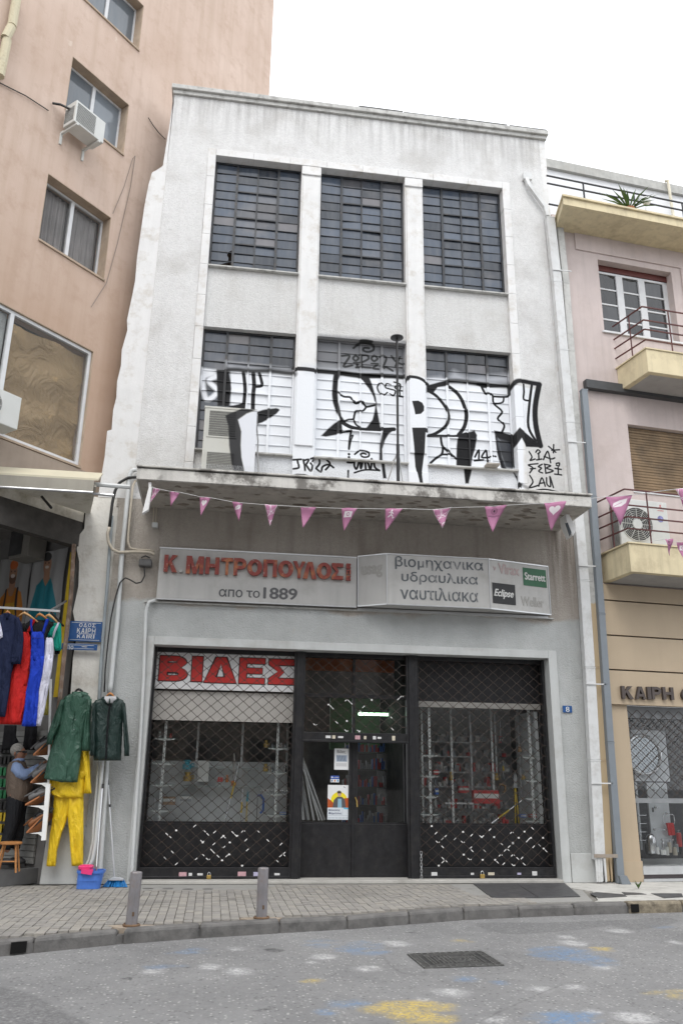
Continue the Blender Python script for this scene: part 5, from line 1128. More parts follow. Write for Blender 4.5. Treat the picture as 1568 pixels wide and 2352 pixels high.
cable('conduit', 'beige twin pipe bending from the wall to the sign end', 'pipe', c5, [(1420,180),(1370,185),(1345,240),(1330,400),(1310,620),(1295,800),(1320,870),(1400,885),(1500,885),(1560,900)], .018, M_BEIGEC, 13.1)
cable('conduit', 'white pipe from the sign ledge down beside the shop opening', 'pipe', idn, [(357,1378),(342,1383),(336,1400),(334,1440),(330,1560),(322,1700),(312,1860),(303,2000),(300,2024)], .026, M_PVC, 13.10)
cable('conduit', 'white pipe at left behind the raincoats reaching the pavement', 'pipe', l2, [(1105,290),(1085,600),(1060,900),(1045,1200),(1000,1400),(960,1480),(860,1640)], .020, M_PVC, 13.04)
cable('conduit', 'middle white pipe behind the raincoats, peeling at foot', 'pipe', l2, [(1150,290),(1125,620),(1100,900),(1078,1180),(1040,1400),(990,1500)], .026, M_PVC, 13.0)
cable('conduit', 'right white pipe behind the raincoats beside the grey wall', 'pipe', l2, [(1200,290),(1180,700),(1150,1100),(1125,1500),(1120,1600)], .034, M_PVC, 13.08)
JB = thing('junction_box', 'dark weathered junction box beside the sign', 'junction box', PY(332, 1292, 13.1))
a = PY(320, 1283, 13.06); c = PY(348, 1301, 13.06)
MB().box(a[0], c[0], 13.04, 13.19, c[2], a[2]).build('box_body', plain('dark_box', (.10,.10,.10), .6, var=.3), JB, bevel=.02); MB().tube([(a[0]+.03, 13.03, a[2]+.01), ((a[0]+c[0])/2, 13.02, a[2]+.04), (c[0]-.03, 13.03, a[2]+.01)], .012, 6).build('cable_loop', M_CABLE, JB)
SWB = thing('socket_box', 'small grey electrical box on the wall under the canopy', 'electrical box', PY(355, 1205, 13.15))
a = PY(350, 1199, 13.12); c = PY(362, 1211, 13.12); MB().box(a[0], c[0], 13.12, 13.199, c[2], a[2]).build('box_body', M_PVC, SWB, bevel=.005)
for o_ in (2, 8): MB().tube([PY(350+o_, 1199, 13.16), PY(352+o_, 1157, 13.16)], .009, 5).build('pipe', M_BEIGEC, SWB)
# enamel plates
M_BLUE = plain('enamel_blue', (.02,.085,.25), .3, var=.08, dirt=(.25,.22,.2), dirt_amt=.2, dscale=8, coat=.3)
def plate(name, label, f, box, Y, lines, border=True, cat='sign'):
    A, C_ = PY(*f((box[0], box[2])), Y), PY(*f((box[1], box[3])), Y); T = thing(name, label, cat, ((A[0]+C_[0])/2, Y, C_[2]))
    MB().box(A[0], C_[0], Y, Y+.012, C_[2], A[2]).build('plate', M_BLUE, T, bevel=.004)
    if border:
        q = MB(); i = .02; w_ = .006
        for a0_, a1_, b0, b1 in ((A[0]+i+.03, C_[0]-i-.03, A[2]-i-w_, A[2]-i), (A[0]+i+.03, C_[0]-i-.03, C_[2]+i, C_[2]+i+w_), (A[0]+i, A[0]+i+w_, C_[2]+i+.03, A[2]-i-.03), (C_[0]-i-w_, C_[0]-i, C_[2]+i+.03, A[2]-i-.03)): q.box(a0_, a1_, Y-.0015, Y-.0002, b0, b1)
        q.build('border', M_LW, T)
    for s_, x0, x1, ya, yb in lines:
        X0, X1 = PY(*f((x0, (ya+yb)/2)), Y)[0], PY(*f((x1, (ya+yb)/2)), Y)[0]; xm = (x0+x1)/2; Z0, Z1 = PY(*f((xm, yb)), Y)[2], PY(*f((xm, ya)), Y)[2]
        if s_ == '-': MB().box(X0, X1, Y-.0015, Y-.0002, Z0, Z1).build('line', M_LW, T)
        elif s_ == '>': MB().box(X0, X1-.02, Y-.0015, Y-.0002, (Z0+Z1)/2-.006, (Z0+Z1)/2+.006).prism([(X1-.04, Z0), (X1, (Z0+Z1)/2), (X1-.04, Z1)], Y-.0015, Y-.0002).build('arrow', M_LW, T)
        elif s_ == '8': letters('lettering', s_, X0, X1, Z0, Z1, Y-.0002, .0015, M_LW, T, bold=.0)
        else: block_word(s_, X0, X1, Z0, Z1, Y-.0002, .0015, M_LW, T)
    return T
plate('street_sign', 'blue and white street name plate in Greek and Latin on the pillar', l1, (772,1150,400,640), 13.17, [('ΟΔΟΣ',890,1075,430,472),('ΚΑΪΡΗ',866,1072,484,542),('-',880,1072,546,551),('KAIRI',866,1060,556,598)])
plate('arrow_sign', 'narrow blue plate with white arrow under the street name', l1, (697,1088,650,735), 13.12, [('ΑΠΟ',712,825,678,720),('>',918,985,682,703)])
plate('number_plate', 'small blue house number 8 right of the shop opening', lambda p: (1280.4+p[0]*.2442, 1493+p[1]*.2442), (44,136,522,590), 13.18, [('8',74,107,533,582)], border=False)
# ================================================================ hanging clothes
def cloth_mat(name, col, rough=.75, spec=.2):
    m = plain(name, col, rough, var=.12, scale=7, spec=spec); t = m.node_tree; bump(t, t.nodes['Principled BSDF'], noise(t, 6, 4, stretch=(1.3, 1.3, .6), dist=1.6), .045); return m
def garment_part(name, rows, Y, depth, mat, parent, f=l1, seed=0, folds=6, label=None, amp=.020):
    """rows = (y, xl, xr) in the photo; a soft flattened tube through them with run-down folds"""
    r_ = np.random.default_rng(seed+11); ph = r_.uniform(0, 6.28, 5); v = []; fa = []; n = 28
    R2 = []
    if name == 'trouser_leg': rows = [(rows[0][0]-55, rows[0][1]+4, rows[0][2]-4)]+list(rows)
    for i in range(len(rows)-1):
        k = max(2, int(abs(rows[i+1][0]-rows[i][0])/22))
        for j in range(k): u = j/k; R2.append([rows[i][t]*(1-u)+rows[i+1][t]*u for t in range(3)])
    R2.append(list(rows[-1])); m_ = len(R2)
    for i, (y, a, b_) in enumerate(R2):
        jit = r_.normal(0, .8, 2); A, C_ = PY(*f((a+jit[0], y)), Y), PY(*f((b_+jit[1], y)), Y); cx = (A[0]+C_[0])/2; hw = (C_[0]-A[0])/2; z = (A[2]+C_[2])/2; sl = (C_[2]-A[2])/2
        e = min(1, .35+i/4, .55+(m_-1-i)/3)
        for k in range(n):
            t = 2*math.pi*k/n; c, s_ = math.cos(t), math.sin(t); x = cx+hw*np.sign(c)*abs(c)**.8; fr = (x-cx)/max(hw, .01)
            w_ = amp*(math.sin(folds*fr+ph[0]+.35*math.sin(z*3+ph[1]))*.7+math.sin(folds*1.9*fr+ph[2]+z*2.5)*.4+math.sin(z*9+fr*4+ph[3])*.5+math.sin(z*21+fr*9+ph[4])*.3+math.sin(z*34-fr*14+ph[1])*.18)*(1-abs(c)**3)
            v.append((x, Y-.5*depth+(.5*depth*e)*s_*abs(s_)**-.3*1.0 if abs(s_) > 1e-6 else Y-.5*depth, z+sl*fr));
            v[-1] = (v[-1][0], v[-1][1]+(w_ if s_ < 0 else 0), v[-1][2])
    fa = [(i*n+k, (i+1)*n+k, (i+1)*n+(k+1) % n, i*n+(k+1) % n) for i in range(m_-1) for k in range(n)]+[tuple(range(n)), tuple(range(m_*n-1, (m_-1)*n-1, -1))]
    return MB().add(v, fa).build(name, mat, parent, smooth=True, label=label)
M_WOOD = plain('pale_hanger_wood', (.48,.28,.12), .5, var=.1); M_WOODR = plain('orange_hanger_wood', (.45,.19,.06), .5)
def hanger(label, f, P, Y, mat):
    """P = left end, apex, right end, hook top"""
    q = [PY(*f(p), Y) for p in P]; T = thing('clothes_hanger', label, 'hanger', q[1])
    MB().tube([q[0], q[0]*.4+q[1]*.6+np.array([0,0,.01]), q[1], q[2]*.4+q[1]*.6+np.array([0,0,.01]), q[2]], [.012,.016,.022,.016,.012], 6).build('arms', mat, T, smooth=True)
    h = q[3]; MB().tube([q[1], q[1]+np.array([0,0,.03]), h*.5+q[1]*.5+np.array([.015,0,.02]), h+np.array([0,0,0]), h+np.array([-.02,0,-.015])], .003, 5).build('hook', M_ALU, T)
NAVY = cloth_mat('navy_cloth', (.012,.018,.05)); REDC = cloth_mat('red_cloth', (.50,.02,.018)); BLUEC = cloth_mat('royal_blue_cloth', (.012,.045,.42)); WHC = cloth_mat('white_cloth', (.62,.62,.72)); TEALC = cloth_mat('teal_cloth', (.01,.27,.20)); BLKC = cloth_mat('black_cloth', (.012,.012,.014)); YELS = cloth_mat('pale_yellow_cloth', (.45,.40,.10))
GRC = cloth_mat('green_raincoat', (.035,.095,.065), .42, .45); DGC = cloth_mat('dark_green_jacket', (.012,.030,.026), .40, .45); YEL = cloth_mat('yellow_oilskin', (.80,.55,.02), .42, .4)
M_BUT = plain('grey_metal_button', (.2,.2,.22), .4)
def clothing(name, label, f, Y, mat, parts, depth=.10, cat=None, group=None, seed=0, folds=6):
    ys = max(r[0] for _, rows, *_r in parts for r in rows); r0 = parts[0][1][-1]; T = thing(name, label, cat or name.replace('_', ' '), PY(*f(((r0[1]+r0[2])/2, ys)), Y), group)
    for i, (nm, rows, *ex) in enumerate(parts):
        garment_part(nm, rows, Y-(ex[0] if ex else 0), ex[1] if len(ex) > 1 else depth, ex[2] if len(ex) > 2 else mat, T, f, seed+i*3, folds)
    return T
def seam(T, f, L, Y, r=.004, mat=None, name='seam'): MB().tube([PY(*f(p), Y) for p in L], r, 4).build(name, mat or M_BUT, T)
RL = thing('clothes_rail', 'grey metal clothes rail with hangers in front of the corner shop', 'rail', PY(60, 1400, 12.5))
MB().tube([PY(-40,1393,12.45), PY(138,1404,12.45)], .022, 4, rot=.785).build('rail_bar', M_ALU, RL); MB().tube([PY(118,1401,12.45), PY(152,1381,13.1)], .018, 6).build('rail_bracket', plain('dark_galvanised', (.2,.2,.2), .5, metal=.4), RL); MB().tube([PY(118,1406,12.5), PY(146,1438,13.1)], .016, 6).build('rail_bracket', M_BLACK, RL)
hanger('pale wooden hanger at far left of the rail', l1, [(60,335),(88,300),(120,330),(92,262)], 12.45, M_WOODR)
hanger('pale wooden hanger holding the red dungarees', l1, [(205,358),(275,312),(425,415),(285,262)], 12.45, M_WOOD)
hanger('orange wooden hanger holding the blue dungarees', l1, [(405,362),(445,326),(535,388),(450,270)], 12.45, M_WOODR)
hanger('pale wooden hanger holding the white dungarees', l1, [(505,365),(550,336),(650,425),(552,275)], 12.45, M_WOOD)
clothing('pale_shirt', 'grey white sleeve of a shirt cut off by the left picture edge', l1, 12.35, WHC, [('sleeve', [(395,-60,8),(480,-60,30),(560,-60,45),(590,-60,46),(630,-60,-2)])], cat='shirt')
clothing('coverall', 'navy blue coverall hanging first on the rail', l1, 12.40, NAVY, [('body', [(325,55,125),(360,-10,200),(420,-50,235),(600,-60,220),(880,-60,165),(1000,-50,140),(1240,-40,110),(1480,-30,70)]), ('sleeve', [(370,170,225),(450,190,258),(600,185,276),(760,155,262),(890,135,242)], .03), ('collar', [(318,60,115),(350,70,110),(390,75,100)], .05, .05)], seed=1, cat='coverall')
t = clothing('dungarees', 'red work dungarees with cargo pockets hanging on the rail', l1, 12.50, REDC, [('bib', [(535,272,332),(600,270,358),(740,250,366),(840,190,362),(900,165,350)]), ('trouser_leg', [(900,165,350),(1100,130,335),(1300,100,308),(1566,125,252)], .02), ('trouser_leg', [(905,165,270),(1100,90,190),(1350,20,150),(1562,0,130)], .0), ('strap', [(388,378,412),(450,345,375),(540,295,330)], .04, .03), ('pocket', [(830,245,312),(870,245,310),(935,240,300)], .07, .04), ('pocket', [(1005,255,325),(1060,250,322),(1130,238,315)], .07, .04)], seed=5, folds=9, cat='dungarees')
t = clothing('dungarees', 'royal blue work dungarees hanging beside the red pair', l1, 12.44, BLUEC, [('bib', [(532,365,500),(560,360,502),(700,362,510),(860,352,505)]), ('trouser_leg', [(860,352,505),(1000,345,490),(1200,305,450),(1400,285,435),(1585,255,418)], .02), ('strap', [(382,520,555),(440,500,538),(500,484,515),(545,476,506)], .05, .03), ('strap', [(385,345,370),(450,345,365),(540,355,378)], .03, .03)], seed=9, folds=8, cat='dungarees')
seam(t, l1, [(358,590),(430,596),(500,592)], 12.32, .005, plain('dark_blue_seam', (.008,.02,.2), .7))
clothing('black_shirt', 'black shirt hanging under the blue dungarees', l1, 12.56, BLKC, [('body', [(400,350,560),(440,300,600),(520,262,590),(560,300,545),(720,495,525)]), ('sleeve', [(420,555,600),(460,550,617),(500,540,600)]), ('sleeve', [(440,262,330),(520,262,320)])], seed=3, cat='shirt')
clothing('dungarees', 'white work dungarees hanging fourth on the rail', l1, 12.48, WHC, [('bib', [(598,530,602),(650,520,608),(740,514,612),(850,505,604)]), ('trouser_leg', [(850,505,604),(1000,480,582),(1200,442,545),(1400,428,510),(1580,418,464)], .02), ('strap', [(422,650,674),(480,620,650),(540,600,622),(595,588,606)], .05, .03)], seed=13, folds=7, cat='dungarees')
clothing('teal_shirt', 'teal green T shirt hanging last on the rail', l1, 12.58, TEALC, [('body', [(435,560,670),(480,545,690),(560,535,640),(600,560,640)]), ('sleeve', [(440,640,690),(520,620,697),(640,602,699),(740,618,694)], .02), ('under_sleeve', [(735,620,685),(775,618,672)], .0, .06, BLKC)], seed=17, cat='T shirt')
clothing('pale_trousers', 'pale yellow trousers hanging deep inside the shop', l1, 13.0, YELS, [('leg', [(1080,545,590),(1250,520,580),(1460,498,555)])], seed=21, cat='trousers')
for k, (a, c) in enumerate(((30,200),(265,430))): clothing('black_trousers', 'black trousers hanging low in the shop '+('at far left' if k == 0 else 'below the blue dungarees'), l1, 13.52, BLKC, [('leg', [(1575,a+30,c),(1700,a+20,c-10),(1760,a+10,c+20-40*k),(1850,a,c-15)])], seed=23+k, cat='trousers')
# raincoats on the pillar
hanger('black plastic hanger of the green raincoat', l1, [(835,1205),(885,1168),(945,1215),(890,1100)], 12.98, M_BLACK)
hanger('orange wooden hanger of the dark jacket', l1, [(1190,1258),(1235,1215),(1288,1265),(1238,1160)], 12.90, M_WOODR)
yj = clothing('oilskin_jacket', 'yellow oilskin jacket mostly hidden under the green raincoat', l2, 13.02, YEL, [('body', [(180,900,1000),(300,780,1000),(490,560,970),(560,555,968),(640,578,955),(670,600,945),(702,690,940)]), ('sleeve', [(180,930,1008),(300,950,1015),(450,965,1020),(600,955,1028),(655,948,1035)], .05), ('sleeve', [(490,545,600),(560,538,590),(605,562,580)], .04), ('pocket', [(410,895,975),(440,893,972),(488,900,950)], .09, .03)], .12, seed=31, cat='jacket')
yt = clothing('oilskin_trousers', 'yellow oilskin trousers hanging against the pillar', l2, 13.08, YEL, [('trouser_leg', [(650,620,800),(760,612,800),(900,600,770),(1000,590,742),(1100,572,700),(1300,550,650),(1400,538,642),(1466,533,634)]), ('trouser_leg', [(650,780,945),(760,772,945),(900,765,944),(1000,775,944),(1150,790,944),(1300,800,942),(1462,812,940)], .02)], .11, seed=35, folds=5, cat='trousers')
gc = clothing('raincoat', 'long green raincoat hanging on the pillar above the yellow oilskins', l2, 12.92, GRC, [('body', [(-478,850,930),(-455,800,990),(-420,735,1022),(-380,712,1028),(-280,702,1000),(-80,660,970),(60,612,940),(250,555,920),(490,503,885),(530,700,878)]), ('sleeve', [(-390,690,740),(-300,660,712),(-180,610,700),(-80,575,665),(20,545,610),(110,538,590)], .06), ('sleeve', [(-400,990,1036),(-300,990,1038),(-180,965,1030),(-20,945,1028),(100,935,1030),(180,930,1030)], .06), ('hood', [(-480,810,960),(-462,815,1000),(-435,840,985),(-410,860,940)], .05, .09), ('pocket', [(-50,700,750),(-30,700,748),(-5,705,740)], .09, .02), ('pocket', [(-45,865,905),(-30,865,905),(-10,868,900)], .09, .02)], .14, seed=41, folds=7, cat='raincoat')
seam(gc, l2, [(880,-430),(868,-330),(845,-265),(825,-150),(805,0),(775,200),(740,505)], 12.785, .006, cloth_mat('raincoat_seam', (.02,.055,.038)))
for k in range(5): p = PY(*l2((872-k*14, -390+k*110)), 12.78); MB().ball((p[0], 12.785, p[2]), .008, .004, .008, 8, 5).build('button', M_BUT, gc)
dj = clothing('rain_jacket', 'dark green hooded rain jacket hanging right of the long raincoat', l2, 12.86, DGC, [('body', [(-410,1150,1330),(-385,1080,1385),(-350,1050,1405),(-200,1060,1385),(0,1058,1378),(200,1045,1368),(288,1062,1362)]), ('sleeve', [(-350,1042,1080),(-200,1036,1082),(0,1030,1082),(150,1024,1078),(235,1020,1070)], .05), ('sleeve', [(-350,1375,1412),(-200,1382,1425),(0,1390,1442),(130,1396,1456),(238,1400,1454)], .05), ('hood', [(-425,1150,1325),(-400,1140,1340),(-365,1160,1320),(-335,1200,1290)], .06, .10), ('hood_lining', [(-430,1180,1305),(-405,1170,1310),(-380,1185,1290),(-352,1205,1270)], .11, .06, plain('grey_lining', (.45,.45,.46), .7))], .13, seed=47, folds=6, cat='jacket')
seam(dj, l2, [(1235,-350),(1215,-200),(1200,0),(1195,140),(1190,275)], 12.72, .012, BLKC, 'zip'); 
for x in (1232, 1258): seam(dj, l2, [(x,-345),(x-5,-290),(x+2,-265)], 12.70, .004, BLKC, 'drawstring')
# bucket with mop, broom
def ground_at(f, p): q = PG(*f(p)); return q
bp = PY(*l2((1015, 1738)), 12.72); BK = thing('mop_bucket', 'blue plastic mop bucket with pink wringer by the pillar', 'bucket', (bp[0], 12.72, 0))
wT = (PY(*l2((1185,1510)), 12.72)[0]-PY(*l2((872,1510)), 12.72)[0])/2; wB = (PY(*l2((1145,1730)), 12.72)[0]-PY(*l2((882,1730)), 12.72)[0])/2
cT = PY(*l2((1028,1510)), 12.72); hB = cT[2]; M_PB = plain('blue_plastic', (.08,.20,.62), .35, var=.05); M_PP = plain('pink_plastic', (.75,.05,.20), .35, var=.05)
def oval(cx, cy, a, b_, z, n=24): return [(cx+a*np.sign(math.cos(t))*abs(math.cos(t))**.6, cy+b_*np.sign(math.sin(t))*abs(math.sin(t))**.6, z) for t in np.linspace(0, 2*math.pi, n, endpoint=False)]
v = []; n = 24
for a, b_, z in ((wB, .11, .002), (wB*1.02, .115, .05), (wT*.93, .14, hB-.04), (wT, .155, hB-.035), (wT*1.01, .16, hB), (wT*.9, .14, hB), (wT*.86, .13, .1)): v += oval(cT[0]-.02*(1-z/hB), 12.72, a, b_, z)
MB().add(v, [(i*n+k, i*n+(k+1) % n, (i+1)*n+(k+1) % n, (i+1)*n+k) for i in range(6) for k in range(n)]+[tuple(range(n-1, -1, -1)), tuple(range(6*n, 7*n))]).build('bucket_body', M_PB, BK, smooth=False)
v = []; c = cT[0]-wT*.40
for a, b_, z in ((wT*.42, .11, hB+.0), (wT*.52, .135, hB+.02), (wT*.54, .14, hB+.05), (wT*.46, .12, hB+.06), (wT*.38, .10, hB+.055), (wT*.30, .08, hB-.03)): v += oval(c, 12.70, a, b_, z)
MB().add(v, [(i*n+k, i*n+(k+1) % n, (i+1)*n+(k+1) % n, (i+1)*n+k) for i in range(5) for k in range(n)]+[tuple(range(5*n, 6*n))]).build('wringer', M_PP, BK)
MB().prism([(c-.04, hB-.03), (c+.10, hB-.05), (c+.12, hB+.02), (c-.04, hB+.02)], 12.545, 12.565).build('wringer_lip', M_PP, BK)
MP = thing('mop', 'mop handle with chrome pole standing in the blue bucket', 'mop', (cT[0]+.02, 12.72, .12))
a, c = PY(*l2((1152,600)), 12.95), PY(*l2((1085,1500)), 12.72); MB().tube([np.array([c[0]-.01, 12.7, .14]), c, a], .013, 8).build('pole', M_CHROME, MP); MB().tube([a, a+(a-c)*.06], .016, 8).build('grip', M_BLACK, MP)
BR = thing('broom', 'blue bristled broom leaning on the grey wall', 'broom', PY(*l2((1300,1720)), 12.85))
a, c = PY(*l2((1216,560)), 13.1), PY(*l2((1285,1590)), 12.88); MB().tube([c, a], .011, 8).build('pole', M_ALU, BR); MB().tube([a, a+(a-c)*.06], .015, 8).build('grip', M_BLACK, BR); MB().tube([c+(a-c)*.75, c+(a-c)*.78], .016, 8).build('collar', M_BLACK, BR)
P4 = [PY(*l2(p), 12.86) for p in ((1218,1628),(1245,1600),(1275,1588),(1350,1598),(1385,1608),(1388,1628))]; MB().prism([(p[0], p[2]) for p in P4], 12.82, 12.90).build('head', plain('pale_plastic', (.45,.47,.50), .5), BR, bevel=.005)
M_BRI = plain('blue_bristles', (.01,.16,.42), .6, var=.3, scale=30); q = MB()
for i in range(90):
    u = rng.random(); a = PY(*l2((1215+175*u, 1625)), 12.84+.05*rng.random()); c = PY(*l2((1158+268*u+rng.normal(0,3), 1735-32*u+rng.normal(0,3)-12*math.sin(u*3.1)*0)), 12.80+.1*rng.random()); c[2] = max(c[2], .004); q.tube([a, c], [.007, .011], 4)
q.build('bristles', M_BRI, BR, kind='stuff')
# stool, shoes, racks
M_STW = plain('stool_wood', (.40,.18,.06), .5, var=.15); ST = (0, 12.8); sy_ = 12.8
ST_ = thing('wooden_stool', 'small round wooden stool at the shop entrance by the left edge', 'stool', (PY(26,1995,sy_)[0], sy_, zfl))
c = PY(26, 1934, sy_); MB().lathe((c[0], sy_, c[2]-.03), [(.135,0),(.15,.008),(.15,.028),(.14,.034)], 20).build('seat', M_STW, ST_)
for dx, dy in ((-.1,-.08),(.1,-.08),(.1,.08),(-.1,.08)): MB().tube([(c[0]+dx*.8, sy_+dy*.8, c[2]-.03), (c[0]+dx*1.35, sy_+dy*1.3, zfl)], .014, 7).build('leg', M_STW, ST_)
MB().tube([(c[0]-.12, sy_-.09, zfl+.14), (c[0]+.12, sy_-.09, zfl+.14)], .009, 6).build('rung', M_STW, ST_)
M_SHO = plain('black_leather', (.02,.02,.022), .45, var=.3, bmp=.002); M_SHB = plain('brown_leather', (.22,.09,.035), .5, var=.2); M_SHG = plain('grey_suede', (.16,.16,.16), .8, var=.2); M_SOLE = plain('dark_sole', (.03,.03,.03), .7)
def shoe(label, p, L, rz, up, main, tilt=0.0, trim=None, group=None):
    T = local_thing('work_shoe', label, 'shoe', p, rz, group); T.rotation_euler = (0, -tilt, rz)
    v = []; n = 12; prof = [(0,.032,.055),(.06,.042,.10),(.18,.045,.105),(.30,.046,.10),(.42,.047,.075),(.62,.05,.062),(.82,.047,.05),(.95,.032,.035),(1.0,.012,.02)]
    for u, hw, hh in prof:
        for k in range(n): t_ = math.pi*2*k/n; v.append((u*L, hw*L/.28*math.cos(t_), .022+max(0, hh*(.5+.5*math.sin(t_)))*L/.28))
    MB().add(v, [(i*n+k, (i+1)*n+k, (i+1)*n+(k+1) % n, i*n+(k+1) % n) for i in range(len(prof)-1) for k in range(n)]+[tuple(range(n)), tuple(range(len(prof)*n-1, (len(prof)-1)*n-1, -1))]).build('upper', up, T, smooth=True)
    MB().slab([(u*L, hw*1.08*L/.28) for u, hw, hh in prof]+[(u*L, -hw*1.08*L/.28) for u, hw, hh in prof[::-1]], 0, .024).build('sole', M_SOLE, T)
    MB().tube([(.05*L, 0.0+.03*math.cos(a)*1.0, .022+.10*L/.28+.004) if False else (.12*L+.07*math.cos(a), .035*math.sin(a), .125*L/.28) for a in np.linspace(0, 6.28, 13)], .009, 5, cap=False).build('collar', trim or up, T)
    q = MB()
    for k in range(4): x = (.34+.07*k)*L; q.tube([(x, -.025, .115*L/.28-.012*k), (x+.01, 0, .125*L/.28-.012*k), (x, .025, .115*L/.28-.012*k)], .004, 4)
    q.build('laces', trim or M_SHG, T)
    return T
SR = PG(*l2((260, 1630))); bz = PY(*l2((270,1530)), SR[1])[2]
SHF = thing('shoe_bench', 'low orange board on two white feet carrying work shoes', 'shelf', (SR[0], SR[1], 0))
xa, xb = PY(*l2((112,1530)), SR[1])[0], PY(*l2((400,1530)), SR[1])[0]; M_BRD = plain('orange_board', (.46,.19,.08), .5, var=.08)
MB().slab([(xa, SR[1]-.05), (xb, SR[1]-.05), (xb+.18, SR[1]+.35), (xa+.18, SR[1]+.35)], bz-.02, bz).build('board', M_BRD, SHF)
for px_ in (210, 308): x = PY(*l2((px_,1600)), SR[1])[0]; MB().lathe((x, SR[1]+.02, 0), [(.032,0),(.032,.012),(.018,.02),(.018,bz-.02)], 10).build('foot', M_RACK, SHF)
shoe('black work shoe with yellow lining on the low board', (xb-.02, SR[1]+.03, bz), .33, math.radians(178), M_SHO, 0, 0, M_GD[2]); shoe('second black work shoe behind it on the low board', (xb+.05, SR[1]+.16, bz), .31, math.radians(172), M_SHO, 0); shoe('brown work shoe at the back of the low board', (xb+.15, SR[1]+.28, bz), .30, math.radians(165), M_SHB, 0)
RK = thing('shoe_rack', 'wall rack of slanted orange boards on white brackets for shoes', 'rack', PY(112, 1900, 12.9))
MB().bar(PY(112, 1800, 12.85), PY(101, 1930, 12.85), .06).bar(PY(117, 1560, 12.9), PY(112, 1800, 12.86), .03).build('post', M_RACK, RK)
RY = 12.80
for i, (x0, y0, x1_, y1, bx, by) in enumerate(((375,212,548,55,545,240),(345,522,528,352,535,548),(285,772,522,636,515,805),(300,1082,502,882,495,1100))):
    A, C_ = PY(*l2((x0, y0)), RY), PY(*l2((x1_, y1)), RY+.1); d = C_-A; w_ = np.array([.10, .35, 0.0])
    q = MB(); nrm = np.array([0, 0, -.022])
    V = [A, C_, C_+w_, A+w_]; q.add([tuple(p) for p in V]+[tuple(p+nrm) for p in V], [(0,1,2,3),(7,6,5,4),(0,4,5,1),(1,5,6,2),(2,6,7,3),(3,7,4,0)]); q.build('shelf_board', M_BRD, RK)
    B0 = PY(*l2((x0+25, y0+22)), RY+.05); B1 = PY(*l2((bx, by)), RY+.05); B2 = B1+np.array([0, 0, -.06]); MB().prism([(B0[0], B0[2]), (B1[0], B1[2]+.02), (B1[0], B2[2]), ((B0[0]*.4+B1[0]*.6), B1[2]-.01)], RY+.06, RY+.075).build('bracket', M_RACK, RK)
    ang = math.atan2(d[2], d[0]); L = math.hypot(d[0], d[2])
    cols = [(M_SHG, M_SHO), (M_SHG, M_SHG), (M_SHG, M_SHG), (M_SHB, M_SHO)][i]
    for k in range(2):
        p = A+d*(.08+.40*k)+w_*.3+np.array([0, 0, .0]); shoe(['grey','dark','pale','brown'][i]+' work shoe '+['lower','upper'][k]+' on the '+['top','second','third','bottom'][i]+' board of the wall rack', tuple(p), .26, math.radians(2), cols[k], 0, ang*.9)
# ================================================================ the man reaching to the rack
MY = 13.25
HM = (PY(*l2((200,130)), MY)[2]-PY(*l2((200,1190)), MY)[2])
M_SKIN = plain('skin', (.33,.17,.11), .6, var=.06); M_HAIR = plain('grey_hair', (.30,.29,.27), .8, var=.25, scale=40)
M_VEST = cloth_mat('taupe_vest', (.16,.125,.10)); M_SHIRT = cloth_mat('pale_blue_shirt', (.26,.35,.56)); M_TRO = cloth_mat('black_trousers', (.016,.017,.02))
pm = lambda x, y, dy=0.0: np.array(PY(*l2((x, y)), MY))+np.array([0, dy, 0])
hip = pm(190, 740); ft = pm(60, 1400); MAN = thing('person', 'grey haired man in taupe vest and blue shirt reaching to the shoe rack', 'person', (hip[0], MY, .26))
def loft(name, rings, mat, n=16, up='z', label=None):
    """rings = (centre, half width across the view, half depth)"""
    v = []
    C_ = [np.array(r[0]) for r in rings]
    for i, (c, a, b_) in enumerate(rings):
        t_ = C_[min(i+1, len(C_)-1)]-C_[max(i-1, 0)]; t_ = t_/np.linalg.norm(t_); y = np.array([0, 1., 0]); x = np.cross(y, t_); x /= np.linalg.norm(x); y = np.cross(t_, x)
        for k in range(n): th_ = 2*math.pi*k/n; v.append(tuple(np.array(c)+x*a*math.cos(th_)+y*b_*math.sin(th_)))
    m_ = len(rings)
    return MB().add(v, [(i*n+k, i*n+(k+1) % n, (i+1)*n+(k+1) % n, (i+1)*n+k) for i in range(m_-1) for k in range(n)]+[tuple(range(n-1, -1, -1)), tuple(range((m_-1)*n, m_*n))]).build(name, mat, MAN, smooth=True, label=label)
# continuous body by skin modifier: head, neck, spine, arms, legs
J = {'hip': pm(190,720), 'belly': pm(215,560), 'chest': pm(190,400), 'neckb': pm(205,290), 'neck': pm(215,255), 'head': pm(218,205), 'top': pm(212,150), 'shR': pm(195,350,-.14), 'shL': pm(215,350,.14), 'elR': pm(290,440,-.16), 'elL': pm(330,430,.12), 'wrR': pm(430,370,-.10), 'wrL': pm(440,360,.08), 'haR': pm(480,340,-.09), 'haL': pm(485,335,.07),
     'hpR': pm(170,760,-.08), 'hpL': pm(215,760,.08), 'knR': pm(130,990,-.09), 'knL': pm(200,1000,.08), 'anR': pm(75,1260,-.09), 'anL': pm(150,1260,.08), 'toR': pm(125,1300,-.09), 'toL': pm(200,1300,.08)}
Rr = dict(hip=(.12,.12), belly=(.15,.14), chest=(.14,.15), neckb=(.07,.08), neck=(.052,.05), head=(.088,.075), top=(.06,.055), shR=(.06,.06), shL=(.06,.06), elR=(.045,.045), elL=(.045,.045), wrR=(.03,.03), wrL=(.03,.03), haR=(.035,.02), haL=(.035,.02), hpR=(.09,.09), hpL=(.09,.09), knR=(.06,.06), knL=(.06,.06), anR=(.042,.042), anL=(.042,.042), toR=(.04,.035), toL=(.04,.035))
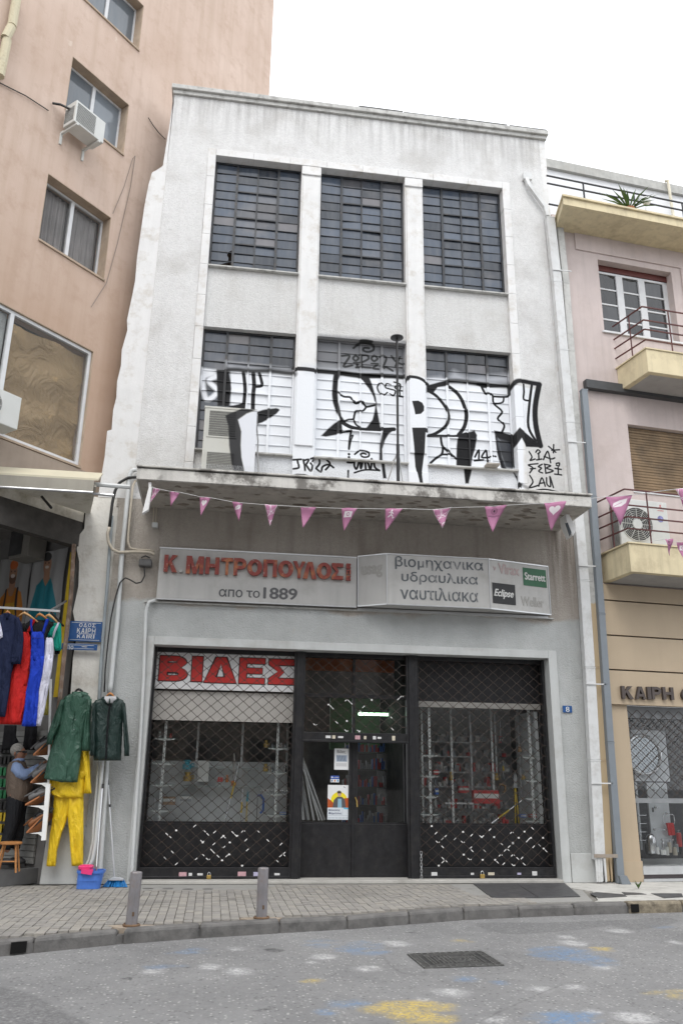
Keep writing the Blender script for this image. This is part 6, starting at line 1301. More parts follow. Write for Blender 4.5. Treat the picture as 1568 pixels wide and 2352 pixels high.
names = list(J); E_ = [('hip','belly'),('belly','chest'),('chest','neckb'),('neckb','neck'),('neck','head'),('head','top'),('chest','shR'),('chest','shL'),('shR','elR'),('shL','elL'),('elR','wrR'),('elL','wrL'),('wrR','haR'),('wrL','haL'),('hip','hpR'),('hip','hpL'),('hpR','knR'),('hpL','knL'),('knR','anR'),('knL','anL'),('anR','toR'),('anL','toL')]
vs = [tuple(J[k]) for k in names]; es = [(names.index(a), names.index(b_)) for a, b_ in E_]; rad = [Rr[k] for k in names]
for side, hn in (('R', 'haR'), ('L', 'haL')):
    h = J[hn]; hi = names.index(hn); w_ = J['wr'+side]; d = (h-w_); d /= np.linalg.norm(d)
    for k, (ln, dz) in enumerate(((.075,.030),(.085,.010),(.08,-.010),(.065,-.028))):
        b0 = h+d*.02+np.array([0, 0, dz*.8]); b1 = b0+d*ln*.55+np.array([0, 0, .004]); b2 = b1+d*ln*.45+np.array([0, .012, -.014]); i0 = len(vs); vs += [tuple(b0), tuple(b1), tuple(b2)]; rad += [(.009,.009), (.0085,.0085), (.007,.007)]; es += [(hi, i0), (i0, i0+1), (i0+1, i0+2)]
    b0 = w_+d*.03+np.array([0, -.01, .03]); b1 = b0+d*.035+np.array([0, 0, .02]); i0 = len(vs); vs += [tuple(b0), tuple(b1)]; rad += [(.010,.010), (.008,.008)]; es += [(hi, i0), (i0, i0+1)]
me = bpy.data.meshes.new('body'); me.from_pydata(vs, es, []); me.materials.append(M_SKIN); bo = link('body', me, MAN)
sk = bo.modifiers.new('skin', 'SKIN'); lay = me.skin_vertices[0].data if len(me.skin_vertices) else None
if lay is None:
    bpy.context.view_layer.objects.active = bo; bo.select_set(True); bpy.ops.object.mode_set(mode='OBJECT'); lay = me.skin_vertices[0].data
for i, r_ in enumerate(rad): lay[i].radius = r_; lay[i].use_root = (i == 0)
sk.use_smooth_shade = True; sb_ = bo.modifiers.new('smooth', 'SUBSURF'); sb_.levels = 1; sb_.render_levels = 1
# vest, shirt, trousers
loft('vest', [(pm(205,285),.06,.10),(pm(205,310),.11,.17),(pm(195,350),.135,.19),(pm(195,430),.15,.20),(pm(210,520),.175,.20),(pm(222,600),.185,.19),(pm(220,670),.175,.18),(pm(200,712),.155,.17),(pm(196,722),.15,.165)], M_VEST)
for sd, dy in (('R', -.16), ('L', .14)):
    loft('shirt_sleeve', [(pm(195,330,dy*.8),.05,.05),(pm(210,365,dy),.082,.07),(pm(255,425,dy),.085,.07),(pm(300,445,dy),.080,.065),(pm(360,420,dy*.9),.062,.055),(pm(420,378,dy*.7),.052,.045),(pm(462,352,dy*.62),.046,.040)], M_SHIRT)
loft('shirt_collar', [(pm(205,262),.062,.062),(pm(208,280),.085,.085),(pm(208,300),.10,.11)], M_SHIRT)
for dy, kx, ax, k2 in ((-.085, 150, 75, 0), (.085, 205, 150, 1)):
    loft('trouser_leg', [(pm(185+10*k2,705,dy*.6),.125,.11),(pm(185+15*k2,780,dy),.12,.105),(pm(165+25*k2,900,dy),.105,.095),(pm(kx-10,1010,dy),.092,.088),(pm(ax+35,1130,dy),.085,.08),(pm(ax+10,1230,dy),.078,.075),(pm(ax,1275,dy),.075,.075)], M_TRO)
    shoe_ = pm(ax+40, 1300, dy)
    MB().lathe((shoe_[0], shoe_[1], .262), [(.05,0),(.055,.02),(.05,.05),(.03,.08)], 12, sx=2.3).build('shoe', M_SHO, MAN, smooth=True)
hc = pm(212, 190); MB().ball((hc[0]-.025, MY, hc[2]+.028), .098, .088, .098, 16, 10).build('hair', M_HAIR, MAN, smooth=True)
f0 = pm(240, 205); MB().ball((f0[0]-.012, MY, f0[2]-.01), .078, .072, .105, 16, 10).ball((f0[0]+.068, MY, f0[2]-.012), .020, .014, .022, 8, 6).ball((f0[0]-.07, MY-.085, f0[2]-.01), .016, .014, .028, 8, 6).build('face', M_SKIN, MAN, smooth=True)
MB().box(f0[0]+.030, f0[0]+.068, MY-.062, MY+.062, f0[2]+.005, f0[2]+.035).tube([(f0[0]+.05, MY-.064, f0[2]+.024), (f0[0]-.06, MY-.080, f0[2]+.018)], .006, 5).build('sunglasses', M_BLACK, MAN)
MB().ball((f0[0]+.055, MY, f0[2]-.052), .018, .028, .007, 8, 5).build('mouth', plain('lips', (.28,.10,.08), .5), MAN)
# ================================================================ downpipes between the buildings
M_PIPW = plain('white_sheet_pipe', (.60,.61,.61), .6, var=.06, dirt=(.33,.31,.28), dirt_amt=.5, dscale=5)
def mat_two_coat(name, top, low, z):
    m = plain(name, top, .65, var=.08, dirt=(.22,.21,.2), dirt_amt=.6, dscale=5); t = m.node_tree; b = t.nodes['Principled BSDF']; base = b.inputs['Base Color'].links[0].from_socket
    tc = nd(t, 'ShaderNodeTexCoord'); sp = nd(t, 'ShaderNodeSeparateXYZ'); t.links.new(tc.outputs['Object'], sp.inputs[0]); zz = mul(t, sp.outputs['Z'], mul(t, noise(t, 4, 3), .15), 'ADD')
    t.links.new(mixrgb(t, ramp(t, zz, z, z+.02), low, base), b.inputs['Base Color']); return m
def rectpipe(label, path, w_, dpt, mat, Y, joints=8, name='downpipe'):
    T = thing(name, label, 'drain pipe', PY(*path[-1], Y)); pts = [PY(a, b_, Y) for a, b_ in path]
    # one straight upright through the measured points
    z1_, z0_ = pts[0][2], max(0.0, pts[-1][2]); X = lambda z: np.interp(z, [p[2] for p in pts][::-1], [p[0] for p in pts][::-1])
    zs = np.linspace(z0_, z1_, joints+1)
    for lo, hi in zip(zs[:-1], zs[1:]):
        a, c = X(lo), X(hi-.004); MB().add([(a-w_/2, Y, lo), (a+w_/2, Y, lo), (a+w_/2, Y+dpt, lo), (a-w_/2, Y+dpt, lo), (c-w_/2, Y, hi-.004), (c+w_/2, Y, hi-.004), (c+w_/2, Y+dpt, hi-.004), (c-w_/2, Y+dpt, hi-.004)], [(0,3,2,1),(4,5,6,7),(0,1,5,4),(1,2,6,5),(2,3,7,6),(3,0,4,7)]).build('pipe_length', mat, T, bevel=.008)
        MB().box(X(hi)-w_/2-.004, X(hi)+w_/2+.004, Y-.004, Y+dpt, hi-.02, hi-.001).build('pipe_joint', mat, T)
    return T, X
xt = [PY(1265, 500, 13.05)[0], PY(1355, 1533, 13.05)[0], PY(1382, 2030, 13.05)[0]]; print('white pipe X', xt)
DPW, XW_ = rectpipe('white rectangular downpipe on the right corner of the white building', [(1264,497),(1283,667),(1300,872),(1318,1060),(1337,1262),(1355,1533),(1372,1843),(1378,1975)], .17, .13, M_PIPW, 13.04)
MBP = mat_two_coat('two_coat_pipe', (.50,.50,.48), (.50,.39,.25), 4.45)
DPB, XB_ = rectpipe('peeling downpipe, white above and beige below, beside the white one', [(1284,500),(1302,667),(1317,872),(1332,1060),(1350,1262),(1372,1533),(1391,1843),(1397,1975)], .13, .12, MBP, 13.12)
M_PGR = plain('blue_grey_metal', (.20,.225,.25), .45, var=.05)
DPG, XG_ = rectpipe('blue grey square downpipe at left of the beige shop', [(1342,893),(1357,1060),(1371,1262),(1391,1533),(1411,1843),(1427,2030)], .115, .11, M_PGR, 13.02, 4)
for T, mat_, w_, X, y in ((DPW, M_PIPW, .17, XW_, 13.04), (DPB, MBP, .13, XB_, 13.12)):
    q = MB()
    for k in range(4):   # torn, splayed sheet at the foot
        a = X(.35)-w_/2+w_*k/4; q.prism([(a, .36), (a+w_/4-.008, .36), (a+w_/4-.004+rng.uniform(-.02,.02), .02+rng.uniform(0,.03)), (a+rng.uniform(-.02,.01), .02)], y-.01+rng.uniform(-.02,.02), y+.0+rng.uniform(0,.01)+.01)
    q.build('torn_foot', mat_, T)
MB().box(XW_(.45)-.11, XB_(.45)+.10, 13.015, 13.03, .37, .42).build('strap', plain('rusty_strap', (.30,.26,.22), .6, dirt=(.2,.1,.05), dirt_amt=.6), DPW)
for z in (10.9, 7.3, 5.0, 3.0, 1.45): MB().box(XW_(z)-.10, XB_(z)+.08, 13.02, 13.034, z, z+.02).build('strap', M_PIPW, DPW)
MB().prism([(XG_(.1)-.06, .12), (XG_(.1)+.06, .12), (XG_(.1)+.12, .0), (XG_(.1)-.03, .0)], 12.95, 13.05).build('shoe', M_PGR, DPG)
# diagonal elbow on the white wall
EL = thing('roof_outlet_pipe', 'short white diagonal rain pipe from the wall hole to the downpipe', 'drain pipe', PY(1230, 450, 13.1))
MB().tube([PY(1205,405,13.15), PY(1213,425,13.1), PY(1250,475,13.1), PY(1256,497,13.08)], .055, 4, rot=.785).build('pipe_length', M_PIPW, EL, bevel=.006); MB().box(*sum([[PY(1199,400,13.15)[0], PY(1218,400,13.15)[0]], [13.1, 13.2], [PY(1208,414,13.15)[2], PY(1208,400,13.15)[2]]], [])).build('hopper', M_PIPW, EL)
# ================================================================ right-hand building
RBT = thing('pink_beige_building', 'low pink building with yellow balconies over a beige fronted bathroom shop', 'building', frame=RB)
M_RP = plain('pale_pink_render', (.545,.47,.45), .9, var=.06, scale=1.5, dirt=(.42,.35,.32), dirt_amt=.6, dscale=1.2, streak=.2, bmp=.003)
M_YC = plain('cream_yellow_paint', (.64,.555,.37), .8, var=.07, scale=3, dirt=(.35,.28,.18), dirt_amt=.55, dscale=2, streak=.35, bmp=.002)
M_BEI = plain('beige_panel', (.45,.36,.255), .6, var=.04, scale=2, streak=.06, bmp=.001); M_SOFG = plain('grey_soffit', (.36,.35,.34), .85, var=.1, dirt=(.2,.18,.15))
M_MAR = plain('maroon_railing', (.085,.022,.022), .5, var=.3, dirt=(.14,.06,.03)); M_GRP = plain('grey_parapet', (.42,.42,.40), .9, var=.15, dirt=(.25,.23,.2), dirt_amt=.6, streak=.3)
rl = lambda p, off=0.0: RB.at(p[0], p[1], off)
# zoom 7 coordinates
z7 = lambda p: (1251.6+p[0]*.2343, 367.5+p[1]*.2343)
z6 = lambda p: (1291.8+p[0]*.17614, 1090.9+p[1]*.17614)
XR = 6.0
wz = [(rl(z7((510,970)))[0], rl(z7((1225,1060)))[0], rl(z7((600,1680)))[2], rl(z7((520,975)))[2])]
x0, x1_, z0, z1_ = wz[0]
zc_top = 12.35; zbal1 = rl(z7((850,2260)))[2]
beam_z = rl(z7((400,2200)))[2]
sh = (rl((1440,975))[0], 3.0, rl((1470,1128))[2], rl((1425,972))[2])
print('right win', x0, x1_, z0, z1_, 'beam', beam_z, 'shutter', sh)
XL = -.10
for a, b_, c, d in ((XL, x0, z0, z1_), (x1_, XR, z0, z1_), (XL, XR, z1_, zc_top), (XL, XR, sh[3], z0), (XL, sh[0], sh[2], sh[3]), (sh[1], XR, sh[2], sh[3]), (XL, XR, 4.75, sh[2])):
    MB().box(a, b_, 0, .3, c, d).build('wall', M_RP, RBT)
zl = rl(z7((350,890)))[2]; 
MB().box(.12, XR, -.03, -.001, zl, zc_top).build('fascia_band', M_RP, RBT)
MB().box(x1_+.22, XR, -.028, -.001, z0-.3, zl-.001).build('pilaster', M_RP, RBT)
# window with white casements
y = .18; WN = MB(); t_ = .07
MB().box(x0, x1_, y-.02, y+.05, z1_-.13, z1_-.001).build('shutter_box', plain('maroon_box', (.10,.025,.02), .5), RBT)
zt = z1_-.135; WN.box(x0, x0+.05, y, y+.05, z0, zt).box(x1_-.10, x1_, y, y+.05, z0, zt).box(x0, x1_, y, y+.05, z0, z0+.05).box(x0, x1_, y, y+.05, zt-.05, zt)
cols = [rl(z7((735,1300)))[0], rl(z7((985,1300)))[0]]
W3_ = (x1_-.10-x0-.05)/3; cols = [x0+.05+W3_, x0+.05+2*W3_]
for c in cols: WN.box(c-.075, c+.075, y-.015, y+.05, z0+.05, zt-.05)
for k in (1, 2, 3): z = z0+.05+(zt-z0-.1)*k/4; WN.box(x0+.05, x1_-.1, y+.005, y+.045, z-.018, z+.018)
WF = WN.build('window', M_WALU, RBT, bevel=.004)
g_ = glassmat('dark_reflecting_glass', (.03,.032,.035), .03, .97, .08)
edges = [x0+.05, cols[0]-.075, cols[0]+.075, cols[1]-.075, cols[1]+.075, x1_-.10]
for i in range(3):
    for k in range(4): a = z0+.05+(zt-z0-.1)*k/4; c = z0+.05+(zt-z0-.1)*(k+1)/4; MB().box(edges[2*i], edges[2*i+1], y+.02, y+.026, a+(.018 if k else 0), c-(.018 if k < 3 else 0)).build('pane', g_, WF)
MB().box(x0-.05, x1_+.1, -.04, .18, z0-.04, z0-.001).build('window_sill', M_WALU, RBT); MB().box(x0-.3, XR, .31, .35, z0-1, z1_+.3).build('partition', M_INT, RBT)
# roof slab, set back wall, railing, plant
c0 = rl(z7((170,350)), -.75); c1 = rl(z7((105,480)), -.05)
ze = c0[2]; zs_ = rl(z7((190,435)), -.75)[2]
MB().slab([(c1[0]-.02, -.001), (c0[0], -.75), (XR, -.75), (XR, -.001)], zs_, ze-.03).build('roof_slab', M_YC, RBT); MB().slab([(c1[0]-.05, .02), (c0[0]-.03, -.79), (XR, -.79), (XR, .02)], ze-.029, ze+.01).build('slab_capping', M_YC, RBT)
MB().box(XL-.25, XR, .0, .3, zc_top, ze-.03).build('wall', M_RP, RBT)
zr = [rl(z7((40,175)), 1.0)[2]]
def railz(p, off): return rl(z7(p), off)[2]
yr = -.35; tz = [railz((370,225), yr), railz((378,300), yr), ze+.03]
RLG = thing('roof_railing', 'black metal railing along the roof terrace of the right building', 'railing', frame=RB)
for z in tz[:2]+[ze+.10]: MB().box(-.6, XR, yr-.012, yr+.012, z-.013, z+.013).build('rail', M_BLACK, RLG)
for p in ((375,300), (860,300), (1320,300)): x = rl(z7(p), yr)[0]; MB().box(x-.014, x+.014, yr-.011, yr+.011, ze, tz[0]).build('post', M_BLACK, RLG)
zp = rl(z7((700,150)), 1.6)[2]; zw = rl(z7((700,230)), 1.6)[2]
SBK = thing('roof_house', 'white set back roof storey with grey concrete edge on the right building', 'building', frame=RB)
MB().box(-2.2, XR, 1.6, 4.6, ze-.6, zw).build('wall', plain('bright_white_render', (.72,.73,.75), .8, var=.04), SBK); MB().box(-2.3, XR+.1, 1.52, 4.7, zw+.001, zp+.0).build('parapet', M_GRP, SBK)
cb = [PY(0,0)]*0
PT = thing('potted_plant', 'spiky green plant in a pot behind the roof railing', 'plant', frame=RB)
pb_ = rl(z7((815,440)), -.58); MB().lathe((pb_[0], -.58, ze+.012), [(.07,0),(.10,.12),(.11,.14),(.09,.14)], 14).build('pot', plain('terracotta', (.35,.15,.08), .8), PT)
M_LEAF = plain('agave_leaf', (.07,.13,.03), .5, var=.3)
for i in range(22):
    a = rng.uniform(0, 6.28); L = rng.uniform(.4, .75); el = rng.uniform(.25, 1.3); d = np.array([math.cos(a)*math.cos(el), math.sin(a)*math.cos(el), math.sin(el)]); s_ = np.cross(d, [0, 0, 1.]); s_ /= np.linalg.norm(s_)+1e-6; b0 = np.array([pb_[0], -.58, ze+.13])
    m0 = b0+d*L*.5+np.array([0, 0, .02]); e0 = b0+d*L-np.array([0, 0, .06*L/.5*math.cos(el)])
    MB().add([tuple(q_) for q_ in (b0-s_*.015, b0+s_*.015, m0+s_*.026, e0, m0-s_*.026, m0-np.array([0,0,.012]))], [(0,1,2,5),(0,5,4),(5,2,3),(5,3,4),(4,3,2,1),(0,4,1)]).build('leaf', M_LEAF, PT)
SAT = thing('white_ball_lamp', 'small white globe beside the spiky plant on the roof', 'globe', frame=RB); q_ = rl(z7((990,400)), -.6); MB().ball((q_[0], -.6, q_[2]), .09, .09, .09, 14, 9).tube([(q_[0], -.6, q_[2]-.09), (q_[0]-.1, -.6, ze+.01)], .012, 5).build('globe', M_WPAINT, SAT)
tag(MB().tube([tuple(RB.P+RB.x*v[0]+RB.y*v[1]+np.array([0,0,v[2]])) for v in [(*rl(z7((1190,205)), 1.4)[:1], 1.45, rl(z7((1190,205)), 1.4)[2]+.03), (rl(z7((1215,210)), 1.4)[0], 1.45, zp+.02), (rl(z7((1220,240)), 1.4)[0], 1.45, zp-.2), (rl(z7((1275,500)), 1.4)[0], 1.45, ze)]], .035, 8).build('vent_pipe', plain('cream_plastic', (.6,.56,.45), .5)), 'cream pipe hooked over the roof parapet of the right building', 'pipe')
# balconies
def balcony(label, zf, yl, corner, wallpt, bars, post_pts, zb, beam=False, dpt=1.0):
    T = thing('balcony', label, 'balcony', frame=RB); xc, xw = corner, wallpt
    poly_ = [(xw, -.001), (xc, -dpt), (XR, -dpt), (XR, -.001)]
    MB().slab(poly_, zb+.0, zf).build('slab', M_YC, T, bevel=.008); MB().slab([(xw+.12, -.03), (xc+.10, -dpt+.1), (XR-.05, -dpt+.1), (XR-.05, -.03)], zb-.004, zb-.0005).build('soffit', M_SOFG, T)
    MB().slab([(xw-.03, .0), (xc-.02, -dpt-.02), (XR, -dpt-.02), (XR, .0)], zf+.001, zf+.025).build('slab_capping', M_YC, T)
    R_ = thing('balcony_railing', label.replace('balcony', 'balcony railing', 1) if False else 'dark red four bar railing on the '+label.split(' on ')[0], 'railing', frame=RB)
    for z in bars: MB().bar((xw+.0, -.0, z), (xc+.06, -dpt+.06, z), .022).bar((xc+.06, -dpt+.06, z), (XR, -dpt+.06, z), .022).build('rail', M_MAR, R_)
    for u in post_pts: 
        P0_ = ((xw*(1-u)+(xc+.06)*u), -u*(dpt-.06)) if u <= 1 else (xc+.06+(u-1), -dpt+.06); MB().bar((P0_[0], P0_[1], zf), (P0_[0], P0_[1], max(bars)), .018).build('post', M_MAR, R_)
    return T
dU = .85; f = lambda p, o: rl(z7(p), o)
xcU, zfU = f((985,1850), -dU)[0], f((985,1850), -dU)[2]; xwU = f((705,2115), 0)[0]; zbU = f((1020,2075), -dU)[2]
barsU = [f((950,1418), -dU)[2], f((970,1550), -dU)[2], f((985,1642), -dU)[2], f((1000,1745), -dU)[2]]
print('upper balc', xcU, xwU, zfU, zbU, barsU)
balcony('upper yellow balcony on the pink building', zfU, 0, xcU, xwU, barsU, [.55, 1.55, 2.7], zbU, dpt=dU)
g6 = lambda p, o: rl(z6(p), o)
xcL, zfL = g6((855,890), -dU)[0], g6((855,890), -dU)[2]; xwL = g6((510,1050), -.05)[0]; zbL = g6((885,1260), -dU)[2]
barsL = [g6((830,170), -dU)[2], g6((870,378), -dU)[2], g6((870,530), -dU)[2], g6((870,682), -dU)[2]]
print('lower balc', xcL, xwL, zfL, zbL, barsL)
balcony('lower yellow balcony on the pink building', zfL, 0, xcL, xwL, barsL, [.5, 1.42, 2.6], zbL, dpt=dU)
# dark beam and brown shutter between them
MB().box(rl((1342,890))[0]-.03, XR, -.12, -.001, beam_z-.12, beam_z+.05).build('dark_gutter', plain('dark_grey_metal', (.06,.062,.065), .5), RBT)
n = int((sh[3]-sh[2])/.055); M_BSH = plain('brown_shutter_slat', (.20,.135,.075), .6, var=.35, scale=2.5, dirt=(.10,.075,.05), dirt_amt=.8, dscale=3)
q_ = MB().box(sh[0]+.001, sh[1]-.001, .001, .012, sh[2], sh[3]).mesh('x')
for i in range(n): MB().box(sh[0]+.02, sh[1], .10+(.004 if i % 2 else 0), .13, sh[2]+i*.055, sh[2]+i*.055+.046).build('shutter_slat', M_BSH, RBT)
MB().box(sh[0]-.02, sh[1], -.02, .2, sh[2]-.04, sh[2]-.001).build('window_sill', M_WALU, RBT); MB().box(sh[0], sh[1], .14, .16, sh[2], sh[3]).build('shutter_backing', M_INT, RBT)
# air conditioner on the lower balcony
A0 = g6((770,870), -.45); A1 = g6((1385,350), -.45)
ac, _y = aircon(RB, 'white air conditioner with round fan on the lower yellow balcony', g6((750,700), -.45)[0], g6((1385,700), -.45)[0], zfL+.03, g6((1000,325), -.45)[2], .30, .15, True, .66)
X_, Z_ = g6((1270,420), -.46)[0], g6((1270,420), -.46)[2]
M_RD = plain('emblem_red', (.5,.03,.03), .5)
MB().box(X_-.07, X_+.07, -.4525, -.4508, Z_-.09, Z_+.09).build('badge', M_LW, ac)
q_ = MB()
for k in range(3):
    a = math.pi/2+k*2*math.pi/3; dx, dz = math.cos(a), math.sin(a); px_, pz = -dz, dx; r_ = .026; q_.prism([(X_, Z_), (X_+dx*r_+px_*.015, Z_+dz*r_+pz*.015), (X_+dx*2*r_, Z_+dz*2*r_), (X_+dx*r_-px_*.015, Z_+dz*r_-pz*.015)], -.4545, -.4528)
q_.build('emblem', M_RD, ac); letters('lettering', 'MITSUBISHI', X_-.06, X_+.06, Z_-.075, Z_-.055, -.4528, .001, M_RD, ac, bold=.02)
MB().tube([(X_-.02, -.4545, Z_-.22), (X_-.02, -.4508, Z_-.22)], .06, 18).build('round_sticker', plain('sticker_blue_orange', (.2,.2,.4), .5, var=.5, scale=20), ac)
# beige shop front
zf = [rl((1391,1380))[2], rl((1396,1460))[2], rl((1401,1539))[2], rl((1406,1618))[2]]; xs = rl((1391,1500))[0]-.02
print('fascia z', zf)
for a, b_ in ((zf[0]+.012, 4.75), (zf[1]+.012, zf[0]-.012), (zf[2]+.012, zf[1]-.012), (zf[3], zf[2]-.012)): MB().box(xs, XR, -.06, .10, a, b_).build('fascia_panel', M_BEI, RBT, bevel=.003)
MB().box(XL, XR, .02, .09, zf[3], 4.75).build('fascia_backing', M_BLACK, RBT); MB().box(XL, xs-.001, -.02, .1, 0, 4.749).build('side_strip', M_BEI, RBT)
xo = rl((1441,1650))[0]; MB().box(xs+.005, xo, .0, .3, .0, zf[3]-.001).build('pier', M_BEI, RBT, bevel=.004); MB().box(xs+.0, xo+.012, -.02, .3, 0, .30).build('pier_base', M_BEI, RBT)
M_LET = plain('dark_bronze_letters', (.085,.07,.065), .45, metal=.4)
c6 = lambda p: (1280.4+p[0]*.2442, 1493+p[1]*.2442)
KS = thing('shop_letters', 'large bronze shop name letters on the beige fascia at right edge', 'sign', frame=RB)
for ch, a, b_, yt, yb in (('Κ',598,705,340,460),('Α',725,822,344,463),('Ι',838,872,346,464),('Ρ',880,968,347,465),('Η',983,1084,350,467),('6',1158,1240,352,472)):
    A, C_ = RB.at(*c6((a, (yt+yb)/2)), -.10), RB.at(*c6((b_, (yt+yb)/2)), -.10); Z0, Z1 = RB.at(*c6(((a+b_)/2, yb)), -.10)[2], RB.at(*c6(((a+b_)/2, yt)), -.10)[2]; letters('letter', ch, A[0], C_[0], Z0, Z1, -.065, .05, M_LET, KS, bold=.03, block=None if ch == '6' else (.27, .22))
# bathroom shop window
BW = thing('bathroom_shop_window', 'bathroom shop window with lattice over its top half and metal sill', 'shop window', frame=RB)
zs0, zs1 = rl((1472,2025))[2], rl((1469,1990))[2]; zmid = rl(c6((735,1405)))[2]
MB().box(xo, XR, .04, .12, 0.04, zs1-.12).build('base_panel', plain('mauve_grey_panel', (.12,.10,.105), .5), BW); MB().box(xo, XR, -.02, .12, zs1-.119, zs1).box(xo, XR, -.03, .12, 0.0, .04).build('sill', M_ALU, BW)
MB().box(xo, XR, .10, .14, zf[3]-.20, zf[3]-.001).build('header', M_GD[3], BW); MB().box(xo, xo+.03, .06, .14, zs1, zf[3]-.2).build('side_guide', M_BLACK, BW)
MB().box(xo+.031, XR, .05, .12, zmid-.055, zmid+.02).build('bottom_rail', M_GD[3], BW)
lattice(BW, xo+.03, min(XR, xo+1.8), zmid+.02, zf[3]-.01, .07); MB().box(xo+.03, XR, .16, .166, zs1, zf[3]-.2).build('pane', M_SHOPG, BW)
IN = thing('bathroom_shop_interior', 'dark bathroom shop interior with white display boards', 'shop interior', frame=RB)
MB().box(xo-.2, XR, 1.5, 1.55, 0, zf[3]).box(xo-.2, XR, .2, 1.5, zf[3]-.05, zf[3]).build('back_wall', plain('shop_dark_grey', (.05,.05,.055), .8), IN); MB().box(xo+.0, XR, .18, 1.5, zs1-.14, zs1-.02).build('display_floor', plain('white_laminate', (.75,.75,.75), .4), IN); MB().box(xo-.06, xo-.005, .14, 1.5, 0, zf[3]).build('side_wall', M_INT, IN)
def rr(p, off=.45): return RB.at(*c6(p), off)
def board(p0, p1, off=.45, name='display_board', mat=None): a, c = rr(p0, off), rr(p1, off); MB().box(a[0], c[0], off, off+.03, c[2], a[2]).build(name, mat or plain('white_board2', (.55,.57,.60), .4, var=.03), IN)
board((685,750), (1055,1238)); board((722,1245), (800,1880)); board((832,1245), (1085,1880)); 
a = rr((800,985), .42); r_ = (rr((965,985), .42)[0]-rr((635,985), .42)[0])/2
MRR = thing('round_mirror', 'round mirror in a silver ring frame inside the bathroom shop', 'mirror', frame=RB)
m, t, b = newmat('mirror'); b.inputs['Metallic'].default_value = 1; b.inputs['Roughness'].default_value = .02; b.inputs['Base Color'].default_value = (.16,.17,.18,1)
MB().tube([(a[0], .40, a[2]), (a[0], .42, a[2])], r_*.88, 40).build('glass', m, MRR, smooth=False); MB().tube([(a[0]+r_*.93*math.cos(t_), .40, a[2]+r_*.93*math.sin(t_)) for t_ in np.linspace(0, 2*math.pi, 41)], .03, 8, cap=False).build('ring', M_CHROME, MRR)
def bath(kind, label, p, build, cat=None):
    q_ = rr(p, .38); T = local_thing(kind, label, cat or kind.replace('_', ' '), tuple(RB.P+RB.x*q_[0]+RB.y*.38+np.array([0, 0, q_[2]])), RB.rz); build(T); return T
u = .2442/146
def rail_(T): MB().tube([(-60*u, 0, 0), (60*u, 0, 0)], .006, 6).build('bar', M_CHROME, T); MB().ball((-60*u, .01, 0), .022).ball((60*u, .01, 0), .022).build('mount', M_CHROME, T)
for p, l in (((955,1315), 'top'), ((960,1690), 'middle'), ((1030,1785), 'bottom')): bath('towel_rail', 'chrome towel rail, '+l+' one on the bathroom display board', p, rail_)
bath('wall_hook', 'chrome hook with black tab on the bathroom display board', (915,1482), lambda T: (MB().ball((0,0,0), .028).tube([(0,0,0),(.06,0,0)], .008).build('hook', M_CHROME, T), MB().box(-.06,-.04,-.01,.01,-.07,.0).build('tab', M_BLACK, T)))
bath('towel_ring', 'square chrome towel ring on the bathroom display board', (1035,1545), lambda T: (MB().tube([(-.09,0,0),(-.10,0,-.02),(-.11,0,-.12),(-.09,0,-.15),(.09,0,-.15),(.11,0,-.12),(.10,0,-.02),(.09,0,0),(-.09,0,0)], .007).build('ring', M_CHROME, T), MB().ball((-.03,.01,.01), .026).build('mount', M_CHROME, T)))
bath('towel', 'red towel hanging from the square ring', (1048,1625), lambda T: MB().prism([(-.075,0),(.06,0),(.075,-.19),(-.045,-.20)], -.03, .0).build('cloth', cloth_mat('red_towel', (.5,.02,.02)), T, bevel=.008))
bath('vase', 'tall domed chrome bin in the bathroom shop window', (882,1925), lambda T: (MB().lathe((0,0,0), [(.07,0),(.085,.02),(.088,.20),(.08,.26),(.055,.31),(.02,.335)], 22).build('body', M_CHROME, T, smooth=True), MB().lathe((0,0,0), [(.095,0),(.095,.015)], 20).build('foot', M_BLACK, T)), 'bin')
for i, (x, y0_, w_, h, c, l) in enumerate(((843,1925,36,100,M_BLACK,'tall black tumbler left of the chrome bin'),(935,1920,44,62,M_WPAINT,'white soap pump right of the chrome bin'),(992,1925,55,45,M_WPAINT,'round white soap dish on the bathroom window floor'),(990,1870,26,58,M_CHROME,'chrome pump bottle behind the soap dish'),(1030,1930,34,78,M_GD[4],'white cylinder bottle on the bathroom window floor'),(1055,1905,40,95,plain('sand_ceramic',(.4,.36,.30),.5),'sand coloured pump bottle in the bathroom window'),(1103,1930,46,75,plain('sand_ceramic2',(.36,.33,.27),.5),'squat beige tumbler in the bathroom window'),(1115,1900,46,75,M_GD[3],'dark grey pump bottle in the bathroom window'),(1145,1850,50,130,M_GD[0],'red toilet brush holder at the right edge'),(765,1915,32,170,M_BLACK,'black toilet brush holder at left of the bathroom window'),(1160,1920,40,80,M_BLACK,'black pot at the right edge of the bathroom window'))):
    def bb(T, w_=w_, h=h, c=c):
        W, H_ = w_*u, h*u; MB().lathe((0,0,0), [(W*.45,0),(W*.5,H_*.05),(W*.5,H_*.9),(W*.42,H_)], 16).build('body', c, T); MB().tube([(0,0,H_),(0,0,H_*1.18),(W*.4,0,H_*1.2)], W*.09, 6).build('nozzle', M_CHROME, T)
    bath('bathroom_bottle', l, (x, y0_), bb, 'bathroom accessory')
for k in range(4): bath('glass_shelf', 'small chrome shelf number '+('one','two','three','four')[k]+' from the top on the narrow white board', (775,1555+k*78), lambda T: MB().box(-.06,.07,-.06,.0,0,.008).build('shelf', M_CHROME, T), 'shelf')
wd = PG(1472, 2042); WD = local_thing('weed', 'small green weed at the foot of the beige pier', 'weed', (wd[0]-.02, wd[1]+.05, 0))
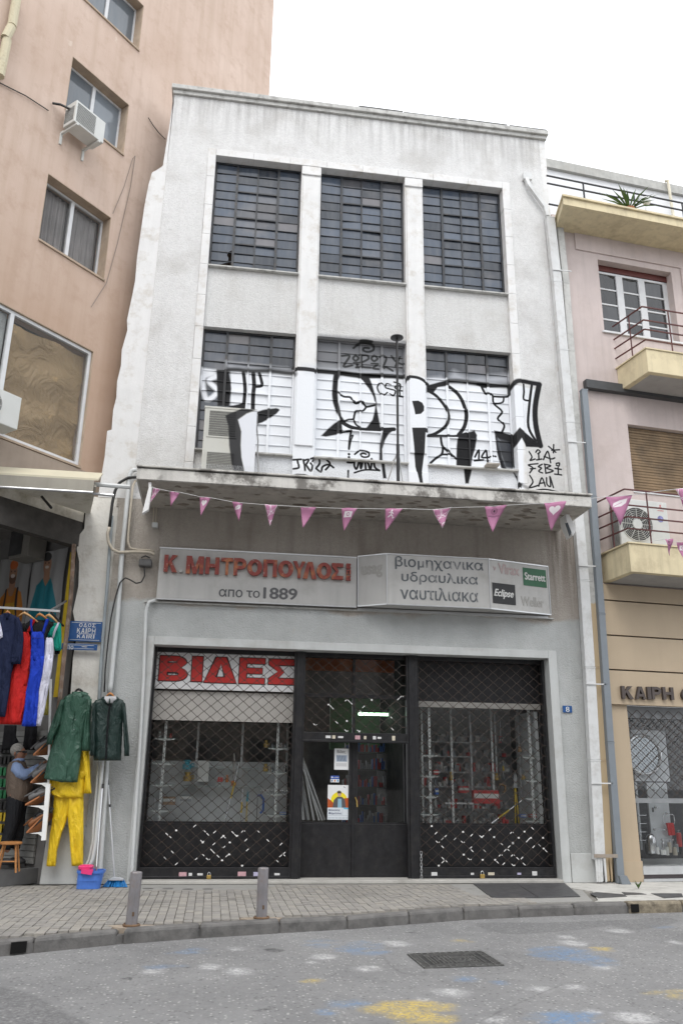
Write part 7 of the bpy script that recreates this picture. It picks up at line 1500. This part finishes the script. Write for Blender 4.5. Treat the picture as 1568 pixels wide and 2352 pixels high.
for i in range(14): a = rng.uniform(0, 6.28); L = rng.uniform(.05, .12); d = np.array([math.cos(a)*.6, math.sin(a)*.6, 1])*L; s_ = np.array([-math.sin(a), math.cos(a), 0])*.010; MB().add([tuple(-s_*.4), tuple(s_*.4), tuple(d*.6+s_), tuple(d), tuple(d*.6-s_)], [(0,1,2,3,4)]).build('leaf', M_LEAF, WD)
# ================================================================ things on and under the canopy
# tall twin grille air conditioner, sprayed
AY = 12.52
xa, xb = PY(467,1000,AY)[0], PY(588,1000,AY)[0]; zt_ = PY(530,937,AY)[2]; 
cvA = Canvas(xa-.05, xb+.05, 5.8, zt_+.1, 200)
for P in ([(410,1060),(450,1040),(600,975),(780,985),(762,990),(660,1030),(560,1100),(580,1170),(597,1240),(590,1400),(600,1540),(638,1720),(508,1715),(480,1600),(455,1400),(445,1180),(420,1090)],): cvA.poly([(lambda q: (q[0], q[2]))(PY(*z1(p), AY)) for p in P], BLK, .012)
cvA.poly([(lambda q: (q[0], q[2]))(PY(*z1(p), AY)) for p in [(560,1105),(660,1035),(785,990),(745,1730),(640,1725),(600,1540),(592,1400),(598,1240)]], (.66,.68,.72,1), .01)
imA = cvA.image('paint_aircon'); M_ACS = overlay(plain('cream_aircon', (.50,.50,.46), .5, var=.05, dirt=(.35,.32,.26), dirt_amt=.4), cvA, imA); M_GRS = overlay(plain('black_grille2', (.03,.03,.03), .6), cvA, imA); M_SLT = overlay(plain('cream_slat', (.34,.34,.31), .6), cvA, imA)
TA = thing('air_conditioner', 'tall twin grille air conditioner with black and silver spray paint on the canopy', 'air conditioner', ((xa+xb)/2, AY, 5.878))
MB().box(xa, xb, AY, AY+.34, 5.95, zt_).build('casing', M_ACS, TA, bevel=.012); MB().box(xa-.008, xb+.008, AY-.008, AY+.345, zt_-.03, zt_+.006).build('top_cover', M_ACS, TA, bevel=.006)
for x in (xa+.06, xb-.12): MB().box(x, x+.06, AY+.02, AY+.3, 5.879, 5.949).build('foot', M_BLACK, TA)
ga = PY(*z1((205,1100)), AY)[0]; gb = PY(*z1((550,1100)), AY)[0]
for yt, yb in ((985,1310), (1465,1700)):
    Z1, Z0 = PY(*z1((370, yt)), AY)[2], PY(*z1((370, yb)), AY)[2]; MB().box(ga, gb, AY-.010, AY-.0005, Z0, Z1).build('grille_frame', M_ACS, TA); MB().box(ga+.03, gb-.02, AY-.0125, AY-.0105, Z0+.03, Z1-.03).build('grille_opening', M_GRS, TA)
    q_ = MB(); k = 0; x = ga+.04
    while x < gb-.03: q_.box(x, x+.005, AY-.017, AY-.013, Z0+.03, Z1-.03); x += .0135
    for z in np.linspace(Z0+.04, Z1-.04, 11): q_.box(ga+.03, gb-.02, AY-.020, AY-.0171, z-.003, z+.003)
    q_.build('grille_slats', M_SLT, TA)
tag(MB().tube([PY(*z1((780,1040)), 12.7), PY(*z1((775,1180)), 12.7), PY(*z1((790,1350)), 12.65), PY(*z1((785,1500)), 12.65), PY(*z1((797,1720)), 12.6)], .014, 6).build('cable', plain('grey_spray_cable', (.3,.3,.3), .6)), 'grey cable hanging beside the tall sprayed air conditioner', 'cable')
# black pole with a disc top
PL = thing('black_pole', 'thin black pole with flat disc top standing on the canopy before the graffiti', 'pole', PY(914, 1107, 12.05)); p0 = PY(914,1106,12.05); p1_ = PY(914.5,775,12.05)
MB().tube([(p0[0], 12.05, 5.878), (p0[0], 12.05, p1_[2])], .020, 10).build('shaft', M_BLACK, PL); MB().tube([(p0[0], 12.05, 5.878), (p0[0], 12.05, 6.6)], .027, 10).build('sleeve', M_BLACK, PL); MB().lathe((p0[0], 12.05, p1_[2]-.03), [(.03,0),(.11,.015),(.11,.028),(.02,.034)], 18).build('disc', M_BLACK, PL)
for s_ in (-1, 1): MB().tube([(p0[0], 12.05, 6.5), (p0[0]+s_*.16, 12.35, 5.9)], .01, 5).build('strut', M_ALU, PL)
tag(MB().box(*[PY(*z3((692,1300)), 13.1)[0], PY(*z3((818,1300)), 13.1)[0]], 13.02, 13.2, 6.768, 6.795).build('broken_tile', M_CONC), 'grey broken tile lying on the right lower window sill', 'tile')
# floodlights under the canopy ends
FLD = thing('floodlight', 'white floodlight on a rusty bracket under the right end of the canopy', 'floodlight', PY(1312, 1190, 12.4))
a = [PY(*z6(p), 12.35) for p in ((0,500),(40,510),(145,735),(95,820),(15,640))]
MB().prism([(p[0], p[2]) for p in a], 12.25, 12.5).build('housing', M_WPAINT, FLD, bevel=.008); a = [PY(*z6(p), 12.24) for p in ((30,630),(60,620),(110,750),(88,800))]; MB().prism([(p[0], p[2]) for p in a], 12.235, 12.249).build('lens', plain('dark_lens', (.06,.07,.08), .1), FLD); MB().bar(PY(*z6((100,440)), 12.35), PY(*z6((92,590)), 12.35), .035).build('bracket', plain('rusty_white', (.5,.42,.36), .7, dirt=(.25,.1,.04), dirt_amt=.9, dscale=12), FLD)
FLF = thing('white_panel_lamp', 'white folded lamp hanging at the left corner of the canopy', 'lamp', PY(340, 1150, 11.9))
a = [PY(*c5(p), 11.88) for p in ((1512,235),(1540,250),(1505,480),(1440,520),(1470,400))]; MB().prism([(p[0], p[2]) for p in a], 11.86, 11.95).build('housing', M_WPAINT, FLF, bevel=.005); MB().bar(PY(*c5((1520,205)), 11.9), PY(*c5((1520,250)), 11.9), .04).build('bracket', M_WPAINT, FLF)
# ================================================================ bunting
M_STR = plain('white_string', (.6,.6,.6), .7); M_FL = None
fl = [  # (top left, top right, tip) in photo points, motif
 ((352,1120),(368,1124),(345,1156),'web'),((390,1128.5),(412.5,1131),(392.5,1164.5),'none'),((459,1141),(484,1143.5),(461,1186),'heart'),((533.5,1153),(557.5,1155.5),(548.5,1198),'leaf'),((607.5,1159.5),(636.5,1161),(620,1209.5),'web'),((691,1164.5),(726,1166),(695,1214.5),'none'),
 ((784,1168),(820,1168),(790,1219.5),'camera'),((884,1169.5),(924,1168.5),(885.5,1219.5),'runner'),((993,1171),(1035,1166),(1014,1216),'web'),((1111.5,1164.5),(1161.5,1161),(1129,1224.5),'badge'),((1248,1156),(1299,1152),(1266.5,1219.5),'heart'),((1390,1141),(1451.5,1137),(1422.5,1208),'leaf'),((1549,1124),(1612,1118),(1580,1195),'web'),
 ((1524,1239),(1543,1238),(1537,1277),'badge'),((1552,1246),(1590,1243),(1569,1292),'camera')]
def Yf(px_): return 11.75-2.3*max(0, (px_-345))/1200
BN = thing('bunting', 'long string of small pink pennants with white motifs across the front', 'bunting', PY(800, 1168, Yf(800)))
PK = (.40,.165,.285,1); WT = (.70,.66,.68,1)
def flagmat(kind):
    if 'flag_'+kind in MATS: return MATS['flag_'+kind]
    cv = Canvas(0, 1, -1.25, 0, 120, PK)
    if kind == 'web':
        r2 = np.random.default_rng(3); P = [(x, z) for x, z in zip(r2.uniform(0, 1, 16), -r2.uniform(0, 1.2, 16))]+[(0,0),(1,0),(.5,-1.2),(.5,0)]
        for i in range(len(P)):
            for j in sorted(range(len(P)), key=lambda k: math.dist(P[i], P[k]))[1:4]: cv.stroke([P[i], P[j]], .018, WT)
    elif kind == 'heart': cv.poly([(.5+.24*(16*math.sin(t_)**3)/16, -.33+.22*(13*math.cos(t_)-5*math.cos(2*t_)-2*math.cos(3*t_)-math.cos(4*t_))/16) for t_ in np.linspace(0, 6.28, 30)], WT)
    elif kind == 'leaf': cv.poly([(.22,-.48),(.30,-.28),(.55,-.16),(.82,-.12),(.76,-.30),(.60,-.42),(.36,-.46)], WT); cv.stroke([(.18,-.56),(.30,-.42),(.62,-.26)], .02, PK)
    elif kind == 'camera': cv.poly([(.26,-.18),(.74,-.18),(.74,-.48),(.26,-.48)], WT); cv.ell(.5,-.33,.10,.10,PK); cv.ell(.5,-.33,.06,.06,WT)
    elif kind == 'runner': cv.ell(.42,-.12,.05,.05,WT); cv.stroke([(.42,-.18),(.45,-.34),(.34,-.46)], .06, WT); cv.stroke([(.45,-.34),(.58,-.44)], .05, WT); cv.stroke([(.30,-.24),(.43,-.20),(.56,-.30)], .04, WT); cv.poly([(.55,-.50),(.72,-.46),(.62,-.56)], WT)
    elif kind == 'badge':
        for rr_ in (.10, .14): cv.stroke([(.5+rr_*math.cos(t_), -.22+rr_*math.sin(t_)) for t_ in np.linspace(0, 6.28, 20)], .014, (.06,.03,.05,1))
        cv.ell(.5,-.22,.05,.06,(.06,.03,.05,1)); cv.stroke([(.25,-.44),(.75,-.44)], .03, (.12,.05,.1,1)); cv.stroke([(.4,-.5),(.6,-.5)], .015, (.12,.05,.1,1))
    im = cv.image('flag_'+kind); m, t, b = newmat('flag_'+kind); tc = nd(t, 'ShaderNodeTexCoord'); n_ = nd(t, 'ShaderNodeTexImage'); n_.image = im; n_.extension = 'EXTEND'; t.links.new(tc.outputs['UV'], n_.inputs[0]); t.links.new(n_.outputs[0], b.inputs['Base Color']); b.inputs['Roughness'].default_value = .7
    return m
sp_ = []
for (a, b_, c, kind) in fl:
    A, B_, C_ = PY(*a, Yf(a[0])), PY(*b_, Yf(b_[0])), PY(*c, Yf(c[0])+.03); N = 8; v = []; fa = []; uv = []; id_ = {}
    if a[1] < 1230: sp_ += [A, B_]
    for i in range(N+1):
        for j in range(N+1-i):
            u_, w_ = j/N, i/N; p = A*(1-u_-w_)+B_*u_+C_*w_; p = p+np.array([0, .02*math.sin(w_*5+a[0])+.015*math.sin(u_*6+a[0]*.7), 0]); id_[i, j] = len(v); v.append(tuple(p)); uv.append((u_+w_*.5, 1-w_))
    for i in range(N):
        for j in range(N-i):
            fa.append((id_[i, j], id_[i+1, j], id_[i, j+1]))
            if j < N-i-1: fa.append((id_[i, j+1], id_[i+1, j], id_[i+1, j+1]))
    me = MB().add(v, fa).mesh('flag', flagmat(kind), True); l = me.uv_layers.new(name='uv')
    for lp in me.loops: l.data[lp.index].uv = uv[lp.vertex_index]
    o = link('flag', me, BN); so_ = o.modifiers.new('thickness', 'SOLIDIFY'); so_.thickness = .0015
A0_ = PY(345,1117,11.78)
MB().tube([A0_]+[p+np.array([0, 0, .002]) for p in sp_]+[PY(1650,1112,Yf(1650))], .0035, 4).build('string', M_STR, BN)
MB().tube([PY(1495,1243,Yf(1500)), PY(1524,1238.5,Yf(1524)), PY(1552,1245,Yf(1552)), PY(1640,1236,Yf(1640))], .003, 4).build('string', M_STR, BN)
# ================================================================ street
def asphalt():
    m, t, b = newmat('asphalt')
    big = noise(t, .6, 6, rough=.6); fine = noise(t, 48, 5, rough=.8); mid = noise(t, 9, 6, rough=.7)
    c = mixrgb(t, ramp(t, big, .35, .65), (.18,.18,.182), (.235,.235,.236)); c = mixrgb(t, ramp(t, fine, .60, .72, 0, .7), c, (.50,.50,.49)); c = mixrgb(t, ramp(t, fine, .42, .28, 0, .6), c, (.05,.05,.05))
    c = mixrgb(t, ramp(t, mid, .58, .72, 0, .45), c, (.085,.085,.087)); v2 = nd(t, 'ShaderNodeTexVoronoi'); v2.inputs['Scale'].default_value = 30; t.links.new(nd(t, 'ShaderNodeTexCoord').outputs['Object'], v2.inputs['Vector'])
    spk = nd(t, 'ShaderNodeSeparateColor'); t.links.new(v2.outputs['Color'], spk.inputs[0])
    c = mixrgb(t, mul(t, ramp(t, v2.outputs['Distance'], .42, .22), ramp(t, spk.outputs[0], .62, .80, 0, .6)), c, (.56,.555,.53)); c = mixrgb(t, mul(t, ramp(t, v2.outputs['Distance'], .5, .25), ramp(t, spk.outputs[1], .68, .85, 0, .6)), c, (.06,.06,.062))
    c = mixrgb(t, ramp(t, noise(t, 2.2, 9, rough=.75), .45, .68, 0, .35), c, (.31,.31,.305)); v = nd(t, 'ShaderNodeTexVoronoi'); v.inputs['Scale'].default_value = 3.2; tc = nd(t, 'ShaderNodeTexCoord'); t.links.new(tc.outputs['Object'], v.inputs['Vector'])
    c = mixrgb(t, ramp(t, v.outputs['Distance'], .06, .03, 0, .55), c, (.045,.045,.045))
    t.links.new(c, b.inputs['Base Color']); b.inputs['Roughness'].default_value = .8; bump(t, b, mul(t, fine, mul(t, mid, 2), 'ADD'), .006); return m
M_ASP = asphalt()
ZR = -.13
cvR = Canvas(-2.2, 6.6, 5.6, 11.4, 95)
b5 = lambda p: (p[0]*.5, 1894.7+p[1]*.5); b6 = lambda p: (784+p[0]*.5, 1894.7+p[1]*.5)
def rd(fn, p): q_ = PG(*fn(p), ZR); return (q_[0], q_[1])
def blot(fn, cx, cy, rx, ry, col, n=1, seed=0, br=.5):
    r_ = np.random.default_rng(seed+int(cx)); P = []
    A_, B_, C_ = rd(fn, (cx, cy)), rd(fn, (cx+rx, cy)), rd(fn, (cx, cy-ry)); ax = abs(B_[0]-A_[0]); ay_ = abs(C_[1]-A_[1])
    X0, Y0 = A_
    big = col[2] > col[0]*1.3 or col[0] > col[2]*2
    if not big:
        cvR.poly([(X0+ax*(.92+.12*r_.normal())*math.cos(t_), Y0+ay_*(.92+.12*r_.normal())*math.sin(t_)) for t_ in np.linspace(0, 6.0, 14)], (*col[:3], col[3]*min(1, .35+.5*br)), .05)
        for k in range(5): cvR.ell(X0+ax*r_.uniform(-.6, .6), Y0+ay_*r_.uniform(-.6, .6), ax*r_.uniform(.1, .3), ay_*r_.uniform(.1, .35), (*col[:3], .8), .02)
    for k in range(int((30 if big else 5)*br)):
        t_ = r_.uniform(0, 6.28); rr_ = r_.uniform(0, .9)**.6; P = (X0+ax*rr_*math.cos(t_), Y0+ay_*rr_*math.sin(t_)); L = ax*r_.uniform(.08, .3); an = r_.normal(0.12, .3)
        cvR.stroke([(P[0]-L*math.cos(an), P[1]-L*math.sin(an)*.8), P, (P[0]+L*math.cos(an+.3), P[1]+L*math.sin(an+.3)*.8)], min(.22, ax*r_.uniform(.08, .22)), (*col[:3], col[3]*r_.uniform(.25, .6)), .05)
WHT, BLU, YLW = (.55,.55,.55,.8), (.12,.24,.42,.7), (.60,.44,.09,.8)
for fn, a, c, br in ((b5, (965,652,42,14), WHT, 1), (b5, (1095,670,60,20), WHT, .8), (b5, (710,672,50,14), WHT, .6), (b5, (1485,604,60,16), WHT, .8), (b5, (1090,570,40,8), WHT, .4), (b5, (1430,632,25,6), WHT, .4), (b5, (750,652,100,12), BLU, .4), (b5, (860,580,110,12), BLU, .4), (b5, (1480,545,90,22), BLU, .5), (b5, (1490,865,50,18), BLU, .6), (b5, (1550,825,40,20), BLU, .5), (b5, (1435,718,45,9), YLW, .5),
    (b6, (250,545,62,14), WHT, 1), (b6, (1060,543,60,16), WHT, 1), (b6, (1030,515,45,10), WHT, .5), (b6, (1275,488,60,10), WHT, .6), (b6, (510,770,85,20), WHT, .6), (b6, (910,755,48,13), WHT, .8), (b6, (1065,745,50,12), WHT, .5), (b6, (1345,885,92,28), WHT, 1.3), (b6, (1155,858,36,10), WHT, .8), (b6, (1205,655,45,10), WHT, .6), (b6, (120,660,70,14), WHT, .4), (b6, (1535,540,30,10), WHT, .6), (b6, (710,895,60,14), WHT, .6), (b6, (370,804,28,8), WHT, .6),
    (b6, (1000,590,150,34), BLU, 2.2), (b6, (1130,620,110,30), BLU, 1.6), (b6, (100,565,110,34), BLU, 1.6), (b6, (570,708,50,14), BLU, .8), (b6, (735,725,35,8), BLU, .4), (b6, (60,825,70,24), BLU, .8), (b6, (1030,885,170,34), BLU, 2.0), (b6, (1470,468,45,8), BLU, .5), (b6, (1195,570,45,12), YLW, .9), (b6, (310,845,190,38), YLW, 2.8), (b6, (380,885,140,34), YLW, 2.0), (b6, (560,535,50,10), YLW, .3), (b6, (1520,780,110,30), YLW, .5)): blot(fn, *a, c, br=br)
DK = (.035,.035,.037,.85)
for fn, P in ((b5, [(1205,570),(1260,566),(1312,577),(1270,587),(1225,580)]), (b5, [(550,708),(585,698),(620,704),(600,712)]), (b5, [(1155,855),(1240,838),(1250,846),(1190,858)]), (b5, [(905,712),(935,708),(925,716)]), (b5, [(845,653),(880,652),(860,658)]), (b6, [(280,492),(345,494),(320,498)])): cvR.poly([rd(fn, p) for p in P], DK, .01)
for P in ([(190,600),(230,650),(300,685),(420,690)], [(740,600),(800,630),(830,660),(700,685)], [(640,900),(830,810),(1010,735)]): cvR.stroke([rd(b6, p) for p in P], .018, (.07,.07,.07,.6), .01)
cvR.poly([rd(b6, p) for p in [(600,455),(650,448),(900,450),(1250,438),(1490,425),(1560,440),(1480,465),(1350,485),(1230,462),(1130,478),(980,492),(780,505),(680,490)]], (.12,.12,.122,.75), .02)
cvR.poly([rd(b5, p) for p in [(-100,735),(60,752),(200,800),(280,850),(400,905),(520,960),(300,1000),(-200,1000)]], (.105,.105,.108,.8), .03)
overlay(M_ASP, cvR, cvR.image('street_paint'), 'XY', worn=(.38, .6, .12, 34))
tag_s = dict(kind='structure')
MB().add([(-300,-300,ZR),(300,-300,ZR),(300,300,ZR),(-300,300,ZR)], [(0,1,2,3)]).build('road', M_ASP, **tag_s)
# kerb line from the photo
kb = [(-9,5.6), (-4.5,7.55), (-1.83,8.80), (-.75,9.36), (.35,9.74), (1.52,10.03), (3.22,10.66), (4.98,10.96), (6.2,11.08), (9.5,11.4), (14,11.8)]
def kerb_at(s_):   # s by x
    xs_, ys_ = zip(*kb); return np.interp(s_, xs_, ys_)
M_KERB = plain('kerb_stone', (.155,.15,.145), .85, var=.18, scale=7, dirt=(.05,.05,.05), dirt_amt=.7, dscale=4, bmp=.008, bscale=20)
M_PAVB = plain('pavement_bed', (.215,.205,.185), .9, var=.2, bmp=.004)
PAV = MB().slab([(x, y+.14) for x, y in kb]+[(14, 14), (-3.5, 18), (-9, 14)], -.12, -.022).build('pavement', M_PAVB, **tag_s)
KRB = MB().slab([(x, y+.02) for x, y in kb]+[(x, y+.13) for x, y in kb[::-1]], ZR-.05, -.05).build('kerb', M_KERB, **tag_s)
x = -9.0; i = 0
M_KERY = plain('worn_yellow_kerb', (.22,.19,.14), .9, var=.35, scale=10, dirt=(.06,.05,.045), dirt_amt=.9, dscale=8, bmp=.02, bscale=14)
while x < 12:
    L = .78+rng.uniform(-.08, .08); a, c = x+.004, x+L-.004; ya, yc = kerb_at(a), kerb_at(c); h = rng.normal(0, .003)
    if a < -1.52 < c: x = -1.50 if a > -1.75 else x; 
    if -1.80 < a < -1.42 and False: pass
    mt_ = M_KERY if a > 4.9 else M_KERB
    MB().slab([(a, ya+rng.normal(0,.004)), (c, yc+rng.normal(0,.004)), (c, yc+.16), (a, ya+.16)], ZR-.03, .0+h).build('kerb_stone', mt_, KRB, bevel=.03); x += L; i += 1
# drain holes in the kerb
for px_, py_, w_ in ((43,2177,.07), (1475,2092,.055)):
    g = PG(px_, py_, -.07); yk = kerb_at(g[0]); s_ = math.atan2(kerb_at(g[0]+.1)-yk, .1); T = MB().box(-w_, w_, -.012, .02, -.115, -.02).build('drain_hole', plain('hole_black', (.004,.004,.004), 1), KRB); T.location = (g[0], yk, 0); T.rotation_euler = (0, 0, s_)
# pavers in straight columns running back to the wall
M_PV = []
for i, c in enumerate(((.31,.295,.27), (.29,.275,.255), (.33,.31,.28), (.275,.262,.245))): M_PV.append(plain('paver_%s' % 'abcd'[i], c, .85, var=.08, scale=20, dirt=(.12,.115,.105), dirt_amt=.6, dscale=1.2, bmp=.003))
cand = []; pw, pl_ = .10, .125
for ix in range(int((4.25+4.6)/pw)):
    X = -4.6+ix*pw; off = rng.normal(0, .012); nmax = int(3.8*4/pl_)
    for iy in range(nmax):
        Yy = 8.2+iy*pl_+off
        if Yy < kerb_at(X+pw/2)+.19 or Yy+pl_ > 13.14: continue
        if X < -2.3 and Yy > 12.9-(-2.3-X)*1.1+.6: continue
        if -.95 < X < 1.0 and Yy > 12.45 and not (X > .8 and Yy < 12.8): continue           # concrete patch by the threshold
        if X > 3.55 and Yy > 11.9-(4.2-X)*.3: continue
        if any((X+.05-b0)**2+((Yy+.06-b1)*1.0)**2 < .17**2 for b0, b1 in ((-.72,9.56),(.63,9.97))): continue
        cand.append((X, Yy))
cand.sort(key=lambda p: math.hypot(p[0]-.8, p[1]-9.0)+abs(p[0]-.6)*.15); 
pm_ = [MB().box(0, pw-.008, 0, pl_-.004, -.06, 0).mesh('paving_stone', m_) for m_ in M_PV]
for m_ in pm_: pass
for k, (X, Yy) in enumerate(cand[:300]):
    o = link('paving_stone', pm_[rng.integers(0, 4)], PAV); o.location = (X+rng.normal(0,.001), Yy, rng.normal(0, .0022)); o.rotation_euler = (rng.normal(0,.008), rng.normal(0,.008), rng.normal(0,.006))
qs = [MB() for _ in range(4)]
for X, Yy in cand[300:]: h = rng.normal(0, .0018); dx = rng.normal(0,.001); qs[rng.integers(0, 4)].box(X+dx, X+pw-.008+dx, Yy, Yy+pl_-.004, -.06, h)
for i in range(4): qs[i].build('paving_stones', M_PV[i], PAV, kind='stuff')
print('pavers', len(cand))
M_CEM = plain('cement_screed', (.31,.305,.29), .9, var=.15, scale=3, dirt=(.13,.125,.12), dirt_amt=.6, bmp=.004); M_WCE = plain('white_cement', (.50,.49,.46), .85, var=.12, scale=3, dirt=(.25,.24,.22), dirt_amt=.6, dscale=4, bmp=.004)
MB().slab([(-1.2,12.45),(.95,12.45),(.82,12.85),(3.2,12.9),(3.5,13.18),(-1.2,13.18)], -.05, -.004).build('cement_patch', M_CEM, PAV)
MB().slab([(3.55,11.0),(3.6,11.9),(3.4,13.12),(4.95,13.12),(5.35,12.3),(5.0,11.2)], -.05, -.006).build('cement_patch', M_CEM, PAV)
MB().slab([(4.95,13.14),(5.45,12.2),(5.1,11.25),(5.0,11.14),(9,11.5),(9.2,13.4),(5.6,13.19)], -.05, -.003).build('cement_patch', M_WCE, PAV)
for x_, y_ in ((-.72,9.56), (.63,9.97)): MB().slab([(x_+(.17+.05*math.sin(3*t_))*math.cos(t_)*1.2, y_+(.14+.03*math.cos(2*t_))*math.sin(t_)) for t_ in np.linspace(0, 6.0, 14)], -.05, -.0015).build('cement_patch', plain('pinkish_mortar', (.36,.30,.24), .9, var=.2), PAV)
for i in range(8): 
    q_ = PG(*(lambda p: (172+p[0]*.3662, 2009.5+p[1]*.3662))(((465,100),(580,104),(708,108),(835,110),(585,84),(710,88),(835,87),(460,84))[i])); MB().tube([(q_[0], q_[1], -.0035), (q_[0], q_[1], -.0015)], .075, 18).build('blind_cap', M_KERB, PAV)
# metal hatches
M_HAT = plain('hatch_steel', (.085,.085,.088), .55, metal=.3, var=.25, scale=9, dirt=(.16,.15,.14), dirt_amt=.5, bmp=.0015, bscale=90)
hz_ = .004
b6b = lambda p: (784+p[0]*.5, 1493+p[1]*.5)
h1 = [PG(*b6b(p)) for p in ((590,1068),(790,1070),(900,1138),(690,1139))]; h2 = [PG(*b6b(p)) for p in ((792,1070),(1003,1066),(1095,1133),(903,1138))]
def fitq(L): return [(max(p[0], 0) if False else p[0], min(p[1], 13.10)) for p in L]
HT = thing('pavement_hatch', 'pair of dark steel hatch plates in front of the right window', 'hatch', (4.2, 12.4, 0))
for L in (h1, h2): MB().slab(fitq(L), -.02, .008).build('hatch_plate', M_HAT, HT, bevel=.003)
for k, L in enumerate((((1140,1118),(1170,1112),(1290,1122),(1310,1132),(1180,1140)), ((1285,1112),(1370,1116),(1400,1122),(1300,1126)), ((1420,1118),(1560,1118),(1568,1135),(1480,1140)))):
    tag(MB().slab([(PG(*b6b(p))[0], min(13.1, PG(*b6b(p))[1])) for p in L], -.01, .002).build('drain_grate', M_HAT), ('left','small middle','right')[k]+' dark metal cover set in the white cement before the beige shop', 'drain cover')
# manhole cover in the road
c4 = [PG(*b6(p), ZR) for p in ((300,597),(645,583),(747,648),(378,661))]; MH = local_thing('manhole_cover', 'square patterned iron manhole cover in the asphalt', 'manhole cover', tuple(np.mean(c4, 0)))
cc = np.mean(c4, 0); M_IRON = plain('cast_iron', (.06,.06,.06), .55, metal=.3, var=.3, scale=30, dirt=(.13,.125,.12), dirt_amt=.5, dscale=10)
loc = [(p-cc)[:2] for p in c4]
MB().slab([tuple(p) for p in loc], -.02, .004).build('plate', M_IRON, MH)
def bil(u_, v_): a = loc[3]*(1-u_)+loc[2]*u_; c = loc[0]*(1-u_)+loc[1]*u_; return a*(1-v_)+c*v_
def rib(P, w_=.013): MB_ = MB(); 
qr = MB()
def ribs(P, r=.009): qr.tube([(*bil(u_, v_), .006) for u_, v_ in P], r, 4, rot=.785)
for a in (.01, .10, .18): ribs([(a,a),(1-a,a),(1-a,1-a),(a,1-a),(a,a)])
for k in range(13): u_ = .02+k*.08; ribs([(u_,.01),(u_,.09)]); ribs([(u_,.91),(u_,.99)]); ribs([(.01,u_),(.09,u_)]); ribs([(.91,u_),(.99,u_)])
for k in range(6): u_ = .22+k*.05; ribs([(u_,.24),(u_,.76)], .007)
for k in range(4): v_ = .26+k*.12; ribs([(.66,v_),(.80,v_)], .008); ribs([(.66+.04*k,.24),(.66+.04*k,.76)], .005)
for rr_ in (.08, .14, .20): ribs([(.5+rr_*math.cos(t_), .5+rr_*math.sin(t_)) for t_ in np.linspace(0, 6.283, 22)], .007)
qr.build('raised_pattern', plain('worn_iron', (.16,.16,.155), .5, metal=.3, var=.3, scale=20), MH)
# bollards
M_BOL = plain('grey_bollard_metal', (.24,.23,.24), .5, metal=.25, var=.12, scale=5, dirt=(.22,.13,.07), dirt_amt=.45, dscale=9, bmp=.001); M_RST = plain('rusty_collar', (.16,.10,.06), .8, var=.4)
hb = .515
def bollard(label, x_, y_, lean):
    T = local_thing('bollard', label, 'bollard', (x_, y_, 0), .2, 'grey steel bollards at the kerb'); T.rotation_euler = (lean*.5, lean, .2)
    MB().lathe((0,0,0), [(.062,-.02),(.062,hb-.012),(.056,hb)], 8).build('post', M_BOL, T, bevel=.006); MB().tube([(.078*math.cos(t_), .078*math.sin(t_), .012) for t_ in np.linspace(0, 6.283, 17)], .012, 6, cap=False).build('base_ring', M_RST, T)
    MB().box(-.01, .01, -.064, -.058, .10, .14).build('dent', M_RST, T); return T
bollard('left grey steel bollard, the one in front of the blue broom', -.72, 9.56, .018); bollard('right grey steel bollard, the one nearer the shop door', .63, 9.97, .0)
# ================================================================ the other side of the street (seen in the panes as reflections)
M_OPP = plain('opposite_ochre', (.27,.24,.20), .9, var=.1, scale=.5); M_OPG = plain('opposite_grey', (.38,.37,.36), .9, var=.1, scale=.5)
for k, (x0_, x1__, hh, mt_, lb) in enumerate(((-16, -4.2, 11.5, M_OPG, 'grey building across the street, mirrored in the windows'), (-4.1, 5.0, 10.0, M_OPP, 'ochre building across the street, mirrored in the windows'), (5.1, 18, 12.5, M_OPG, 'taller grey building across the street to the right'))):
    T = thing('street_building', lb, 'building', ((x0_+x1__)/2, -4.5, 0)); MB().box(x0_, x1__, -12, -4.5, -.1, hh).build('wall', mt_, T); MB().box(x0_-.1, x1__+.1, -12.2, -4.2, hh+.001, hh+.3).build('cornice', M_OPG, T)
    gl = plain('opp_glass', (.04,.045,.05), .1)
    for i in range(int((x1__-x0_)/2.2)):
        for j in range(3): xx = x0_+1+i*2.2; MB().box(xx, xx+1.1, -4.49, -4.45, 1.2+j*3.3, 2.9+j*3.3).build('window', gl, T)
# white parked car on the far side, mirrored in the shop glass
CAR = local_thing('parked_car', 'white car parked across the street, mirrored in the left shop window', 'car', (-1.2, -2.9, ZR)); M_CARW = plain('white_car_paint', (.72,.73,.74), .25, var=.02, coat=.6)
side = [(-2.1,.35),(-2.12,.75),(-1.9,.92),(-1.15,1.0),(-.55,1.46),(.75,1.50),(1.5,1.05),(2.0,.95),(2.1,.6),(2.05,.3),(1.75,.28),(1.3,.3),(-1.0,.3),(-1.7,.3)]
MB().prism(side, -.80, .80).build('body', M_CARW, CAR, bevel=.06); M_CG = plain('car_glass', (.02,.025,.03), .05)
for y_, s_ in ((.80, 1), (-.80, -1)):
    for P in ([(-1.0,1.0),(-.52,1.38),(.08,1.41),(.08,1.0)], [(.15,1.0),(.15,1.41),(.70,1.42),(1.28,1.03)]): MB().prism(P, y_+.001*s_, y_+.008*s_).build('side_window', M_CG, CAR)
    for x_ in (-1.35, 1.35): w_ = MB().tube([(x_, y_-.16*s_, .32), (x_, y_+.02*s_, .32)], .32, 20).build('wheel', M_SOLE, CAR); MB().tube([(x_, y_+.021*s_, .32), (x_, y_+.03*s_, .32)], .2, 16).build('rim', M_ALU, w_)
SC.render.film_transparent = False
